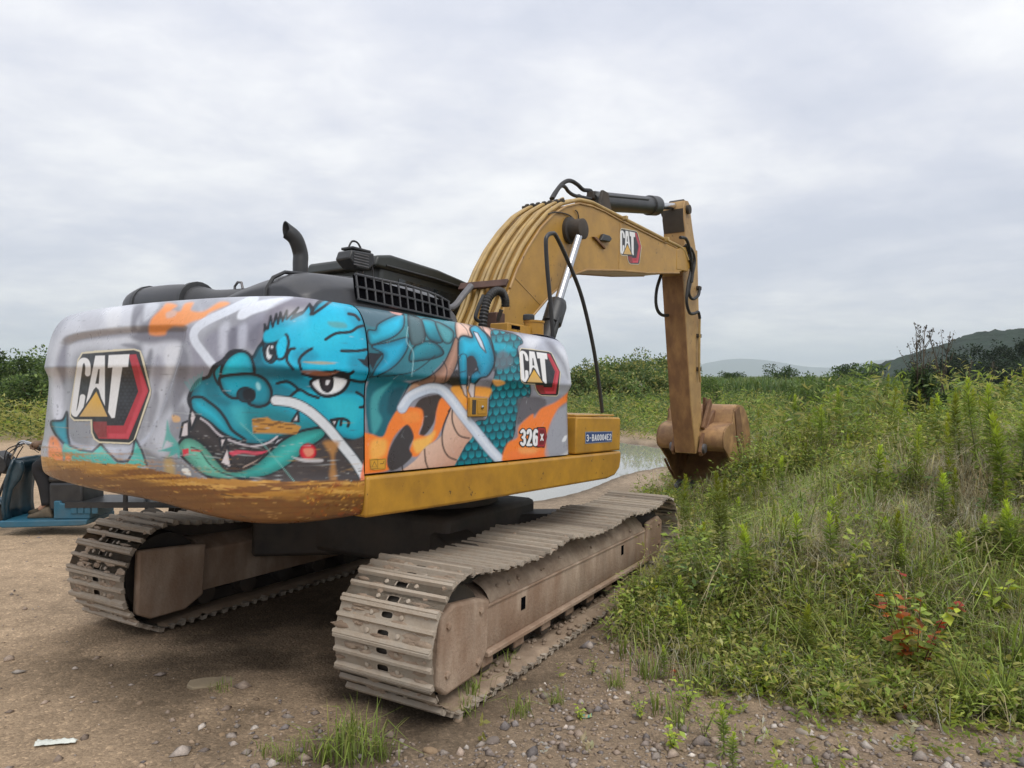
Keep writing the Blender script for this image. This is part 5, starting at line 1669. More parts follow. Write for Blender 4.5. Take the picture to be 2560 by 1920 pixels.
for sx in (-1, 1):
    UMB().prism([(5.1, 3.80), (5.55, 3.84), (5.74, 3.98), (5.76, 4.12), (5.62, 4.24), (5.3, 4.17), (5.1, 4.10)], 0, sx * .235 - .05, sx * .235 + .05).build('tip_plate', M['yellow'], boom, bevel=0.012)
    UMB().lathe((0, 5.62, 4.08), 0, [(0.085, sx * .28), (0.085, sx * .31), (0.05, sx * .315)], 20).build('pivot_pin', M['dark_steel'], boom)
    UMB().lathe((0, 5.74, 4.86), 0, [(0.07, sx * .18), (0.07, sx * .23), (0.04, sx * .235)], 20).build('cylinder_pin', M['dark_steel'], stick)
UMB().lathe((0, k3[1], k3[2]), 0, [(0.10, -.11), (0.10, .11)], 20).build('rod_eye', M['dark_steel'], sc_)
# hoses and pipe at the stick
for j, pts in enumerate(([(1690, 545), (1735, 560), (1760, 640), (1740, 760), (1720, 860), (1745, 905), (1785, 880), (1795, 830)], [(1700, 530), (1720, 600), (1735, 700), (1715, 800), (1705, 920), (1725, 1000), (1760, 1005), (1785, 995), (1796, 1040)], [(1660, 480), (1700, 490), (1725, 560), (1745, 700), (1740, 790)])):
    UMB().tube(catmull([np.array(up_hit(*Z3(*p), 0, 0.26 + .03 * j)) for p in pts], 6), 0.024, 8).build('hose', M['rubber'], stick)
UMB().tube([np.array(up_hit(*Z3(*p), 0, 0.23)) for p in [(1796, 1020), (1794, 1150), (1792, 1400), (1800, 1480)]], 0.018, 8).build('hydraulic_pipe', M['pipe'], stick)
for p in ((1790, 1160), (1790, 1390), (1790, 830)):
    UMB().box(tuple(up_hit(*Z3(*p), 0, 0.21)), (.06, .09, .06)).build('pipe_clamp', M['dark_steel'], stick, bevel=0.006)
UMB().tube(catmull([np.array(up_hit(*Z3(*p), 0, -0.10)) for p in [(1530, 735), (1500, 830), (1492, 920), (1505, 985), (1535, 1016), (1575, 1018)]], 6), 0.026, 8).build('hose', M['rubber'], stick)
# bucket cylinder on the front of the stick
UMB().tube([(0, 6.42, 4.35), (0, 6.62, 2.75)], 0.10, 18).build('bucket_cylinder', M['yellow_worn'], exc)
UMB().tube([(0, 6.62, 2.75), (0, 6.85, 1.85)], 0.05, 14).build('bucket_cylinder_rod', M['chrome'], exc)
for sx in (-1, 1):
    UMB().prism([(6.50, 1.42), (6.60, 1.36), (6.92, 1.80), (6.84, 1.90)], 0, sx * .22 - .025, sx * .22 + .025).build('tilt_link', M['rust'], exc, bevel=0.01)
    UMB().prism([(6.82, 1.92), (6.92, 1.90), (6.98, 1.45), (6.86, 1.42)], 0, sx * .13 - .03, sx * .13 + .03).build('power_link', M['rust'], exc, bevel=0.01)

# bucket
BW = 0.58
shell = catmull([(6.66, 1.03), (6.54, 1.10), (6.50, 1.24), (6.57, 1.38), (6.74, 1.46), (6.95, 1.50)], 5).tolist() + [(6.99, 1.60)] + catmull([(7.03, 1.72), (7.12, 1.79), (7.28, 1.81), (7.55, 1.76), (7.82, 1.55), (7.97, 1.22), (7.98, 0.92), (7.86, 0.66), (7.66, 0.48), (7.45, 0.40)], 5).tolist()
bucket = empty('bucket')
bucket.parent = exc
bucket['label'] = 'rusty digging bucket, curled in with its mouth towards the tracks'
bv, bf = [], []
ns = len(shell)
P_ = np.array(shell)
T_ = np.gradient(P_, axis=0)
T_ /= np.linalg.norm(T_, axis=1, keepdims=True)
Nn = np.stack([T_[:, 1], -T_[:, 0]], 1)       # inwards
for off in (0, 0.03):
    Q = P_ + Nn * off
    for sx in (-1, 1):
        bv += [(sx * BW, a, b) for a, b in Q]
for i in range(ns - 1):
    bf += [(i, i + 1, ns + i + 1, ns + i), (2 * ns + i, 3 * ns + i, 3 * ns + i + 1, 2 * ns + i + 1)]
bf += [(0, ns, 3 * ns, 2 * ns), (ns - 1, 3 * ns - 1, 4 * ns - 1, 2 * ns - 1)]
UMB().add(bv, bf).build('shell', M['bucket'], bucket, smooth=30)
for sx in (-1, 1):
    UMB().prism([tuple(p) for p in P_] + [(7.32, 0.50), (6.95, 0.84)], 0, sx * (BW - .012) - .014, sx * (BW - .012) + .016).build('side_plate', M['bucket'], bucket, bevel=0.005)
    UMB().tube([(sx * (BW + .012), a, b) for a, b in [(6.92, 0.82), (7.15, 0.62), (7.40, 0.44)]], 0.022, 6).build('side_cutter', M['rust'], bucket)
    UMB().prism([(7.02, 1.70), (7.25, 1.78), (7.5, 1.30), (7.62, 0.85), (7.42, 0.75), (7.2, 1.15)], 0, sx * (BW + .014) - .006, sx * (BW + .014) + .006).build('wear_plate', M['rust'], bucket, bevel=0.004)
    UMB().prism([(6.36, 1.02), (6.44, 0.95), (6.56, 0.97), (6.70, 1.06), (7.10, 1.60), (7.05, 1.72), (6.90, 1.66), (6.62, 1.42), (6.45, 1.25)], 0, sx * .235 - .028, sx * .235 + .028).build('bucket_ear', M['rust'], bucket, bevel=0.008)
    UMB().lathe((0, 6.47, 1.08), 0, [(0.075, sx * .26), (0.075, sx * .30), (0.04, sx * .305)], 18).build('hinge_pin', M['steel'], bucket)
for k in range(5):
    xx = -0.5 + 0.25 * k
    UMB().box((xx, 7.36, 0.37), (0.085, 0.26, 0.06), rot=np.array([[1, 0, 0], [0, .90, -.43], [0, .43, .90]]), taper=(1, .8)).build('bucket_tooth', M['steel'], bucket, bevel=0.01)

# ------------------------------------------------------------ undercarriage
ZT, TYR, TYF, GW, HW = 0.8283, -2.238, 2.4595, 1.3197, 0.338
RR = ZT / 2
ra, fa = TYR + RR, TYF - RR
NSH = 51


def track_path():
    P = []
    for t in np.linspace(0, 1, 60):                 # bottom, front to rear
        P.append((fa - .12 + (ra + .12 - fa + .12) * t, 0.0))
    for a in np.linspace(-math.pi / 2 + .32, -3 * math.pi / 2, 40):       # around the rear, going up
        P.append((ra + RR * math.cos(a), RR + RR * math.sin(a)))
    for t in np.linspace(0.02, 0.98, 60):           # top run with sag between the carrier rollers
        y = ra + (fa - ra) * t
        s = 0.055 * math.sin(math.pi * min(t / 0.36, 1)) if t < 0.36 else (0.05 * math.sin(math.pi * (t - .36) / .34) if t < .70 else 0.045 * math.sin(math.pi * (t - .70) / .30))
        P.append((y, ZT - s - 0.02 * math.sin(math.pi * t)))
    for a in np.linspace(math.pi / 2, -math.pi / 2 + .32, 40)[1:]:
        P.append((fa + RR * math.cos(a), RR + RR * math.sin(a)))
    P.append(P[0])
    return np.array(P)


TP = track_path()
td = np.r_[0, np.cumsum(np.linalg.norm(np.diff(TP, axis=0), axis=1))]
pitch = td[-1] / NSH
# one shoe: plate with two openings, three grousers, bolts; local x across, y along travel, z outwards
bm = bmesh.new()
xs_ = [-HW, -0.20, -0.115, -0.045, 0.045, 0.115, 0.20, HW]
ys_ = [-pitch * .52, -pitch * .36, -pitch * .13, 0.0 + .006, pitch * .14, pitch * .34, pitch * .50]
zs_ = [-0.020, -0.004, 0.0, 0.0, 0.0, -0.002, -0.012]
gv = [[bm.verts.new((a, b, c)) for b, c in zip(ys_, zs_)] for a in xs_]
for i in range(len(xs_) - 1):
    for j in range(len(ys_) - 1):
        if (i == 3 and j in (1, 4)):
            cs = [gv[i][j], gv[i + 1][j], gv[i + 1][j + 1], gv[i][j + 1]]
            cx0, cy0 = (cs[0].co.x + cs[2].co.x) / 2, (cs[0].co.y + cs[2].co.y) / 2
            hx_, hy_ = (cs[2].co.x - cs[0].co.x) * .42, (cs[2].co.y - cs[0].co.y) * .40
            ov = []
            for q in range(12):
                an = math.pi + math.pi / 4 + q * math.pi / 6
                ca_, sa_ = math.cos(an), math.sin(an)
                ov.append(bm.verts.new((cx0 + hx_ * math.copysign(abs(ca_) ** .6, ca_), cy0 + hy_ * math.copysign(abs(sa_) ** .6, sa_), -0.001)))
            for q in range(4):
                bm.faces.new([cs[q], cs[(q + 1) % 4], ov[(3 * q + 3) % 12], ov[3 * q + 2], ov[3 * q + 1], ov[3 * q]])
            continue
        bm.faces.new((gv[i][j], gv[i + 1][j], gv[i + 1][j + 1], gv[i][j + 1]))
bmesh.ops.solidify(bm, geom=bm.faces[:], thickness=0.014)
me = bpy.data.meshes.new('track_shoe')
bm.to_mesh(me)
bm.free()
sv = [tuple(v.co) for v in me.vertices]
sf = [tuple(p.vertices) for p in me.polygons]
bpy.data.meshes.remove(me)
sh_ = MB()
sh_.add(sv, sf)
for yy in (-pitch * .44, 0.004, pitch * .43):
    o_ = [(yy - .020, -0.010), (yy + .020, -0.010), (yy + .009, 0.022), (yy - .008, 0.022)]
    sh_.prism(o_, 0, -HW + 0.004, HW - 0.004)
for bx_ in (-0.105, 0.105):
    for by_ in (-pitch * .24, pitch * .24):
        sh_.lathe((bx_, by_, 0.0), 2, [(0.014, -0.002), (0.014, 0.008), (0.008, 0.010)], 7)
SHOES = []
for var in range(6):
    r = np.random.default_rng(400 + var)
    s2_ = MB()
    s2_.add(sh_.v, sh_.f)
    n_steel = len(s2_.f)
    for k in range(16 + 5 * (var % 3)):
        row = r.integers(0, 2)
        cx_ = r.uniform(-HW + .03, HW - .03)
        if abs(cx_) < .075 and r.random() < .7:
            continue
        cy_ = (-pitch * .22, pitch * .22)[row] + r.normal(0, .014)
        if r.random() < .45:
            cy_ = (-pitch * .37, -pitch * .06, pitch * .08, pitch * .36)[r.integers(4)]
        rx_, ry_, rz_ = r.uniform(.015, .075), r.uniform(.010, .030), r.uniform(.004, .013)
        ns_ = 9
        ringp = [(cx_ + rx_ * math.cos(a) * r.uniform(.7, 1.2), cy_ + ry_ * math.sin(a) * r.uniform(.7, 1.2), -.003) for a in np.linspace(0, 2 * math.pi, ns_ + 1)[:-1]]
        inr = [(cx_ + (q[0] - cx_) * .6, cy_ + (q[1] - cy_) * .6, rz_ * r.uniform(.6, 1.1)) for q in ringp]
        s2_.add(ringp + inr + [(cx_, cy_, rz_ * 1.1)], [(i, (i + 1) % ns_, ns_ + (i + 1) % ns_, ns_ + i) for i in range(ns_)] + [(ns_ + i, ns_ + (i + 1) % ns_, 2 * ns_) for i in range(ns_)])
    me = new_mesh('track_shoe', np.array(s2_.v), faces=s2_.f, smooth=True, sharp=38)
    me.materials.append(M['shoe'])
    me.materials.append(M['mud'])
    mi = np.zeros(len(me.polygons), np.int32)
    mi[n_steel:] = 1
    me.polygons.foreach_set('material_index', mi)
    SHOES.append(me)
for side, sx in (('right', 1), ('left', -1)):
    tr = empty('crawler_track')
    tr.parent = exc
    tr['label'] = 'crawler track beside the weedy bank' if sx > 0 else 'crawler track on the bare dirt side'
    for k in range(NSH):
        s = (k + 0.5) * pitch
        y, z = np.interp(s, td, TP[:, 0]), np.interp(s, td, TP[:, 1])
        y2, z2 = np.interp(min(s + .05, td[-1]), td, TP[:, 0]), np.interp(min(s + .05, td[-1]), td, TP[:, 1])
        y1, z1 = np.interp(max(s - .05, 0), td, TP[:, 0]), np.interp(max(s - .05, 0), td, TP[:, 1])
        ty, tz = y2 - y1, z2 - z1
        l_ = math.hypot(ty, tz)
        ty, tz = ty / l_, tz / l_
        o = bpy.data.objects.new('track_shoe', SHOES[int(rng.integers(6))])
        COL.objects.link(o)
        o.parent = tr
        # travel: bottom goes rearwards, so outward normal is (tz, -ty) turned
        ny, nz = -tz, ty
        mt = Matrix(((-1, 0, 0, sx * GW + rng.normal(0, .003)), (0, ty, ny, y - ny * 0.03), (0, tz, nz, z - nz * 0.03), (0, 0, 0, 1)))
        if ny * (y - (ra + fa) / 2) + nz * (z - RR) < 0:
            mt = Matrix(((1, 0, 0, sx * GW), (0, ty, -ny, y + ny * 0.03), (0, tz, -nz, z + nz * 0.03), (0, 0, 0, 1)))
        o.matrix_local = mt @ Matrix.Rotation(rng.normal(0, .012), 4, 'X') @ Matrix.Rotation(rng.normal(0, .006), 4, 'Z')
    # chain of links under the shoes
    cv, cf = [], []
    cen = np.array([(ra + fa) / 2, RR])
    idx = np.linspace(0, td[-1], 140)[:-1]
    for s in idx:
        y, z = np.interp(s, td, TP[:, 0]), np.interp(s, td, TP[:, 1])
        yc2 = np.clip(y, ra, fa)
        d = np.array([y - yc2, z - RR])
        d /= np.linalg.norm(d) + 1e-9
        if ra < y < fa:
            d = np.array([0, np.sign(z - RR)])
        for dep in (0.055, 0.15):
            for xx in (-.10, .10):
                cv.append((sx * GW + xx, y - d[0] * dep, z - d[1] * dep))
    nC = len(idx)
    for i in range(nC):
        a, b = i * 4, ((i + 1) % nC) * 4
        cf += [(a, a + 1, b + 1, b), (a + 2, b + 2, b + 3, a + 3), (a, b, b + 2, a + 2), (a + 1, a + 3, b + 3, b + 1)]
    MB().add(cv, cf).build('track_chain', M['dark_steel'], tr, smooth=None)
    # frame: sloping mud-covered top, vertical outer face
    xo = sx * (GW + 0.225)
    xi = sx * (GW - 0.225)
    def fr(pts, x0, x1):
        return MB().prism(pts, 0, x0, x1)
    prof_f = [(-0.225, 0.20), (-0.225, 0.52), (-0.12, 0.60), (0.05, 0.62), (0.225, 0.545), (0.235, 0.52), (0.235, 0.26), (0.20, 0.20)]
    fm = MB()
    fm.prism([(sx * GW + sx * a, b) for a, b in prof_f], 1, -1.50, 1.62)
    fm.build('track_frame', M['frame_mud'], tr, bevel=0.012)
    # final drive guard at the rear, idler guard at the front
    fr([(-2.04, 0.20), (-1.95, 0.13), (-1.60, 0.14), (-1.50, 0.26), (-1.50, 0.56), (-1.62, 0.60), (-1.90, 0.63), (-2.02, 0.58)], sx * (GW + 0.20), sx * (GW + 0.262)).build('drive_guard', M['frame_mud'], tr, bevel=0.02, seg=3)
    fr([(-2.10, 0.18), (-1.98, 0.12), (-1.70, 0.12), (-1.54, 0.20), (-1.53, 0.60), (-2.10, 0.64)], sx * (GW - 0.27), sx * (GW - 0.325)).build('motor_guard', M['frame_mud'], tr, bevel=0.02, seg=3)
    fr([(1.60, 0.20), (1.95, 0.18), (2.08, 0.28), (2.10, 0.56), (1.98, 0.62), (1.62, 0.60)], sx * (GW + 0.215), sx * (GW + 0.262)).build('idler_guard', M['frame_mud'], tr, bevel=0.02, seg=3)
    MB().lathe((sx * GW, ra, RR), 0, [(0.10, -.22), (0.30, -.21), (0.31, -.12), (0.27, -.06), (0.30, -.05), (0.30, .05), (0.27, .06), (0.31, .12), (0.30, .21), (0.10, .22)], 26).build('drive_sprocket', M['dark_steel'], tr)
    MB().lathe((sx * GW, fa, RR), 0, [(0.08, -.2), (0.20, -.19), (0.26, -.10), (0.30, -.05), (0.30, .05), (0.26, .10), (0.20, .19), (0.08, .2)], 26).build('front_idler', M['dark_steel'], tr)
    for k in range(8):
        yy = -1.42 + k * (2.95 / 7)
        MB().lathe((sx * GW, yy, 0.165), 0, [(0.06, -.21), (0.085, -.20), (0.085, -.12), (0.10, -.11), (0.10, .11), (0.085, .12), (0.085, .20), (0.06, .21)], 16).build('track_roller', M['dark_steel'], tr)
        MB().box((sx * (GW + .19), yy, 0.175), (0.05, 0.14, 0.10)).build('roller_bracket', M['frame_mud'], tr, bevel=0.01)
    for yy in (-0.75, 0.72):
        MB().lathe((sx * (GW + .0), yy, 0.66), 0, [(0.07, -.12), (0.075, .12)], 16).build('carrier_roller', M['dark_steel'], tr)
    for yy, zz in ((-1.0, 0.42), (0.95, 0.44)):
        MB().prism([(yy - .03, zz - .045), (yy + .03, zz - .045), (yy + .03, zz + .04), (yy - .03, zz + .04)], 0, sx * (GW + .22), sx * (GW + .2375)).build('frame_slot', M['void'], tr)
    # lower lip, weld beads, bolts
    MB().prism([(sx * (GW + .205), 0.198), (sx * (GW + .262), 0.205), (sx * (GW + .262), 0.235), (sx * (GW + .205), 0.240)], 1, -1.49, 1.60).build('frame_lip', M['frame_mud'], tr, bevel=0.006)
    MB().tube([(sx * (GW + .238), -1.49, 0.515), (sx * (GW + .238), 1.6, 0.515)], 0.008, 6).build('weld_bead', M['frame_mud'], tr)
    for by_, bz_ in ((-1.95, .25), (-1.95, .52), (-1.62, .22), (-1.60, .52), (1.70, .28), (1.70, .54), (1.98, .34), (1.98, .54)):
        MB().lathe((sx * (GW + .255), by_, bz_), 0, [(0.022, 0), (0.022, sx * .018), (0.012, sx * .022)], 6).build('bolt', M['frame_mud'], tr)
    cl_v, cl_f = [], []
    for k in range(150):
        q = rng.random()
        if q < .55:
            yy, t_ = rng.uniform(-1.4, 1.5), rng.random()
            c0 = np.array([sx * (GW + .05 + .18 * t_), yy, np.interp(.05 + .18 * t_, [0.05, 0.225, 0.24], [0.65, 0.58, 0.54])])
        else:
            yy, t_ = rng.uniform(-1.5, 1.7), rng.random()
            c0 = np.array([sx * (GW + .16 + .15 * t_), yy, 0.075 - .02 * t_])
        r_ = rng.uniform(.008, .03)
        V_ = np.array([(1, 0, 0), (-1, 0, 0), (0, 1, 0), (0, -1, 0), (0, 0, 1), (0, 0, -1), (.6, .6, .5), (-.6, .6, .4), (.6, -.6, .4), (-.6, -.6, .5)]) * rng.uniform(.6, 1.2, (10, 1)) * r_ + c0
        o_ = len(cl_v)
        cl_v += V_.tolist()
        cl_f += [(o_ + a, o_ + b, o_ + c) for a, b, c in ((4, 6, 7), (4, 8, 6), (4, 9, 8), (4, 7, 9), (6, 0, 2), (6, 2, 7), (7, 2, 1), (7, 1, 9), (9, 1, 3), (9, 3, 8), (8, 3, 0), (8, 0, 6), (0, 5, 2), (2, 5, 1), (1, 5, 3), (3, 5, 0))]
    tag(MB().add(cl_v, cl_f).build('mud_clods', M['mud'], tr, smooth=180), kind='stuff')
    # heaped dried mud on the frame between shoe and face
    mv, mf = [], []
    nu_, nv_ = 70, 9
    for i in range(nu_):
        y = -1.45 + 3.0 * i / (nu_ - 1)
        for j in range(nv_):
            t = j / (nv_ - 1)
            w = math.sin(math.pi * min(t * 1.15, 1.0)) if t < .87 else 0
            h = 0.085 * float(fbm(np.array([y * 6.0]), np.array([t * 2 + 5.0]), 3, 4 + (sx > 0))[0]) + 0.06 * w * float(fbm(np.array([y * 1.7]), np.array([3.0]), 2, 9)[0])
            xx = GW + 0.03 + 0.207 * t
            zb = np.interp(xx - GW, [0.03, 0.05, 0.225, 0.24], [0.622, 0.622, 0.552, 0.53])
            mv.append((sx * xx, y, zb - 0.012 + h * (1 if 0 < t < 1 else 0.2)))
    MB().add(mv, grid_faces(nu_, nv_).tolist()).build('mud_heap', M['mud'], tr, smooth=180)
    # mud packed on the inner side of the bottom shoes
    mv = []
    nu_, nv_ = 120, 9
    for i in range(nu_):
        y = -1.93 + 3.9 * i / (nu_ - 1)
        for j in range(nv_):
            t = j / (nv_ - 1)
            e = 0.012 * math.sin(y * 2 * math.pi / pitch) + 0.03 * (float(fbm(np.array([y * 6.0]), np.array([1.0 + sx]), 3, 8)[0]) - .5)
            for_x = GW + 0.13 + (HW - 0.145 + e) * t
            mv.append((sx * for_x, y, 0.042 + 0.05 * float(fbm(np.array([y * 2.2]), np.array([t * 1.5 + sx]), 3, 14)[0]) * (1 - .65 * t) - (0.035 if j == nv_ - 1 else 0)))
    MB().add(mv, grid_faces(nu_, nv_).tolist()).build('packed_mud', M['packed_mud'], tr, smooth=180)
    mv = []
    for i in range(nu_):
        y = -1.9 + 3.8 * i / (nu_ - 1)
        for j in range(5):
            t = j / 4
            mv.append((sx * (GW - 0.13 - (HW - 0.15) * t), y, 0.045 + 0.03 * float(fbm(np.array([y * 2.2]), np.array([t + 9.0]), 3, 15)[0]) - (0.03 if j == 4 else 0)))
    MB().add(mv, grid_faces(nu_, 5).tolist()).build('packed_mud', M['packed_mud'], tr, smooth=180)
# car body and swing bearing
MB().box((0, 0, 0.66), (1.5, 1.5, 0.42)).build('car_body', M['dark_steel'], exc, bevel=0.05)
for sx in (-1, 1):
    for sy in (-1, 1):
        a = math.atan2(sy * .75, sx * .85)
        MB().box((sx * .82, sy * .72, 0.58), (0.75, 0.34, 0.34), rot=rot3(a, 0, 0)).build('leg_beam', M['dark_steel'], exc, bevel=0.03)
MB().lathe((0, 0, 0.86), 2, [(0.62, 0), (0.66, 0.02), (0.66, 0.12), (0.60, 0.14), (0.60, 0.28)], 40).build('swing_bearing', M['dark_steel'], exc)

# ------------------------------------------------------------------ MOTOR TRICYCLE AND ITS RIDER
TD = 8.75


def TP_(zx, zy, dy=0.0):
    """detail pixel of the left margin -> world point at the tricycle's depth"""
    return at_depth(zx / 4.148, 1000 + zy / 4.148, TD + dy)


trike_foot = TP_(500, 1385)
gz = float(ground_z(np.array([trike_foot[0]]), np.array([trike_foot[1]]))[0])
trike = empty('motor_tricycle', (trike_foot[0], trike_foot[1], gz))
tag(trike, 'blue electric cargo tricycle standing on the dirt road behind the excavator', 'tricycle')
T0 = np.array([trike_foot[0], trike_foot[1], gz])


def TMB():
    return MB(lambda V: V - T0)


M['teal'] = mat_simple('teal_fairing', (.006, .035, .055), .3, var=.5, scale=5, dirt=(.10, .10, .09), dirt_amt=.3, spec=.6)
M['blue'] = mat_simple('blue_plastic', (.015, .115, .185), .45, var=.15, scale=4, dirt=(.12, .12, .11), dirt_amt=.35)
M['tyre'] = mat_simple('tyre_rubber', (.02, .019, .018), .85, var=.3, scale=10, dirt=(.10, .08, .06), dirt_amt=.4)


def wheel(c, r, w, parent, name='front_wheel'):
    root = empty(name)
    root.parent = parent
    TMB().lathe(tuple(c), 1, [(r * .62, -w * .4), (r * .8, -w * .5), (r * .95, -w * .42), (r, -w * .15), (r, w * .15), (r * .95, w * .42), (r * .8, w * .5), (r * .62, w * .4)], 32).build('tyre', M['tyre'], root)
    TMB().lathe(tuple(c), 1, [(r * .12, -w * .6), (r * .14, -w * .45), (r * .3, -w * .3), (r * .6, -w * .42), (r * .63, -w * .3), (r * .63, w * .3), (r * .6, w * .42), (r * .3, w * .3), (r * .14, w * .45), (r * .12, w * .6)], 24).build('rim', M['steel'], root)
    return root


R_W = .205
wc = TP_(-114, 1215)
wc[2] = float(ground_z(np.array([wc[0]]), np.array([wc[1]]))[0]) + R_W
wheel(wc, R_W, .09, trike)
for s in (-.075, .075):
    TMB().tube([wc + (0, s, 0), wc + (.10, s, .30), TP_(60, 720) + (0, s, 0)], .016, 8).build('fork_leg', M['black'], trike)
mg = []
for a in np.linspace(.15, 2.3, 12):
    mg.append(wc + np.array([(R_W + .03) * math.cos(a), 0, (R_W + .03) * math.sin(a)]))
mg = np.array(mg)
mv = np.vstack([mg + (0, -.06, 0), mg + (0, .06, 0)])
TMB().add(mv, [(i, i + 1, 13 + i, 12 + i) for i in range(11)]).build('mudguard', M['teal'], trike).modifiers.new('t', 'SOLIDIFY').thickness = .006
TMB().tube([TP_(55, 760), TP_(75, 640), TP_(110, 560)], .035, 10).build('steering_column', M['black'], trike)
TMB().prism([tuple(TP_(x, y)[[0, 2]]) for x, y in [(0, 520), (60, 560), (110, 600), (130, 690), (90, 760), (20, 720), (-40, 620)]], 1, TD - .10, TD + .10).build('headlamp_cowl', M['black'], trike, bevel=.02)
for j, (dy, sh) in enumerate(((-.14, 0), (.14, 20))):
    TMB().tube(catmull([TP_(110, 610, dy * .2), TP_(150, 530 + sh * .4, dy * .6), TP_(185, 455 + sh, dy), TP_(230, 428 + sh, dy * 2.0), TP_(300, 440 + sh, dy * 2.6), TP_(360, 470 + sh, dy * 2.8)], 6), .012, 8).build('handlebar', M['chrome'], trike)
    TMB().tube([TP_(330, 456 + sh, dy * 2.7), TP_(420, 500 + sh, dy * 2.9)], .018, 10).build('grip', M['rubber'], trike)
for j, pts in enumerate(([(60, 700), (90, 560), (160, 500), (230, 470)], [(40, 640), (70, 520), (170, 470), (260, 455)], [(90, 740), (150, 640), (190, 560), (240, 480)])):
    TMB().tube(catmull([TP_(a, b, -.12 - .03 * j) for a, b in pts], 5), .007, 6).build('cable', M['rubber'], trike)
TMB().lathe(tuple(TP_(-30, 600, -.0)), 0, [(.03, .05), (.075, .03), (.08, -.02), (.07, -.05)], 20).build('headlamp', M['chrome'], trike)
TMB().tube([TP_(250, 440, -.34), TP_(330, 500, -.37), TP_(400, 545, -.40)], .006, 6).build('brake_lever', M['chrome'], trike)
# leg shield: curved moulded sheet
ls = np.array([TP_(x, y) for x, y in [(250, 600), (215, 700), (185, 820), (165, 960), (160, 1100), (175, 1215)]])
lv = []
for p in ls:
    for t in np.linspace(-1, 1, 9):
        lv.append(p + np.array([.055 * t * t + .014 * math.sin(9 * t + 4 * p[2]), .26 * t, 0]))
TMB().add(lv, grid_faces(6, 9).tolist()).build('leg_shield', M['teal'], trike, smooth=60).modifiers.new('t', 'SOLIDIFY').thickness = .03
TMB().prism([tuple(TP_(x, y)[[0, 2]]) for x, y in [(250, 605), (350, 610), (365, 700), (330, 800), (250, 900), (215, 1050), (200, 1210), (150, 1210), (175, 900), (215, 700)]], 1, TD - .23, TD - .16).build('knee_panel', M['teal'], trike, bevel=.03, seg=3)
fl = TMB().prism([tuple(TP_(x, y)[[0, 2]]) for x, y in [(165, 1205), (1050, 1190), (1050, 1240), (980, 1252), (200, 1275), (165, 1260)]], 1, TD - .30, TD + .30)
fl.build('floorboard', M['blue'], trike, bevel=.012)
bxp = TMB().prism([tuple(TP_(x, y)[[0, 2]]) for x, y in [(695, 1010), (760, 1010), (765, 1035), (1060, 1050), (1062, 1190), (695, 1192)]], 1, TD - .26, TD + .26).build('battery_box', M['blue'], trike, bevel=.012)
for zx in (770, 840, 910, 985):
    TMB().box(TP_(zx, 1120, -.262), (.075, .02, .14)).build('rib', M['blue'], bxp, bevel=.008)
seat_c = TP_(800, 870)
TMB().box(seat_c + (0, 0, -.12), (.42, .46, .34)).build('seat_base', M['black'], trike, bevel=.03)
TMB().box(seat_c + (0, 0, .09), (.46, .44, .10)).build('seat', M['black'], trike, bevel=.04)
# chassis, cargo bed and rear wheels, hidden behind the tracks in the photograph
rear = TP_(1750, 1215)
rear[2] = float(ground_z(np.array([rear[0]]), np.array([rear[1]]))[0]) + R_W
for s in (-.42, .42):
    wheel(rear + (0, s, 0), R_W, .09, trike, 'rear_wheel')
TMB().box((seat_c + rear) / 2 + (.25, 0, .0), (1.6, .55, .07)).build('chassis', M['black'], trike)
bed = rear + np.array([-.05, 0, .52])
cb_ = TMB()
cb_.box(bed, (1.15, .95, .04))
cb_.build('cargo_floor', M['blue'], trike, bevel=.006)
for s in (-1, 1):
    TMB().box(bed + (0, s * .475, .13), (1.15, .025, .24)).build('cargo_side', M['blue'], trike, bevel=.006)
    TMB().box(bed + (s * .575, 0, .13), (.025, .95, .24)).build('cargo_end', M['blue'], trike, bevel=.006)
for sx_ in (-.35, .35):
    for sy_ in (-.25, .25):
        TMB().box(bed + (sx_, sy_, -.24), (.04, .04, .46)).build('bed_post', M['black'], trike)
# ---- rider: seated, hands on the bar, boots on the floorboard
rider = empty('person', tuple(TP_(700, 1385)))
R0 = np.array(rider.location)
tag(rider, 'person in black trousers and brown gloves seated on the tricycle, mostly hidden', 'person')
hip = seat_c + np.array([.02, 0, .23])
chest = hip + np.array([-.10, 0, .36])
neck = chest + np.array([-.03, 0, .20])
head = neck + np.array([-.03, 0, .17])
sk_pts, sk_edges, sk_r = [], [], []


def sk(p, r, parent=None):
    sk_pts.append(np.array(p) - R0)
    sk_r.append(r)
    if parent is not None:
        sk_edges.append((parent, len(sk_pts) - 1))
    return len(sk_pts) - 1


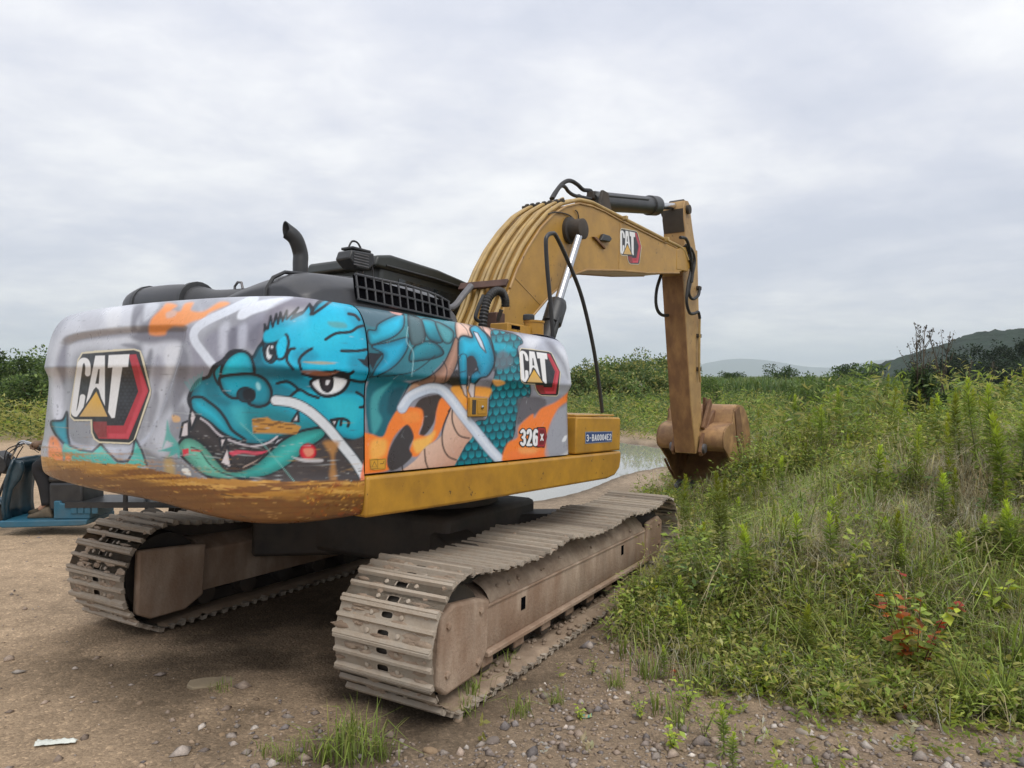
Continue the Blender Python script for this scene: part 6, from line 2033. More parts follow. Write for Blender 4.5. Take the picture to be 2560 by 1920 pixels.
i_h = sk(hip, .145)
i_w = sk(hip + (chest - hip) * .5, .125, i_h)
i_c = sk(chest, .15, i_w)
i_n = sk(neck, .065, i_c)
i_hd = sk(neck + (0, 0, .07), .06, i_n)
i_h1 = sk(head + (-.01, 0, 0), .092, i_hd)
i_h2 = sk(head + (.0, 0, .09), .08, i_h1)
limb = {}
for s, nm in ((-1, 'near'), (1, 'far')):
    sh = chest + np.array([-.02, s * .19, .12])
    gripc = TP_(385, 470, s * .39)
    elb = (sh + gripc) / 2 + np.array([.06, s * .07, -.10])
    knee = TP_(415, 690, s * .15)
    ank = TP_(500, 1075, s * .13)
    toe = TP_(330, 1165, s * .13)
    a0 = sk(sh, .065, i_c)
    a1 = sk(elb, .045, a0)
    a2 = sk(gripc + (gripc * 0 + np.array([.05, 0, .02])), .03, a1)
    a3 = sk(gripc, .032, a2)
    for f in range(4):
        b0 = sk(gripc + np.array([-.035, s * (-.03 + .02 * f), .012]), .010, a3)
        b1 = sk(gripc + np.array([-.055, s * (-.03 + .02 * f), -.018]), .009, b0)
        sk(gripc + np.array([-.028, s * (-.03 + .02 * f), -.035]), .008, b1)
    t0 = sk(gripc + np.array([-.01, -s * .045, .0]), .011, a3)
    sk(gripc + np.array([-.035, -s * .045, -.02]), .010, t0)
    l0 = sk(hip + np.array([-.03, s * .10, -.03]), .095, i_h)
    l1 = sk(knee, .062, l0)
    l2 = sk(ank, .042, l1)
    sk(ank + (toe - ank) * .6 + (0, 0, -.01), .035, l2)
    limb[s] = (sh, elb, gripc, knee, ank, toe)
me = bpy.data.meshes.new('body')
me.from_pydata([tuple(p) for p in sk_pts], sk_edges, [])
M['skin'] = mat_simple('skin', (.42, .25, .17), .55, var=.1, scale=8)
M['trouser'] = mat_simple('black_trousers', (.014, .014, .016), .8, var=.3, scale=12, bmp=.15, bscale=20)
M['jacket'] = mat_simple('grey_jacket', (.14, .145, .13), .85, var=.35, scale=14, bmp=.15, bscale=20)
M['glove'] = mat_simple('brown_glove', (.15, .095, .06), .8, var=.25, scale=16, bmp=.2)
M['boot'] = mat_simple('tan_boot', (.13, .10, .065), .75, var=.3, scale=14, bmp=.2)
body = obj('body', me, M['skin'], rider)
md = body.modifiers.new('skin', 'SKIN')
for k, r in enumerate(sk_r):
    me.skin_vertices[0].data[k].radius = (r, r)
me.skin_vertices[0].data[0].use_root = True
body.modifiers.new('sub', 'SUBSURF').render_levels = 2


def RMB():
    return MB(lambda V: V - R0)


jk = RMB()
jk.tube(catmull([hip + (0, 0, -.04), hip + (-.02, 0, .12), chest + (0, 0, -.05), chest + (0, 0, .10), neck + (0, 0, -.02)], 4), np.interp(np.linspace(0, 4, 17), range(5), [.17, .165, .19, .18, .075]), 18)
jk.build('jacket', M['jacket'], rider, smooth=180)
for s in (-1, 1):
    sh, elb, gp, knee, ank, toe = limb[s]
    RMB().tube(catmull([chest + np.array([0, s * .06, .1]), sh, (sh + elb) / 2, elb, (elb + gp) / 2 + (.02, 0, 0), gp + (.075, 0, .025)], 4), np.interp(np.linspace(0, 5, 21), range(6), [.11, .09, .078, .066, .058, .052]), 14).build('sleeve', M['jacket'], rider, smooth=180)
    gl = RMB()
    gl.tube(catmull([gp + (.10, 0, .03), gp + (.05, 0, .02), gp + (.0, 0, .008), gp + (-.035, 0, .0)], 3), [.046, .044, .040, .038, .04, .044, .046, .045, .042, .03], 12)
    for f in range(4):
        gl.tube([gp + np.array([-.02, s * (-.036 + .024 * f), .022]), gp + np.array([-.052, s * (-.036 + .024 * f), .004]), gp + np.array([-.045, s * (-.036 + .024 * f), -.032]), gp + np.array([-.012, s * (-.034 + .022 * f), -.04])], [.016, .015, .014, .012], 8)
    gl.tube([gp + np.array([.01, -s * .04, .0]), gp + np.array([-.02, -s * .055, -.01]), gp + np.array([-.04, -s * .05, -.03])], [.017, .015, .012], 8)
    gl.build('glove', M['glove'], rider, smooth=60)
    RMB().tube(catmull([hip + np.array([.05, s * .07, -.02]), hip + np.array([-.08, s * .11, -.02]), (hip + knee) / 2 + (0, s * .06, .02), knee + (.0, 0, .0), (knee + ank) / 2 + (.015, 0, 0), ank + (0.0, 0, -.01)], 4), np.interp(np.linspace(0, 5, 21), range(6), [.12, .115, .10, .088, .078, .07]), 16).build('trouser_leg', M['trouser'], rider, smooth=180)
    bt = RMB()
    dr = (toe - ank)
    dr[2] = 0
    dr /= np.linalg.norm(dr)
    solez = TP_(400, 1203)[2]
    base = np.array([ank[0], ank[1], solez])
    sd = np.array([-dr[1], dr[0], 0])
    secs = [(-.07, .050, .045), (-.05, .055, .14), (.00, .055, .17), (.05, .052, .13), (.11, .054, .085), (.17, .055, .065), (.22, .045, .05), (.245, .02, .03)]
    bv2, bf2 = [], []
    for (o_, w_, h_) in secs:
        for a in np.linspace(0, 2 * math.pi, 13)[:-1]:
            yv, zv = math.cos(a), math.sin(a)
            bv2.append(base + dr * o_ + sd * w_ * np.sign(yv) * abs(yv) ** .7 + np.array([0, 0, h_ * (.5 + .5 * np.sign(zv) * abs(zv) ** .7)]))
    F_ = grid_faces(8, 12).tolist()
    F_ += [[i * 12 + 11, i * 12, (i + 1) * 12, (i + 1) * 12 + 11][::-1] for i in range(7)]
    F_ += [list(range(12)), list(range(84, 96))[::-1]]
    bt.add(bv2, F_)
    bt.build('boot', M['boot'], rider, smooth=180)
cap = RMB()
cap.lathe(tuple(head + (0, 0, .03)), 2, [(.105, 0), (.112, .03), (.10, .09), (.06, .125), (.01, .135)], 20)
cap.build('cap', M['trouser'], rider, smooth=60)
RMB().box(head + (-.12, 0, .035), (.09, .13, .012)).build('cap_peak', M['trouser'], rider, bevel=.005)

# ------------------------------------------------------------------ VEGETATION


def veg_blades(base, h, w, az, lean, cb, ct, droop=0.35):
    """five-point grass blades; all arrays of length n"""
    n = len(base)
    dirv = np.stack([np.cos(az), np.sin(az), np.zeros(n)], 1)
    side = np.stack([-np.sin(az), np.cos(az), np.zeros(n)], 1)
    up = np.array([0, 0, 1.0])
    mid = base + up * (h * 0.58)[:, None] * np.cos(lean * 0.5)[:, None] + dirv * (h * 0.58 * np.sin(lean * 0.5))[:, None]
    tip = base + up * (h * np.cos(lean) * (1 - droop * lean))[:, None] + dirv * (h * np.sin(lean) * 1.05)[:, None]
    V = np.stack([base - side * (w / 2)[:, None], base + side * (w / 2)[:, None], mid + side * (w * 0.42)[:, None], mid - side * (w * 0.42)[:, None], tip], 1)
    i = np.arange(n)[:, None] * 5
    quads, tris = i + np.array([[0, 1, 2, 3]]), i + np.array([[3, 2, 4]])
    cm = (cb + ct) / 2
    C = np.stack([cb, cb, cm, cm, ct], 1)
    return V.reshape(-1, 3), quads, tris, C.reshape(-1, 3)


def veg_leaves(base, d, ln, wd, col, up=None):
    """flat pointed leaves; d: unit direction"""
    n = len(base)
    r = rng.normal(size=(n, 3)) if up is None else up
    s = np.cross(d, r)
    s /= np.linalg.norm(s, axis=1, keepdims=True) + 1e-9
    mid = base + d * (ln * 0.45)[:, None]
    V = np.stack([base, mid + s * (wd / 2)[:, None], base + d * ln[:, None] - np.array([0, 0, 0.12]) * ln[:, None], mid - s * (wd / 2)[:, None]], 1)
    q = np.arange(n)[:, None] * 4 + np.array([[0, 1, 2, 3]])
    return V.reshape(-1, 3), q, np.repeat(col, 4, 0)


class Veg:
    def __init__(self):
        self.V, self.Q, self.T, self.C, self.n = [], [], [], [], 0

    def add(self, V, Q=None, T=None, C=None):
        if Q is not None and len(Q):
            self.Q.append(Q + self.n)
        if T is not None and len(T):
            self.T.append(T + self.n)
        self.V.append(V)
        self.C.append(C)
        self.n += len(V)
        return self

    def blades(self, *a, **k):
        v, q, t, c = veg_blades(*a, **k)
        return self.add(v, q, t, c)

    def leaves(self, *a, **k):
        v, q, c = veg_leaves(*a, **k)
        return self.add(v, q, None, c)

    def mesh(self, name):
        return new_mesh(name, np.vstack(self.V), quads=np.vstack(self.Q) if self.Q else None, tris=np.vstack(self.T) if self.T else None, col=np.vstack(self.C))


def shade(c, n, var=0.25, hue=0.10):
    c = np.tile(np.array(c, float), (n, 1))
    k = np.exp(rng.normal(0, var, (n, 1)))
    h = rng.normal(0, hue, (n, 1))
    c = c * k * np.hstack([1 + h, np.ones((n, 1)), 1 - h])
    return np.clip(c, 0.005, 0.6)


G_MID, G_LIGHT, G_YEL, G_DARK, DRY, OLIVE = (.23, .31, .06), (.35, .45, .09), (.47, .53, .075), (.115, .15, .035), (.56, .47, .29), (.37, .355, .11)


def in_view(x, y, pad=0.05):
    return (np.abs(x) < y * (IMW / 2 / F_PX + pad)) & (y > 1.0)


def machine_clear(x, y):
    mx, my = mxy(x, y)
    blocked = ((np.abs(mx - GW) < HW + 0.14) | (np.abs(mx + GW) < HW + .05)) & (my > TYR - .05) & (my < TYF + 0.05)
    inner = (np.abs(mx) < 1.7) & (np.abs(my) < 2.3)
    return ~(blocked | inner)


def bank_points(n, ymin, ymax, dmin=0.0, power=1.0, dens=None):
    """points on the weedy bank, denser towards the camera"""
    out = []
    tot = 0
    while tot < n:
        m = n * 3
        u = rng.random(m)
        y = ymin * (ymax / ymin) ** (u ** power)
        x = (rng.random(m) * 1.70 - 0.85) * y
        d = bank_d(x, y)
        prob = smooth01((d - dmin) / 0.7 + 0.15)
        ok = (d > dmin - 0.15) & in_view(x, y, 0.08) & machine_clear(x, y) & (pond_q(x, y) > 1.12)
        if dens is not None:
            prob = prob * dens(x, y, d)
        ok &= rng.random(m) < prob
        out.append(np.stack([x[ok], y[ok]], 1))
        tot += ok.sum()
        if len(out) > 40:
            break
    P = np.vstack(out)[:n]
    return np.c_[P, ground_z(P[:, 0], P[:, 1])]


def bucket_gap(x, y):
    mx, my = mxy(x, y)
    ux, uy = cu * mx + su * my, -su * mx + cu * my
    return ~((np.abs(ux) < 0.75) & (uy > 6.4) & (uy < 8.0))


patch = lambda s, k: (lambda x, y, d: smooth01((fbm(x * s, y * s, 3, k) - 0.40) / 0.2) * np.where(bucket_gap(x, y), 1, 0.15))

def dryness(x, y, d=None):
    d = bank_d(x, y) if d is None else d
    return smooth01((fbm(x * .5 + 2, y * .5, 3, 201) - .40) / .16) * smooth01((d - .3) / .8) * (1 - .75 * smooth01((d - 4.2) / 2.0))


def green_patch(s, k):
    f = patch(s, k)
    return lambda x, y, d: f(x, y, d) * (1 - .82 * dryness(x, y, d))


# dry grass mat and green grass on the bank
v = Veg()
B = bank_points(80000, 3.6, 26, dmin=-.5, power=0.85, dens=lambda x, y, d: (.25 + .9 * dryness(x, y, d)) * np.where(bucket_gap(x, y), 1, .15))
n = len(B)
sc = 1 + np.clip(B[:, 1] - 5, 0, 20) * 0.06
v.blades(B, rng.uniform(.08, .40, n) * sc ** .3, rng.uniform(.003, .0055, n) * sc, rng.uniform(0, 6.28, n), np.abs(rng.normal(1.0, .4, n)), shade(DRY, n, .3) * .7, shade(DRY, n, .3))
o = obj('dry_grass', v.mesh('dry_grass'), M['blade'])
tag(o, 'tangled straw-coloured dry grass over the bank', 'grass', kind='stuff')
v = Veg()
B = bank_points(40000, 3.0, 30, dmin=-.3, power=0.85, dens=green_patch(0.7, 44))
n = len(B)
sc = 1 + np.clip(B[:, 1] - 5, 0, 25) * 0.07
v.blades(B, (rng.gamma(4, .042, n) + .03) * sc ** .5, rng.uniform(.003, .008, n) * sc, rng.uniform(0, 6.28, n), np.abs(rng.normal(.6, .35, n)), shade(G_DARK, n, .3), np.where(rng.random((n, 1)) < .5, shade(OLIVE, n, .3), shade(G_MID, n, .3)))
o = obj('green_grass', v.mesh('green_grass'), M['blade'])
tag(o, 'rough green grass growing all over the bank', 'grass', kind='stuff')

# leafy ground cover: small plants with a handful of leaves each
v = Veg()
B = bank_points(14000, 2.6, 30, dmin=-0.5, power=0.9, dens=green_patch(1.1, 77))
n = len(B)
k = 16
P = np.repeat(B, k, 0)
hh = np.repeat(rng.uniform(.05, .26, n) * (1 + np.clip(B[:, 1] - 6, 0, 20) * .05), k)
f = rng.random(n * k)
az = rng.uniform(0, 6.28, n * k)
el = rng.normal(.35, .35, n * k)
P = P + np.stack([.25 * hh * f * np.cos(az), .25 * hh * f * np.sin(az), hh * f], 1)
dv = np.stack([np.cos(az) * np.cos(el), np.sin(az) * np.cos(el), np.sin(el)], 1)
szs = np.repeat(rng.uniform(.025, .075, n) * (1 + np.clip(B[:, 1] - 5, 0, 20) * .06), k) * rng.uniform(.6, 1.2, n * k)
pc = np.array([G_MID, G_LIGHT, OLIVE, G_YEL, G_DARK])[rng.choice(5, n, p=[.30, .15, .38, .04, .13])]
cl_ = np.clip(np.repeat(pc, k, 0) * np.exp(rng.normal(0, .25, (n * k, 1))), .005, .5)
v.leaves(P, dv, szs, szs * np.repeat(rng.uniform(.18, .5, n), k), cl_, up=np.tile(np.array([[0, 0, 1.0]]), (n * k, 1)) + rng.normal(0, .3, (n * k, 3)))
o = obj('ground_cover', v.mesh('ground_cover'), M['leaf'])
tag(o, 'low leafy weeds covering the bank', 'weeds', kind='stuff')


# long arching grass among the weeds
v = Veg()
B = bank_points(420, 3.6, 24, dmin=.0, power=.8, dens=lambda x, y, d: np.where(bucket_gap(x, y), 1, 0) * (.3 + smooth01((fbm(x * .7, y * .7, 3, 331) - .45) / .15)))
n = len(B)
k = 14
P = np.repeat(B, k, 0) + np.c_[rng.normal(0, .035, (n * k, 2)), np.zeros(n * k)]
v.blades(P, np.repeat(rng.uniform(.35, .85, n), k) * rng.uniform(.6, 1.1, n * k), rng.uniform(.006, .013, n * k), rng.uniform(0, 6.28, n * k), np.abs(rng.normal(.85, .3, n * k)), shade(G_DARK, n * k, .25), np.repeat(np.array([G_LIGHT, OLIVE, DRY, G_MID])[rng.choice(4, n, p=[.35, .25, .2, .2])], k, 0) * np.exp(rng.normal(0, .2, (n * k, 1))), droop=.5)
o = obj('arching_grass', v.mesh('arching_grass'), M['blade'])
tag(o, 'long arching grass blades mixed through the bank', 'grass', kind='stuff')

# seedlings scattered over the bare ground between bank and track
v = Veg()
y = rng.uniform(2.4, 9, 9000)
x = rng.uniform(-.1, .8, 9000) * y
d = bank_d(x, y)
ok = (d < .1) & (d > -1.9) & machine_clear(x, y) & (rng.random(9000) < .75 * np.exp(d * 1.5) * (fbm(x * 1.5, y * 1.5, 3, 301) > .45))
B = np.c_[x[ok], y[ok], ground_z(x[ok], y[ok])]
n = len(B)
k = 9
az = rng.uniform(0, 6.28, n * k)
el = rng.normal(.55, .4, n * k)
H_ = np.repeat(rng.uniform(.02, .14, n), k)
P = np.repeat(B, k, 0)
P[:, 2] += H_ * rng.random(n * k)
sz_ = np.repeat(rng.uniform(.02, .06, n), k) * rng.uniform(.6, 1.2, n * k)
pc = np.array([G_LIGHT, G_MID, OLIVE, DRY])[rng.choice(4, n, p=[.3, .3, .25, .15])]
v.leaves(P, np.stack([np.cos(az) * np.cos(el), np.sin(az) * np.cos(el), np.sin(el)], 1), sz_, sz_ * np.repeat(rng.uniform(.12, .5, n), k), np.clip(np.repeat(pc, k, 0) * np.exp(rng.normal(0, .25, (n * k, 1))), .005, .5))
o = obj('seedlings', v.mesh('seedlings'), M['leaf'])
tag(o, 'tiny weeds sprouting on the bare stony ground', 'weeds', kind='stuff')

# taller broad-leaved clumps, in drifts
v = Veg()
B = bank_points(1300, 3.6, 28, dmin=-.2, power=.8, dens=lambda x, y, d: smooth01((fbm(x * .55, y * .55, 3, 123) - .47) / .12) * np.where(bucket_gap(x, y), 1, 0) * (1 - .9 * dryness(x, y, d)))
n = len(B)
k = 34
hh = rng.uniform(.15, .6, n)
f = rng.random(n * k) ** .8
az = rng.uniform(0, 6.28, n * k)
H_ = np.repeat(hh, k)
P = np.repeat(B, k, 0) + np.stack([.22 * H_ * f * np.cos(az), .22 * H_ * f * np.sin(az), H_ * (.15 + .85 * f)], 1)
el = rng.normal(.25, .4, n * k)
dv = np.stack([np.cos(az) * np.cos(el), np.sin(az) * np.cos(el), np.sin(el)], 1)
sz_ = np.repeat(rng.uniform(.035, .08, n), k) * rng.uniform(.6, 1.2, n * k)
pc = np.array([G_LIGHT, G_MID, OLIVE, (.13, .20, .06)])[rng.choice(4, n, p=[.28, .32, .25, .15])]
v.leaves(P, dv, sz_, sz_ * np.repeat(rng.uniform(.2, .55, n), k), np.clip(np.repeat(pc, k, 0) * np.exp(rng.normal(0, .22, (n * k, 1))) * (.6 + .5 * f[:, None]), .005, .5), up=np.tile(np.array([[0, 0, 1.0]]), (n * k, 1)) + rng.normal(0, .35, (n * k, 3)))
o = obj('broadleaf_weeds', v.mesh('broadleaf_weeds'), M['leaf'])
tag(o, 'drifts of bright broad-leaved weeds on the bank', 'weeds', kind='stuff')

# horseweed: upright stem clothed in narrow leaves, bright tuft on top
def horseweed_mesh(h, seed, nl=150, bright=1.0):
    r = np.random.default_rng(seed)
    lv = Veg()
    t = np.sort(r.random(nl)) ** 0.8
    z = h * (0.08 + 0.90 * t)
    az = np.arange(nl) * 2.39996 + r.normal(0, .2, nl)
    el = np.interp(t, [0, .4, .8, 1], [-.25, .25, .75, 1.25]) + r.normal(0, .12, nl)
    ln = np.interp(t, [0, .3, .75, 1], [.07, .10, .085, .05]) * r.uniform(.8, 1.2, nl) * (0.75 + .35 * h)
    bend = np.stack([.03 * h * np.sin(3 * t + seed), .03 * h * np.cos(2.2 * t + seed * 2), np.zeros(nl)], 1) * t[:, None]
    P = np.stack([np.zeros(nl), np.zeros(nl), z], 1) + bend
    dv = np.stack([np.cos(az) * np.cos(el), np.sin(az) * np.cos(el), np.sin(el)], 1)
    c0, c1 = np.array(G_MID) * .8, np.array(G_YEL) * bright
    w = smooth01((t - .62) / .38)[:, None]
    cc = (c0 * (1 - w) * 1.1 + c1 * w * np.array([.92, 1, 1])) * np.exp(r.normal(0, .18, (nl, 1)))
    low = smooth01((.18 - t) / .18)[:, None] * .6
    cc = cc * (1 - low) + np.array(DRY) * .6 * low
    lv.leaves(P, dv, ln, ln * .15 + .004, cc, up=np.tile(np.array([[0, 0, 1.0]]), (nl, 1)) + r.normal(0, .25, (nl, 3)))
    st = MB()
    tt = np.linspace(0, 1, 8)
    st.tube(np.stack([.03 * h * np.sin(3 * tt + seed) * tt, .03 * h * np.cos(2.2 * tt + seed * 2) * tt, h * tt * .97], 1), np.interp(tt, [0, 1], [.0065, .003]), 5)
    return lv.mesh('leaves'), new_mesh('stem', np.array(st.v), faces=st.f, smooth=True)


M['stem'] = mat_simple('green_stem', (.12, .13, .05), .7, var=.3, scale=30)
HW_MESH = [horseweed_mesh(h, s, nl, b) for h, s, nl, b in ((.62, 1, 190, 1.15), (.75, 2, 210, 1.0), (.95, 3, 240, .95), (.5, 4, 150, 1.2), (1.15, 5, 260, .85))]


def ground_hit(pxx, pyy):
    """first point where the pixel's ray meets the ground"""
    d = ray_w(pxx, pyy)
    s = np.linspace(1.5, 60, 2400)
    P = CAM_W[None] + d[None] * (s / d[1])[:, None]
    g = ground_z(P[:, 0], P[:, 1])
    i = np.nonzero(P[:, 2] < g)[0]
    return P[i[0]] if len(i) else P[-1]


def put_plant(name, meshes, loc, scale, rz, label, cat, group, tilt=0.0):
    root = empty(name, loc, rz)
    root.rotation_euler = (rng.normal(0, tilt), rng.normal(0, tilt), rz)
    root.scale = (scale,) * 3
    for nm, me, mt in meshes:
        obj(nm, me, mt, root)
    return tag(root, label, cat, group)


def plant_by_px(bx, by, ty):
    """foot pixel and top pixel -> foot point and height"""
    g = ground_hit(bx, by)
    return g, (by - ty) / F_PX * g[1]


# individual plants read from the photograph: foot x, foot y, top y
HWP = [(1880, 1520, 1310), (2000, 1440, 1285), (2075, 1440, 1280), (2210, 1390, 1290), (1810, 1900, 1760), (1815, 1960, 1855), (2455, 1400, 1285), (2505, 1385, 1270), (2290, 1240, 1060), (2445, 1180, 940), (2490, 1200, 955), (2520, 1330, 1030), (2390, 1080, 965), (2130, 1480, 1380), (1720, 1640, 1500), (1700, 1560, 1440), (2350, 1330, 1180), (2180, 1250, 1110), (2050, 1170, 1010), (1985, 1120, 985), (2110, 1100, 965), (2340, 1120, 985), (2545, 1250, 990), (1780, 1190, 1090), (1960, 1260, 1140), (2260, 1480, 1360), (2420, 1480, 1330), (2540, 1450, 1250), (1905, 1700, 1610), (1660, 1700, 1610), (2310, 1600, 1500), (2145, 1560, 1490), (1840, 1330, 1240), (2090, 1350, 1240)]
HW_LAB = ['small horseweed with a bright yellow-green tuft at the gravelly foot of the bank', 'short bristly horseweed with a bright yellow-green tip on the slope of the bank', 'knee-high horseweed with narrow leaves and a pale green tip on the bank', 'tall slender horseweed with long narrow leaves standing clear of the other weeds']
for k, (bx, by, ty) in enumerate(HWP):
    g, h = plant_by_px(bx, min(by, 1905), ty)
    if by > 1905:
        g, h = g + np.array([0, -.12, 0]), .22
    h = float(np.clip(h, .18, 1.5))
    i = int(np.argmin([abs(h - q) for q in (.62, .75, .95, .5, 1.15)]))
    lv_, st_ = HW_MESH[i]
    put_plant('horseweed', [('stem', st_, M['stem']), ('leaves', lv_, M['leaf'])], g - np.array([0, 0, .01]), h / (.62, .75, .95, .5, 1.15)[i], rng.uniform(0, 6.28), HW_LAB[0 if by > 1600 else (1 if h < .55 else (2 if h < .85 else 3))], 'weed', 'horseweeds on the bank, ' + ('foot', 'low', 'middle', 'tall')[0 if by > 1600 else (1 if h < .55 else (2 if h < .85 else 3))], .07)
# smaller uncounted ones
v = Veg()
B = bank_points(130, 4.2, 26, dmin=-.1, power=.8, dens=lambda x, y, d: np.where(bucket_gap(x, y), 1, 0))
for k, b in enumerate(B):
    i = k % 5
    me = HW_MESH[i][0]
    co = np.empty(len(me.vertices) * 3, np.float32)
    me.vertices.foreach_get('co', co)
    co = co.reshape(-1, 3)
    if k % 2:
        sel = (np.arange(len(co)) // 4) % 2 == 0
        co = co[sel]
    c4 = np.empty(len(me.vertices) * 4, np.float32)
    me.color_attributes['Col'].data.foreach_get('color', c4)
    c3_ = c4.reshape(-1, 4)[:, :3]
    if k % 2:
        c3_ = c3_[sel]
    a = rng.uniform(0, 6.28)
    s = rng.uniform(.35, .85) * (1.0 + .01 * b[1])
    R_ = np.array([[math.cos(a), -math.sin(a), 0], [math.sin(a), math.cos(a), 0], [0, 0, 1]]) * s
    v.add(co @ R_.T + b, np.arange(len(co)).reshape(-1, 4), None, c3_ * rng.uniform(.5, .95) * np.array([1.05, .95, .9]))
o = obj('young_weeds', v.mesh('young_weeds'), M['leaf'])
tag(o, 'young narrow-leaved weeds scattered through the bank', 'weeds', kind='stuff')


# arching grass clumps with foxtail heads
def foxtail_mesh(seed, nb=34, h=.75, heads=5):
    r = np.random.default_rng(seed)
    vg = Veg()
    B_ = np.c_[r.normal(0, .035, (nb, 2)), np.zeros(nb)]
    vg.blades(B_, r.uniform(.5, 1.05, nb) * h, r.uniform(.007, .014, nb), r.uniform(0, 6.28, nb), np.abs(r.normal(.55, .25, nb)), np.tile(np.array(G_DARK), (nb, 1)) * 1.3, np.tile(np.array(G_LIGHT), (nb, 1)) * np.exp(r.normal(0, .2, (nb, 1))), droop=.45)
    hv = Veg()
    for k in range(heads):
        az = r.uniform(0, 6.28)
        hh = h * r.uniform(.95, 1.25)
        tt = np.linspace(0, 1, 12)
        path = np.stack([np.cos(az) * .28 * hh * tt ** 2.2, np.sin(az) * .28 * hh * tt ** 2.2, hh * (tt - .12 * tt ** 4)], 1)
        m = 130
        u = r.uniform(.80, 1.0, m)
        P_ = np.stack([np.interp(u, tt, path[:, i]) for i in range(3)], 1)
        dd = r.normal(size=(m, 3))
        dd /= np.linalg.norm(dd, axis=1, keepdims=True)
        hv.leaves(P_, dd, r.uniform(.012, .024, m), np.full(m, .003), np.tile(np.array([.22, .23, .10]), (m, 1)) * np.exp(r.normal(0, .2, (m, 1))))
        s_ = MB().tube(path, np.linspace(.003, .0016, 12), 4)
        hv.add(np.array(s_.v), np.array([f for f in s_.f if len(f) == 4][:44]), None, np.tile(np.array([.13, .15, .05]), (len(s_.v), 1)))
    return vg.mesh('blades'), hv.mesh('seed_heads')


FX = [foxtail_mesh(3), foxtail_mesh(8, 44, .9, 6), foxtail_mesh(12, 26, .55, 3)]
FXP = [(2500, 1800, 1500), (2410, 1790, 1540), (2545, 1700, 1420), (2430, 1600, 1420), (2300, 1500, 1330), (2540, 1560, 1390), (2050, 1600, 1500), (1900, 1640, 1560), (2180, 1330, 1230), (2380, 1390, 1290), (2280, 1180, 1080), (1990, 1330, 1230), (1770, 1500, 1410), (1830, 1420, 1340)]
for k, (bx, by, ty) in enumerate(FXP):
    g, h = plant_by_px(bx, by, ty)
    i = k % 3
    a_, b_ = FX[i]
    put_plant('foxtail_grass', [('blades', a_, M['blade']), ('seed_heads', b_, M['leaf'])], g - np.array([0, 0, .01]), float(np.clip(h / (.8, .95, .6)[i], .4, 1.3)), rng.uniform(0, 6.28), 'arching foxtail grass with bristly seed heads on the bank', 'grass clump', 'foxtail clumps on the bank', .05)


# short grass tufts on the bare ground
def tuft_mesh(seed, nb=40, h=.28):
    r = np.random.default_rng(seed)
    vg = Veg()
    B_ = np.c_[r.normal(0, .05, (nb, 2)), np.zeros(nb)]
    vg.blades(B_, r.uniform(.4, 1.1, nb) * h, r.uniform(.004, .010, nb), r.uniform(0, 6.28, nb), np.abs(r.normal(.5, .3, nb)), np.tile(np.array(G_DARK), (nb, 1)) * 1.2, np.array([G_MID, G_LIGHT, OLIVE])[r.integers(0, 3, nb)] * np.exp(r.normal(0, .2, (nb, 1))))
    return vg.mesh('blades')


TF = [tuft_mesh(21), tuft_mesh(22, 60, .34), tuft_mesh(23, 28, .2)]
TFP = [(1185, 1760, 1660, 'dark grass tuft pressed against the foot of the right crawler track'), (1300, 1790, 1700, None), (1270, 1680, 1600, None), (840, 1900, 1760, None), (900, 1905, 1740, None), (790, 1905, 1800, None), (960, 1900, 1800, None), (720, 1905, 1830, None), (1560, 1640, 1540, None), (1620, 1700, 1600, None), (1540, 1720, 1650, None), (1640, 1780, 1690, None), (1700, 1820, 1740, None), (1740, 1720, 1600, None), (1590, 1560, 1440, None), (1680, 1480, 1390, None), (880, 1850, 1730, None), (545, 1730, 1680, None), (1160, 1790, 1720, None), (1390, 1760, 1700, None), (660, 1890, 1830, None), (1860, 1720, 1650, None), (1975, 1760, 1690, None)]
for k, (bx, by, ty, lab) in enumerate(TFP):
    g, h = plant_by_px(bx, by, ty)
    o = obj('grass_tuft', TF[k % 3], M['blade'], loc=g - np.array([0, 0, .008]))
    o.rotation_euler = (0, 0, rng.uniform(0, 6.28))
    s = float(np.clip(h / (.26, .32, .19)[k % 3], .35, 1.6))
    o.scale = (s, s, s)
    cls = 0 if bx < 1000 else (1 if bx < 1420 else 2)
    tag(o, lab or ('green grass tuft growing from the gravel behind the tracks', 'grass tuft on bare soil beside the right crawler track', 'grass tuft at the gravelly foot of the weedy bank')[cls], 'grass tuft', None if lab else ('tufts behind the tracks', 'tufts beside the track', 'tufts at the foot of the bank')[cls])


# red-leaved weed
def leafy_mesh(seed, h=.4, nl=60, size=.06, cols=(G_LIGHT, G_MID), branch=5, wd=.6):
    r = np.random.default_rng(seed)
    vg = Veg()
    st = MB()
    for b in range(branch):
        az = r.uniform(0, 6.28)
        ln = h * r.uniform(.6, 1.1)
        tt = np.linspace(0, 1, 6)
        pth = np.stack([np.cos(az) * .4 * ln * tt ** 1.3, np.sin(az) * .4 * ln * tt ** 1.3, ln * tt], 1)
        st.tube(pth, np.linspace(.005, .002, 6), 4)
        m = nl // branch
        u = r.uniform(.2, 1, m)
        P_ = np.stack([np.interp(u, tt, pth[:, i]) for i in range(3)], 1)
        a2 = r.uniform(0, 6.28, m)
        e2 = r.normal(.1, .35, m)
        dd = np.stack([np.cos(a2) * np.cos(e2), np.sin(a2) * np.cos(e2), np.sin(e2)], 1)
        s = size * r.uniform(.6, 1.2, m)
        cc = np.array(cols)[r.integers(0, len(cols), m)] * np.exp(r.normal(0, .2, (m, 1)))
        vg.leaves(P_, dd, s, s * wd, cc, up=np.tile(np.array([[0, 0, 1.0]]), (m, 1)) + r.normal(0, .3, (m, 3)))
    return vg.mesh('leaves'), new_mesh('stems', np.array(st.v), faces=st.f, smooth=True)


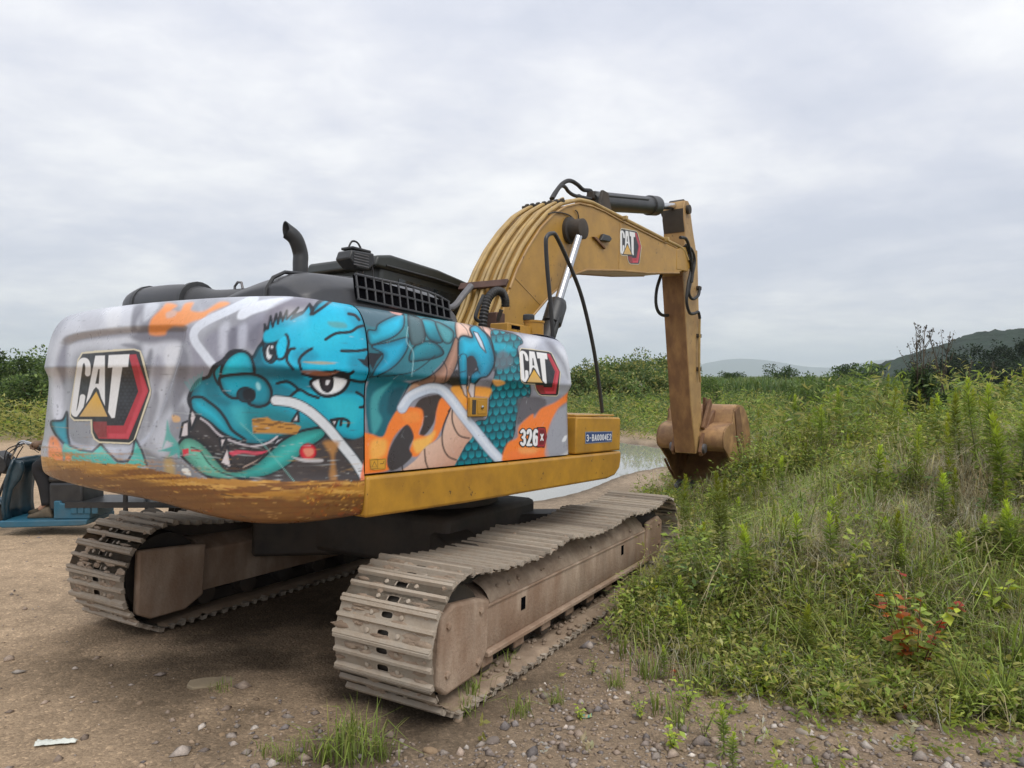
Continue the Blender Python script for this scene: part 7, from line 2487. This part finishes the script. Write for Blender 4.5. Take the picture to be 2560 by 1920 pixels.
RED, ORG = (.50, .085, .05), (.48, .15, .05)
M['redstem'] = mat_simple('reddish_stem', (.16, .07, .04), .7)
a_, b_ = leafy_mesh(5, .5, 260, .06, (G_LIGHT, G_LIGHT, G_YEL, G_MID, G_MID, OLIVE, G_YEL, G_MID, ORG, ORG, RED), 9, .85)
g, h = plant_by_px(2290, 1730, 1470)
put_plant('red_leaved_weed', [('stems', b_, M['redstem']), ('leaves', a_, M['leaf'])], g, float(h / .5), .4, 'bushy weed with several orange-red leaves beside the gravel', 'weed', None)
for k, (bx, by, ty, lab) in enumerate([(1995, 1500, 1450, 'small weed with pink-red leaves among green horseweeds'), (1680, 1700, 1655, 'low weed with rusty red leaves beside the track'), (2270, 1790, 1745, 'small scarlet-leaved seedling among the stones')]):
    a_, b_ = leafy_mesh(30 + k, .2, 16, .05, (RED, ORG, RED) if k != 1 else (RED, (.3, .1, .04), G_MID), 3, .6)
    g, h = plant_by_px(bx, by, ty)
    put_plant('red_leaved_weed', [('stems', b_, M['redstem']), ('leaves', a_, M['leaf'])], g, float(np.clip(h / .2, .4, 1.5)), .4 * k, lab, 'weed', None)
LW = [leafy_mesh(50, .3, 70, .06, (G_LIGHT, G_MID, G_YEL), 6, .4), leafy_mesh(51, .42, 90, .055, (G_MID, OLIVE, G_LIGHT), 7, .35), leafy_mesh(52, .22, 50, .07, (G_YEL, G_LIGHT), 5, .5)]
for k, (bx, by, ty) in enumerate([(1720, 1780, 1690), (1760, 1850, 1760), (1680, 1880, 1810), (1600, 1800, 1740), (1960, 1680, 1610), (2060, 1680, 1620), (2120, 1740, 1680), (2400, 1740, 1620), (2200, 1620, 1540), (2160, 1440, 1370), (2340, 1560, 1460), (2480, 1560, 1440), (1760, 1620, 1540), (1820, 1640, 1570), (1560, 1540, 1480), (2030, 1540, 1470), (1480, 1690, 1650), (1450, 1800, 1765)]):
    g, h = plant_by_px(bx, by, ty)
    a_, b_ = LW[k % 3]
    put_plant('leafy_weed', [('stems', b_, M['stem']), ('leaves', a_, M['leaf'])], g, float(np.clip(h / (.3, .42, .22)[k % 3], .35, 1.4)), rng.uniform(0, 6.28), 'low bushy weed with broad light green leaves at the foot of the bank', 'weed', 'leafy weeds along the foot of the bank', .05)
# tall dark seed stalks rising over the bank
STALK = []
for s in (61, 62, 63):
    r = np.random.default_rng(s)
    st, hv = MB(), Veg()
    H = 1.0
    tt = np.linspace(0, 1, 10)
    pth = np.stack([.05 * np.sin(2.5 * tt + s), .04 * np.cos(2 * tt + s) - .04 * math.cos(s), H * tt], 1)
    pth[0, :2] = 0
    st.tube(pth, np.linspace(.011, .003, 10), 5)
    for b in range(9):
        u = r.uniform(.45, .97)
        p0 = np.array([np.interp(u, tt, pth[:, i]) for i in range(3)])
        az = r.uniform(0, 6.28)
        L_ = r.uniform(.08, .26) * (1.25 - u) * 2
        p1 = p0 + np.array([np.cos(az) * L_ * .45, np.sin(az) * L_ * .45, L_])
        st.tube([p0, (p0 + p1) / 2 + np.array([np.cos(az), np.sin(az), 0]) * .02, p1], [.004, .003, .002], 4)
        m = 8
        P_ = p0 + (p1 - p0) * r.uniform(.5, 1.03, (m, 1)) + r.normal(0, .008, (m, 3))
        dd = r.normal(size=(m, 3))
        dd /= np.linalg.norm(dd, axis=1, keepdims=True)
        hv.leaves(P_, dd, r.uniform(.015, .035, m), r.uniform(.010, .018, m), np.tile(np.array([.05, .045, .03]), (m, 1)) * np.exp(r.normal(0, .3, (m, 1))))
    m = 60
    P_ = np.stack([np.interp(r.uniform(.02, .55, m), tt, pth[:, i]) for i in range(3)], 1) + r.normal(0, .06, (m, 3)) * np.array([1, 1, .6])
    az = r.uniform(0, 6.28, m)
    dd = np.stack([np.cos(az), np.sin(az), r.normal(0, .3, m)], 1)
    hv.leaves(P_, dd, r.uniform(.05, .10, m), r.uniform(.015, .03, m), np.tile(np.array([.045, .075, .03]), (m, 1)) * np.exp(r.normal(0, .25, (m, 1))))
    STALK.append((hv.mesh('seeds_and_leaves'), new_mesh('stalk', np.array(st.v), faces=st.f, smooth=True)))
for k, (bx, by, ty) in enumerate([(2275, 1075, 832), (2315, 1080, 818), (2340, 1075, 826), (2360, 1070, 830), (2205, 1020, 875), (2180, 1020, 885), (2420, 1060, 900), (2300, 1060, 850), (2470, 1050, 905)]):
    g, h = plant_by_px(bx, by, ty)
    a_, b_ = STALK[k % 3]
    put_plant('seed_stalk', [('stalk', b_, M['bark']), ('seeds_and_leaves', a_, M['leaf'])], g, float(np.clip(h, .5, 2.6)), rng.uniform(0, 6.28), 'tall dark weed gone to seed, rising above the bank against the hills', 'weed', 'seed stalks above the bank', .06)


# ------------------------------------------------------------ shrubs, trees, field
BUSH_PX = (2318, 1078, 868)
def crown_leaves(r, centre, rad, n, size, cols, clumps=14, flat=.8):
    """leaf faces gathered in clumps through the crown's volume"""
    c = r.normal(size=(clumps, 3))
    c /= np.linalg.norm(c, axis=1, keepdims=True)
    c *= (r.random((clumps, 1)) ** .45) * .78
    cs = r.uniform(.22, .42, clumps)
    pick = r.integers(0, clumps, n)
    off = r.normal(size=(n, 3))
    off /= np.linalg.norm(off, axis=1, keepdims=True)
    P = c[pick] + off * (cs[pick] * r.random(n) ** .35)[:, None]
    P = centre + P * np.array(rad)
    d = r.normal(size=(n, 3)) + off * .8
    d /= np.linalg.norm(d, axis=1, keepdims=True)
    ct = np.exp(r.normal(0, .22, clumps))[pick][:, None]
    col = np.array(cols)[r.integers(0, len(cols), n)] * ct * np.exp(r.normal(0, .2, (n, 1)))
    s = size * r.uniform(.6, 1.3, n)
    return P, d, s, s * .5, np.clip(col, .004, .4)


def make_tree(name, foot, h, rad, n, size, cols, label, cat, group=None, seed=0, trunk=.25, clumps=14):
    r = np.random.default_rng(seed)
    root = empty(name, foot)
    st = MB()
    th = h * trunk
    st.tube([(0, 0, -.1), (.02 * h, 0, th * .6), (0, .02 * h, th), (0.02 * h, 0, h * .6)], [.03 * h, .024 * h, .02 * h, .008 * h], 7)
    for k in range(6):
        a = k * 1.1 + seed
        st.tube([(0, 0, th * .8), (rad[0] * .35 * math.cos(a), rad[1] * .35 * math.sin(a), th + (h - th) * .35), (rad[0] * .65 * math.cos(a), rad[1] * .65 * math.sin(a), th + (h - th) * .62)], [.014 * h, .009 * h, .003 * h], 5)
    st.build('trunk', M['bark'], root)
    vg = Veg()
    vg.leaves(*crown_leaves(r, np.array([0, 0, th + (h - th) * .5]), (rad[0], rad[1], (h - th) * .56), n, size, cols, clumps))
    obj('crown', vg.mesh('crown'), M['leaf'], root)
    return tag(root, label, cat, group)


FG, FD, FL = (.095, .145, .045), (.045, .075, .03), (.16, .215, .07)


def foot_at(pxx, depth):
    x = X_at(pxx, depth)
    return np.array([x, depth, float(ground_z(np.array([x]), np.array([depth]))[0])])


g, h = plant_by_px(*BUSH_PX)
make_tree('leafy_shrub', g, float(h), (.24 * h, .24 * h, 1), 2400, .03 * float(h) + .02, ((.05, .085, .03), (.08, .12, .04), (.035, .06, .025)), 'dark leafy shrub from which the seed stalks rise', 'shrub', None, 230, .1, 12)
# far hedge behind the machine
for k in range(14):
    D = 44 + 7 * (k % 3)
    f_ = foot_at(190 + 92 * k, D)
    make_tree('hedge_bush', f_, 2.6 + .5 * (k % 4), (2.2, 1.9, 1), 1300, .26, (FG, FD, FG, FL), 'dark green bush in the far hedge behind the excavator', 'bush', 'hedge bushes behind the excavator', 240 + k, .12, 12)
# thicket across the pond
TH = [(1475, 52, 905), (1505, 54, 892), (1545, 53, 885), (1590, 56, 878), (1625, 53, 884), (1660, 55, 888), (1700, 52, 905), (1440, 55, 925), (1610, 48, 925), (1530, 48, 925), (1570, 50, 905), (1650, 49, 915)]
for k, (pxx, D, ty) in enumerate(TH):
    f_ = foot_at(pxx, D)
    h = Z_at(ty, D) - f_[2]
    make_tree('willow_shrub', f_, h, (1.9 + .4 * (k % 3), 1.9, 1), 2600, .24, (FG, FL, OLIVE, FG), 'tallest green shrub in the thicket across the pond' if ty == 878 else 'bushy green shrub in the thicket across the pond', 'shrub', None if ty == 878 else 'shrubs across the pond', 100 + k, .12, 16)
# left hedge
LH = [(8, 30, 868), (-40, 34, 880), (35, 36, 888), (75, 33, 892), (118, 31, 872), (150, 34, 885), (-10, 27, 930), (50, 28, 925), (100, 27, 915), (20, 40, 905)]
for k, (pxx, D, ty) in enumerate(LH):
    f_ = foot_at(pxx, D)
    h = Z_at(ty, D) - f_[2]
    make_tree('hedge_bush', f_, h, (1.2 + .2 * (k % 3), 1.2, 1), 2200, .17, (FG, FD, FG, FL), 'tallest dark bush in the hedge beyond the dirt road' if (D, ty) == (34, 880) else 'dark green bush in the hedge beyond the dirt road', 'bush', None if (D, ty) == (34, 880) else 'hedge bushes beyond the dirt road', 140 + k, .12, 15)
# lone trees standing over the crop
for k, (pxx, D, ty, rw, lab) in enumerate([(1958, 85, 905, 2.3, 'round dark tree standing alone above the crop'), (2120, 70, 903, 1.6, 'slender young tree above the weeds, left of the hills'), (2175, 75, 908, 2.4, 'spreading grey-green tree near the foot of the wooded hill'), (1830, 110, 922, 2.2, 'low round tree at the far side of the crop'), (2290, 60, 915, 1.8, 'dark bush at the foot of the wooded rise')]):
    f_ = foot_at(pxx, D)
    h = Z_at(ty, D) - f_[2]
    make_tree('field_tree', f_, h, (rw, rw, 1), 1500, .26, (FD, FG, FD), lab, 'tree', None, 170 + k, .3, 11)
# green bushes on the bank's far crest
for k, (pxx, D, ty) in enumerate([(2040, 26, 935), (2085, 28, 928), (2140, 24, 950), (2010, 30, 940), (2350, 22, 958), (2420, 24, 955), (2500, 26, 950), (2560, 23, 958), (1790, 40, 935), (1740, 42, 930)]):
    f_ = foot_at(pxx, D)
    h = max(Z_at(ty, D) - f_[2], .8)
    make_tree('wild_bush', f_, h, (1.0 + .2 * (k % 3), 1.0, 1), 1800, .12, (FL, FG, (.10, .16, .03)), 'bright green bush on the far crest of the bank', 'bush', 'bushes on the crest of the bank', 190 + k, .1, 14)
# corn beyond
v = Veg()
n = 3600
D = rng.uniform(48, 120, n)
pxx = rng.uniform(1500, 2350, n)
x = X_at(pxx, D)
x, D = np.round(x / .9) * .9 + rng.normal(0, .1, n), D
zb = ground_z(x, D)
k = 7
B = np.repeat(np.c_[x, D, zb], k, 0)
nn = n * k
B[:, 2] += rng.uniform(0, 1.6, nn)
v.blades(B, rng.uniform(.6, 1.0, nn), rng.uniform(.09, .14, nn), rng.uniform(0, 6.28, nn), np.abs(rng.normal(.6, .3, nn)), shade(FG, nn, .2), shade(FL, nn, .2))
o = obj('corn_field', v.mesh('corn_field'), M['leaf'])
tag(o, 'distant field of tall green corn', 'crop', kind='stuff')
# tall weeds on the far shore, behind the hedge and round the pond
v = Veg()


def weed_band(n, xlo, xhi, ylo, yhi, hlo, hhi, cols, size):
    x, y = rng.uniform(xlo, xhi, n), rng.uniform(ylo, yhi, n)
    ok = (pond_q(x, y) > 1.10) & in_view(x, y, .1)
    x, y = x[ok], y[ok]
    m = len(x)
    z = ground_z(x, y)
    kk = 14
    P = np.repeat(np.c_[x, y, z], kk, 0)
    hh = np.repeat(rng.uniform(hlo, hhi, m) * (.55 + .9 * fbm(x * .5, y * .5, 3, 66)), kk)
    P[:, 2] += hh * rng.random(m * kk)
    P[:, :2] += rng.normal(0, .09, (m * kk, 2))
    az = rng.uniform(0, 6.28, m * kk)
    el = rng.normal(.5, .4, m * kk)
    dd = np.stack([np.cos(az) * np.cos(el), np.sin(az) * np.cos(el), np.sin(el)], 1)
    pc = np.array(cols)[rng.integers(0, len(cols), m)] * (.7 + .6 * fbm(x * .35, y * .35, 3, 31))[:, None]
    s = rng.uniform(.6, 1.3, m * kk) * size
    v.leaves(P, dd, s, s * .22, np.clip(np.repeat(pc, kk, 0) * np.exp(rng.normal(0, .25, (m * kk, 1))), .005, .4))


weed_band(2600, -3, 20, 27, 46, .7, 1.5, (FG, OLIVE, FL, G_MID), .24)
weed_band(1500, 4, 11, 11, 27, .5, 1.1, (G_MID, OLIVE, FL), .17)
weed_band(1800, 10, 34, 20, 48, .5, 1.1, (G_MID, G_LIGHT, FL, OLIVE), .20)
weed_band(2400, -26, -10, 21, 32, .6, 1.5, (OLIVE, G_LIGHT, FG, OLIVE), .20)
o = obj('tall_weeds', v.mesh('tall_weeds'), M['leaf'])
tag(o, 'tall rank weeds round the pond and road', 'weeds', kind='stuff')
# wooded rise to the right, near enough to show its trees
DR = 115.0
rise = hill_mesh('wooded_rise', 0, DR, [(X_at(2180, DR), -2), (X_at(2280, DR), Z_at(930, DR) - 1.8), (X_at(2380, DR), Z_at(892, DR) - 1.8), (X_at(2480, DR), Z_at(862, DR) - 1.8), (X_at(2600, DR), Z_at(842, DR) - 1.8), (X_at(2900, DR), Z_at(830, DR)), (X_at(3300, DR), Z_at(860, DR)), (X_at(3500, DR), -2)], 26, -1, M['forest'], n=120, m=20, bumpy=1.0, bs=8, seed=3)
co = np.empty(len(rise.data.vertices) * 3, np.float32)
rise.data.vertices.foreach_get('co', co)
co = co.reshape(-1, 3)
co = co[(co[:, 1] < DR + 8) & (co[:, 2] > -.5)]
v = Veg()
for k in range(320):
    c = co[rng.integers(len(co))] + np.array([rng.normal(0, .6), rng.normal(0, .6), 1.2])
    r_ = rng.uniform(1.2, 2.4)
    v.leaves(*crown_leaves(rng, c, (r_, r_, r_ * rng.uniform(.8, 1.2)), 240, .40, ((.012, .022, .011), (.018, .03, .014), (.03, .046, .02)), 7))
o = obj('rise_woodland', v.mesh('rise_woodland'), M['leaf'])
tag(o, 'dense dark woodland on the low rise', 'woodland', kind='stuff')

# ------------------------------------------------------------ gravel, stones, litter
octv = np.array([(1, 0, 0), (-1, 0, 0), (0, 1, 0), (0, -1, 0), (0, 0, 1), (0, 0, -1)], float)
octf = np.array([(0, 2, 4), (2, 1, 4), (1, 3, 4), (3, 0, 4), (2, 0, 5), (1, 2, 5), (3, 1, 5), (0, 3, 5)])
n = 34000
y = 1.9 * (9.0 / 1.9) ** (rng.random(n) ** .8)
x = (rng.random(n) * 1.6 - .8) * y
d = bank_d(x, y)
gr = smooth01((x * .55 + 1.3) / 1.6) * smooth01((.7 - d) / .8) + .05
ok = (rng.random(n) < gr * (.25 + 1.1 * fbm(x * 1.3, y * 1.3, 3, 55))) & machine_clear(x, y)
x, y = x[ok], y[ok]
n = len(x)
sz = np.clip(rng.lognormal(-4.65, .58, n), .004, .045) * (1 + .03 * y)
V_ = octv[None] * rng.uniform(.6, 1.3, (n, 6, 1)) * sz[:, None, None] * np.stack([rng.uniform(.8, 1.5, n), rng.uniform(.7, 1.1, n), rng.uniform(.45, .8, n)], 1)[:, None, :]
a = rng.uniform(0, 6.28, n)
ca, sa = np.cos(a)[:, None], np.sin(a)[:, None]
V_ = np.stack([V_[..., 0] * ca - V_[..., 1] * sa, V_[..., 0] * sa + V_[..., 1] * ca, V_[..., 2]], 2)
V_ += np.c_[x, y, ground_z(x, y) + sz * .15][:, None, :]
pal = np.array([(.27, .21, .165), (.33, .28, .24), (.22, .18, .155), (.44, .39, .34), (.30, .22, .15), (.20, .175, .165)])
cc = np.repeat(pal[rng.choice(6, n, p=[.3, .2, .2, .08, .12, .10])] * np.exp(rng.normal(0, .2, (n, 1))), 6, 0)
me = new_mesh('gravel', V_.reshape(-1, 3), tris=(np.arange(n)[:, None, None] * 6 + octf[None]).reshape(-1, 3), col=cc, smooth=True)
M['stone'] = mat_attr('stone', rough=.85, fine=.3, fscale=90, bmp=.3, bscale=70, spec=.25)
tag(obj('gravel', me, M['stone']), 'loose grey and brown gravel on the ground', 'gravel', kind='stuff')


def stone_mesh(seed, col):
    r = np.random.default_rng(seed)
    bm_ = bmesh.new()
    bmesh.ops.create_icosphere(bm_, subdivisions=3, radius=1)
    P = np.array([v_.co[:] for v_ in bm_.verts])
    F = [tuple(v_.index for v_ in f.verts) for f in bm_.faces]
    bm_.free()
    k = 0.75 + .55 * fbm(P[:, 0] * 1.3 + seed, P[:, 1] * 1.3 + P[:, 2] * .9, 4, seed)
    P = P * k[:, None] * np.array([1.25, .95, .62])
    return new_mesh('stone', P, faces=F, col=np.tile(np.array(col), (len(P), 1)), smooth=True)


STN = [stone_mesh(1, (.26, .19, .13)), stone_mesh(2, (.33, .28, .23)), stone_mesh(3, (.20, .165, .14)), stone_mesh(4, (.30, .21, .13))]
for k, (pxx, pyy, w) in enumerate([(2140, 1715, 72), (2005, 1695, 36), (2265, 1800, 44), (2320, 1810, 26), (1880, 1525, 28), (2010, 1835, 34), (2360, 1830, 30), (555, 1840, 20), (1995, 1880, 22), (2130, 1840, 24), (1230, 1855, 30), (1075, 1880, 32), (1370, 1755, 22), (2180, 1660, 46), (1590, 1700, 18), (1310, 1700, 16), (350, 1760, 18), (2330, 1085, 26), (2480, 1150, 40), (470, 1880, 22), (1145, 1800, 26)]):
    g = ground_hit(pxx, pyy)
    s = w / 2 / F_PX * g[1] / 1.1
    o = obj('stone', STN[k % 4], M['stone'], loc=g + np.array([0, 0, s * .18]))
    o.scale = (s, s, s)
    o.rotation_euler = (rng.normal(0, .2), rng.normal(0, .2), rng.uniform(0, 6.28))
    tag(o, 'rounded brownish field stone half sunk in the ground', 'stone', 'field stones lying about')
# flat slab and litter
g = ground_hit(525, 1712)
sl = MB()
out_ = [(-.13, -.03), (-.09, -.075), (.02, -.07), (.10, -.02), (.15, .03), (.08, .06), (-.05, .055), (-.12, .03)]
sl.prism(out_, 2, 0, .03)
o = sl.build('flat_stone', mat_simple('tan_slab', (.27, .215, .14), .9, var=.2, scale=10, bmp=.2), None, bevel=.006)
o.location = tuple(g + np.array([0, 0, -.006]))
o.rotation_euler = (.06, .08, .3)
tag(o, 'flat tan slab of stone lying on dark gravel behind the tracks', 'stone')
g = ground_hit(142, 1862)
cv = []
nu_, nv_ = 26, 12
for i in range(nu_):
    for j in range(nv_):
        a, b = i / (nu_ - 1), j / (nv_ - 1)
        cv.append(((a - .5) * .19, (b - .5) * .055 * (1 - .4 * a), .012 + .028 * float(fbm(np.array([a * 9.0]), np.array([b * 4.0]), 3, 3)[0]) * math.sin(math.pi * min(max(b, .08), .92))))
me = new_mesh('crumpled_wrapper', np.array(cv), quads=grid_faces(nu_, nv_), smooth=True)
o = obj('crumpled_wrapper', me, mat_simple('white_wrapper', (.62, .64, .58), .5, var=.15, scale=20), loc=g)
o.modifiers.new('thick', 'SOLIDIFY').thickness = .002
o.rotation_euler = (0, 0, .12)
tag(o, 'crumpled pale plastic wrapper lying on the dirt', 'litter')
g = ground_hit(1462, 1798)
cv = [(x_ * .001, y_ * .001, .012 + .02 * float(fbm(np.array([x_ * .05]), np.array([y_ * .05]), 2, 6)[0])) for x_ in range(-40, 41, 8) for y_ in range(-22, 23, 6)]
cw = np.array([(.10, .30, .24) if (i // 8) % 3 else (.45, .40, .10) for i in range(len(cv))])
me = new_mesh('crushed_packet', np.array(cv), quads=grid_faces(11, 8), col=cw, smooth=True)
o = obj('crushed_packet', me, M['decal'], loc=g)
o.modifiers.new('thick', 'SOLIDIFY').thickness = .002
tag(o, 'small crushed teal and yellow packet on bare ground', 'litter')

# ------------------------------------------------------------------ HAZE
hz = MB().box((0, 7050, 230), (24800, 15300, 480))
hm = bpy.data.materials.new('haze')
hm.use_nodes = True
t = hm.node_tree
t.nodes.clear()
out = t.nodes.new('ShaderNodeOutputMaterial')
pv = t.nodes.new('ShaderNodeVolumePrincipled')
pv.inputs['Color'].default_value = (0.84, 0.92, 1.0, 1)
pv.inputs['Density'].default_value = 0.00012
pv.inputs['Anisotropy'].default_value = 0.2
t.links.new(pv.outputs[0], out.inputs['Volume'])
tag(hz.build('haze', hm, None, smooth=None), 'thin pale haze in the air', 'haze', kind='stuff')
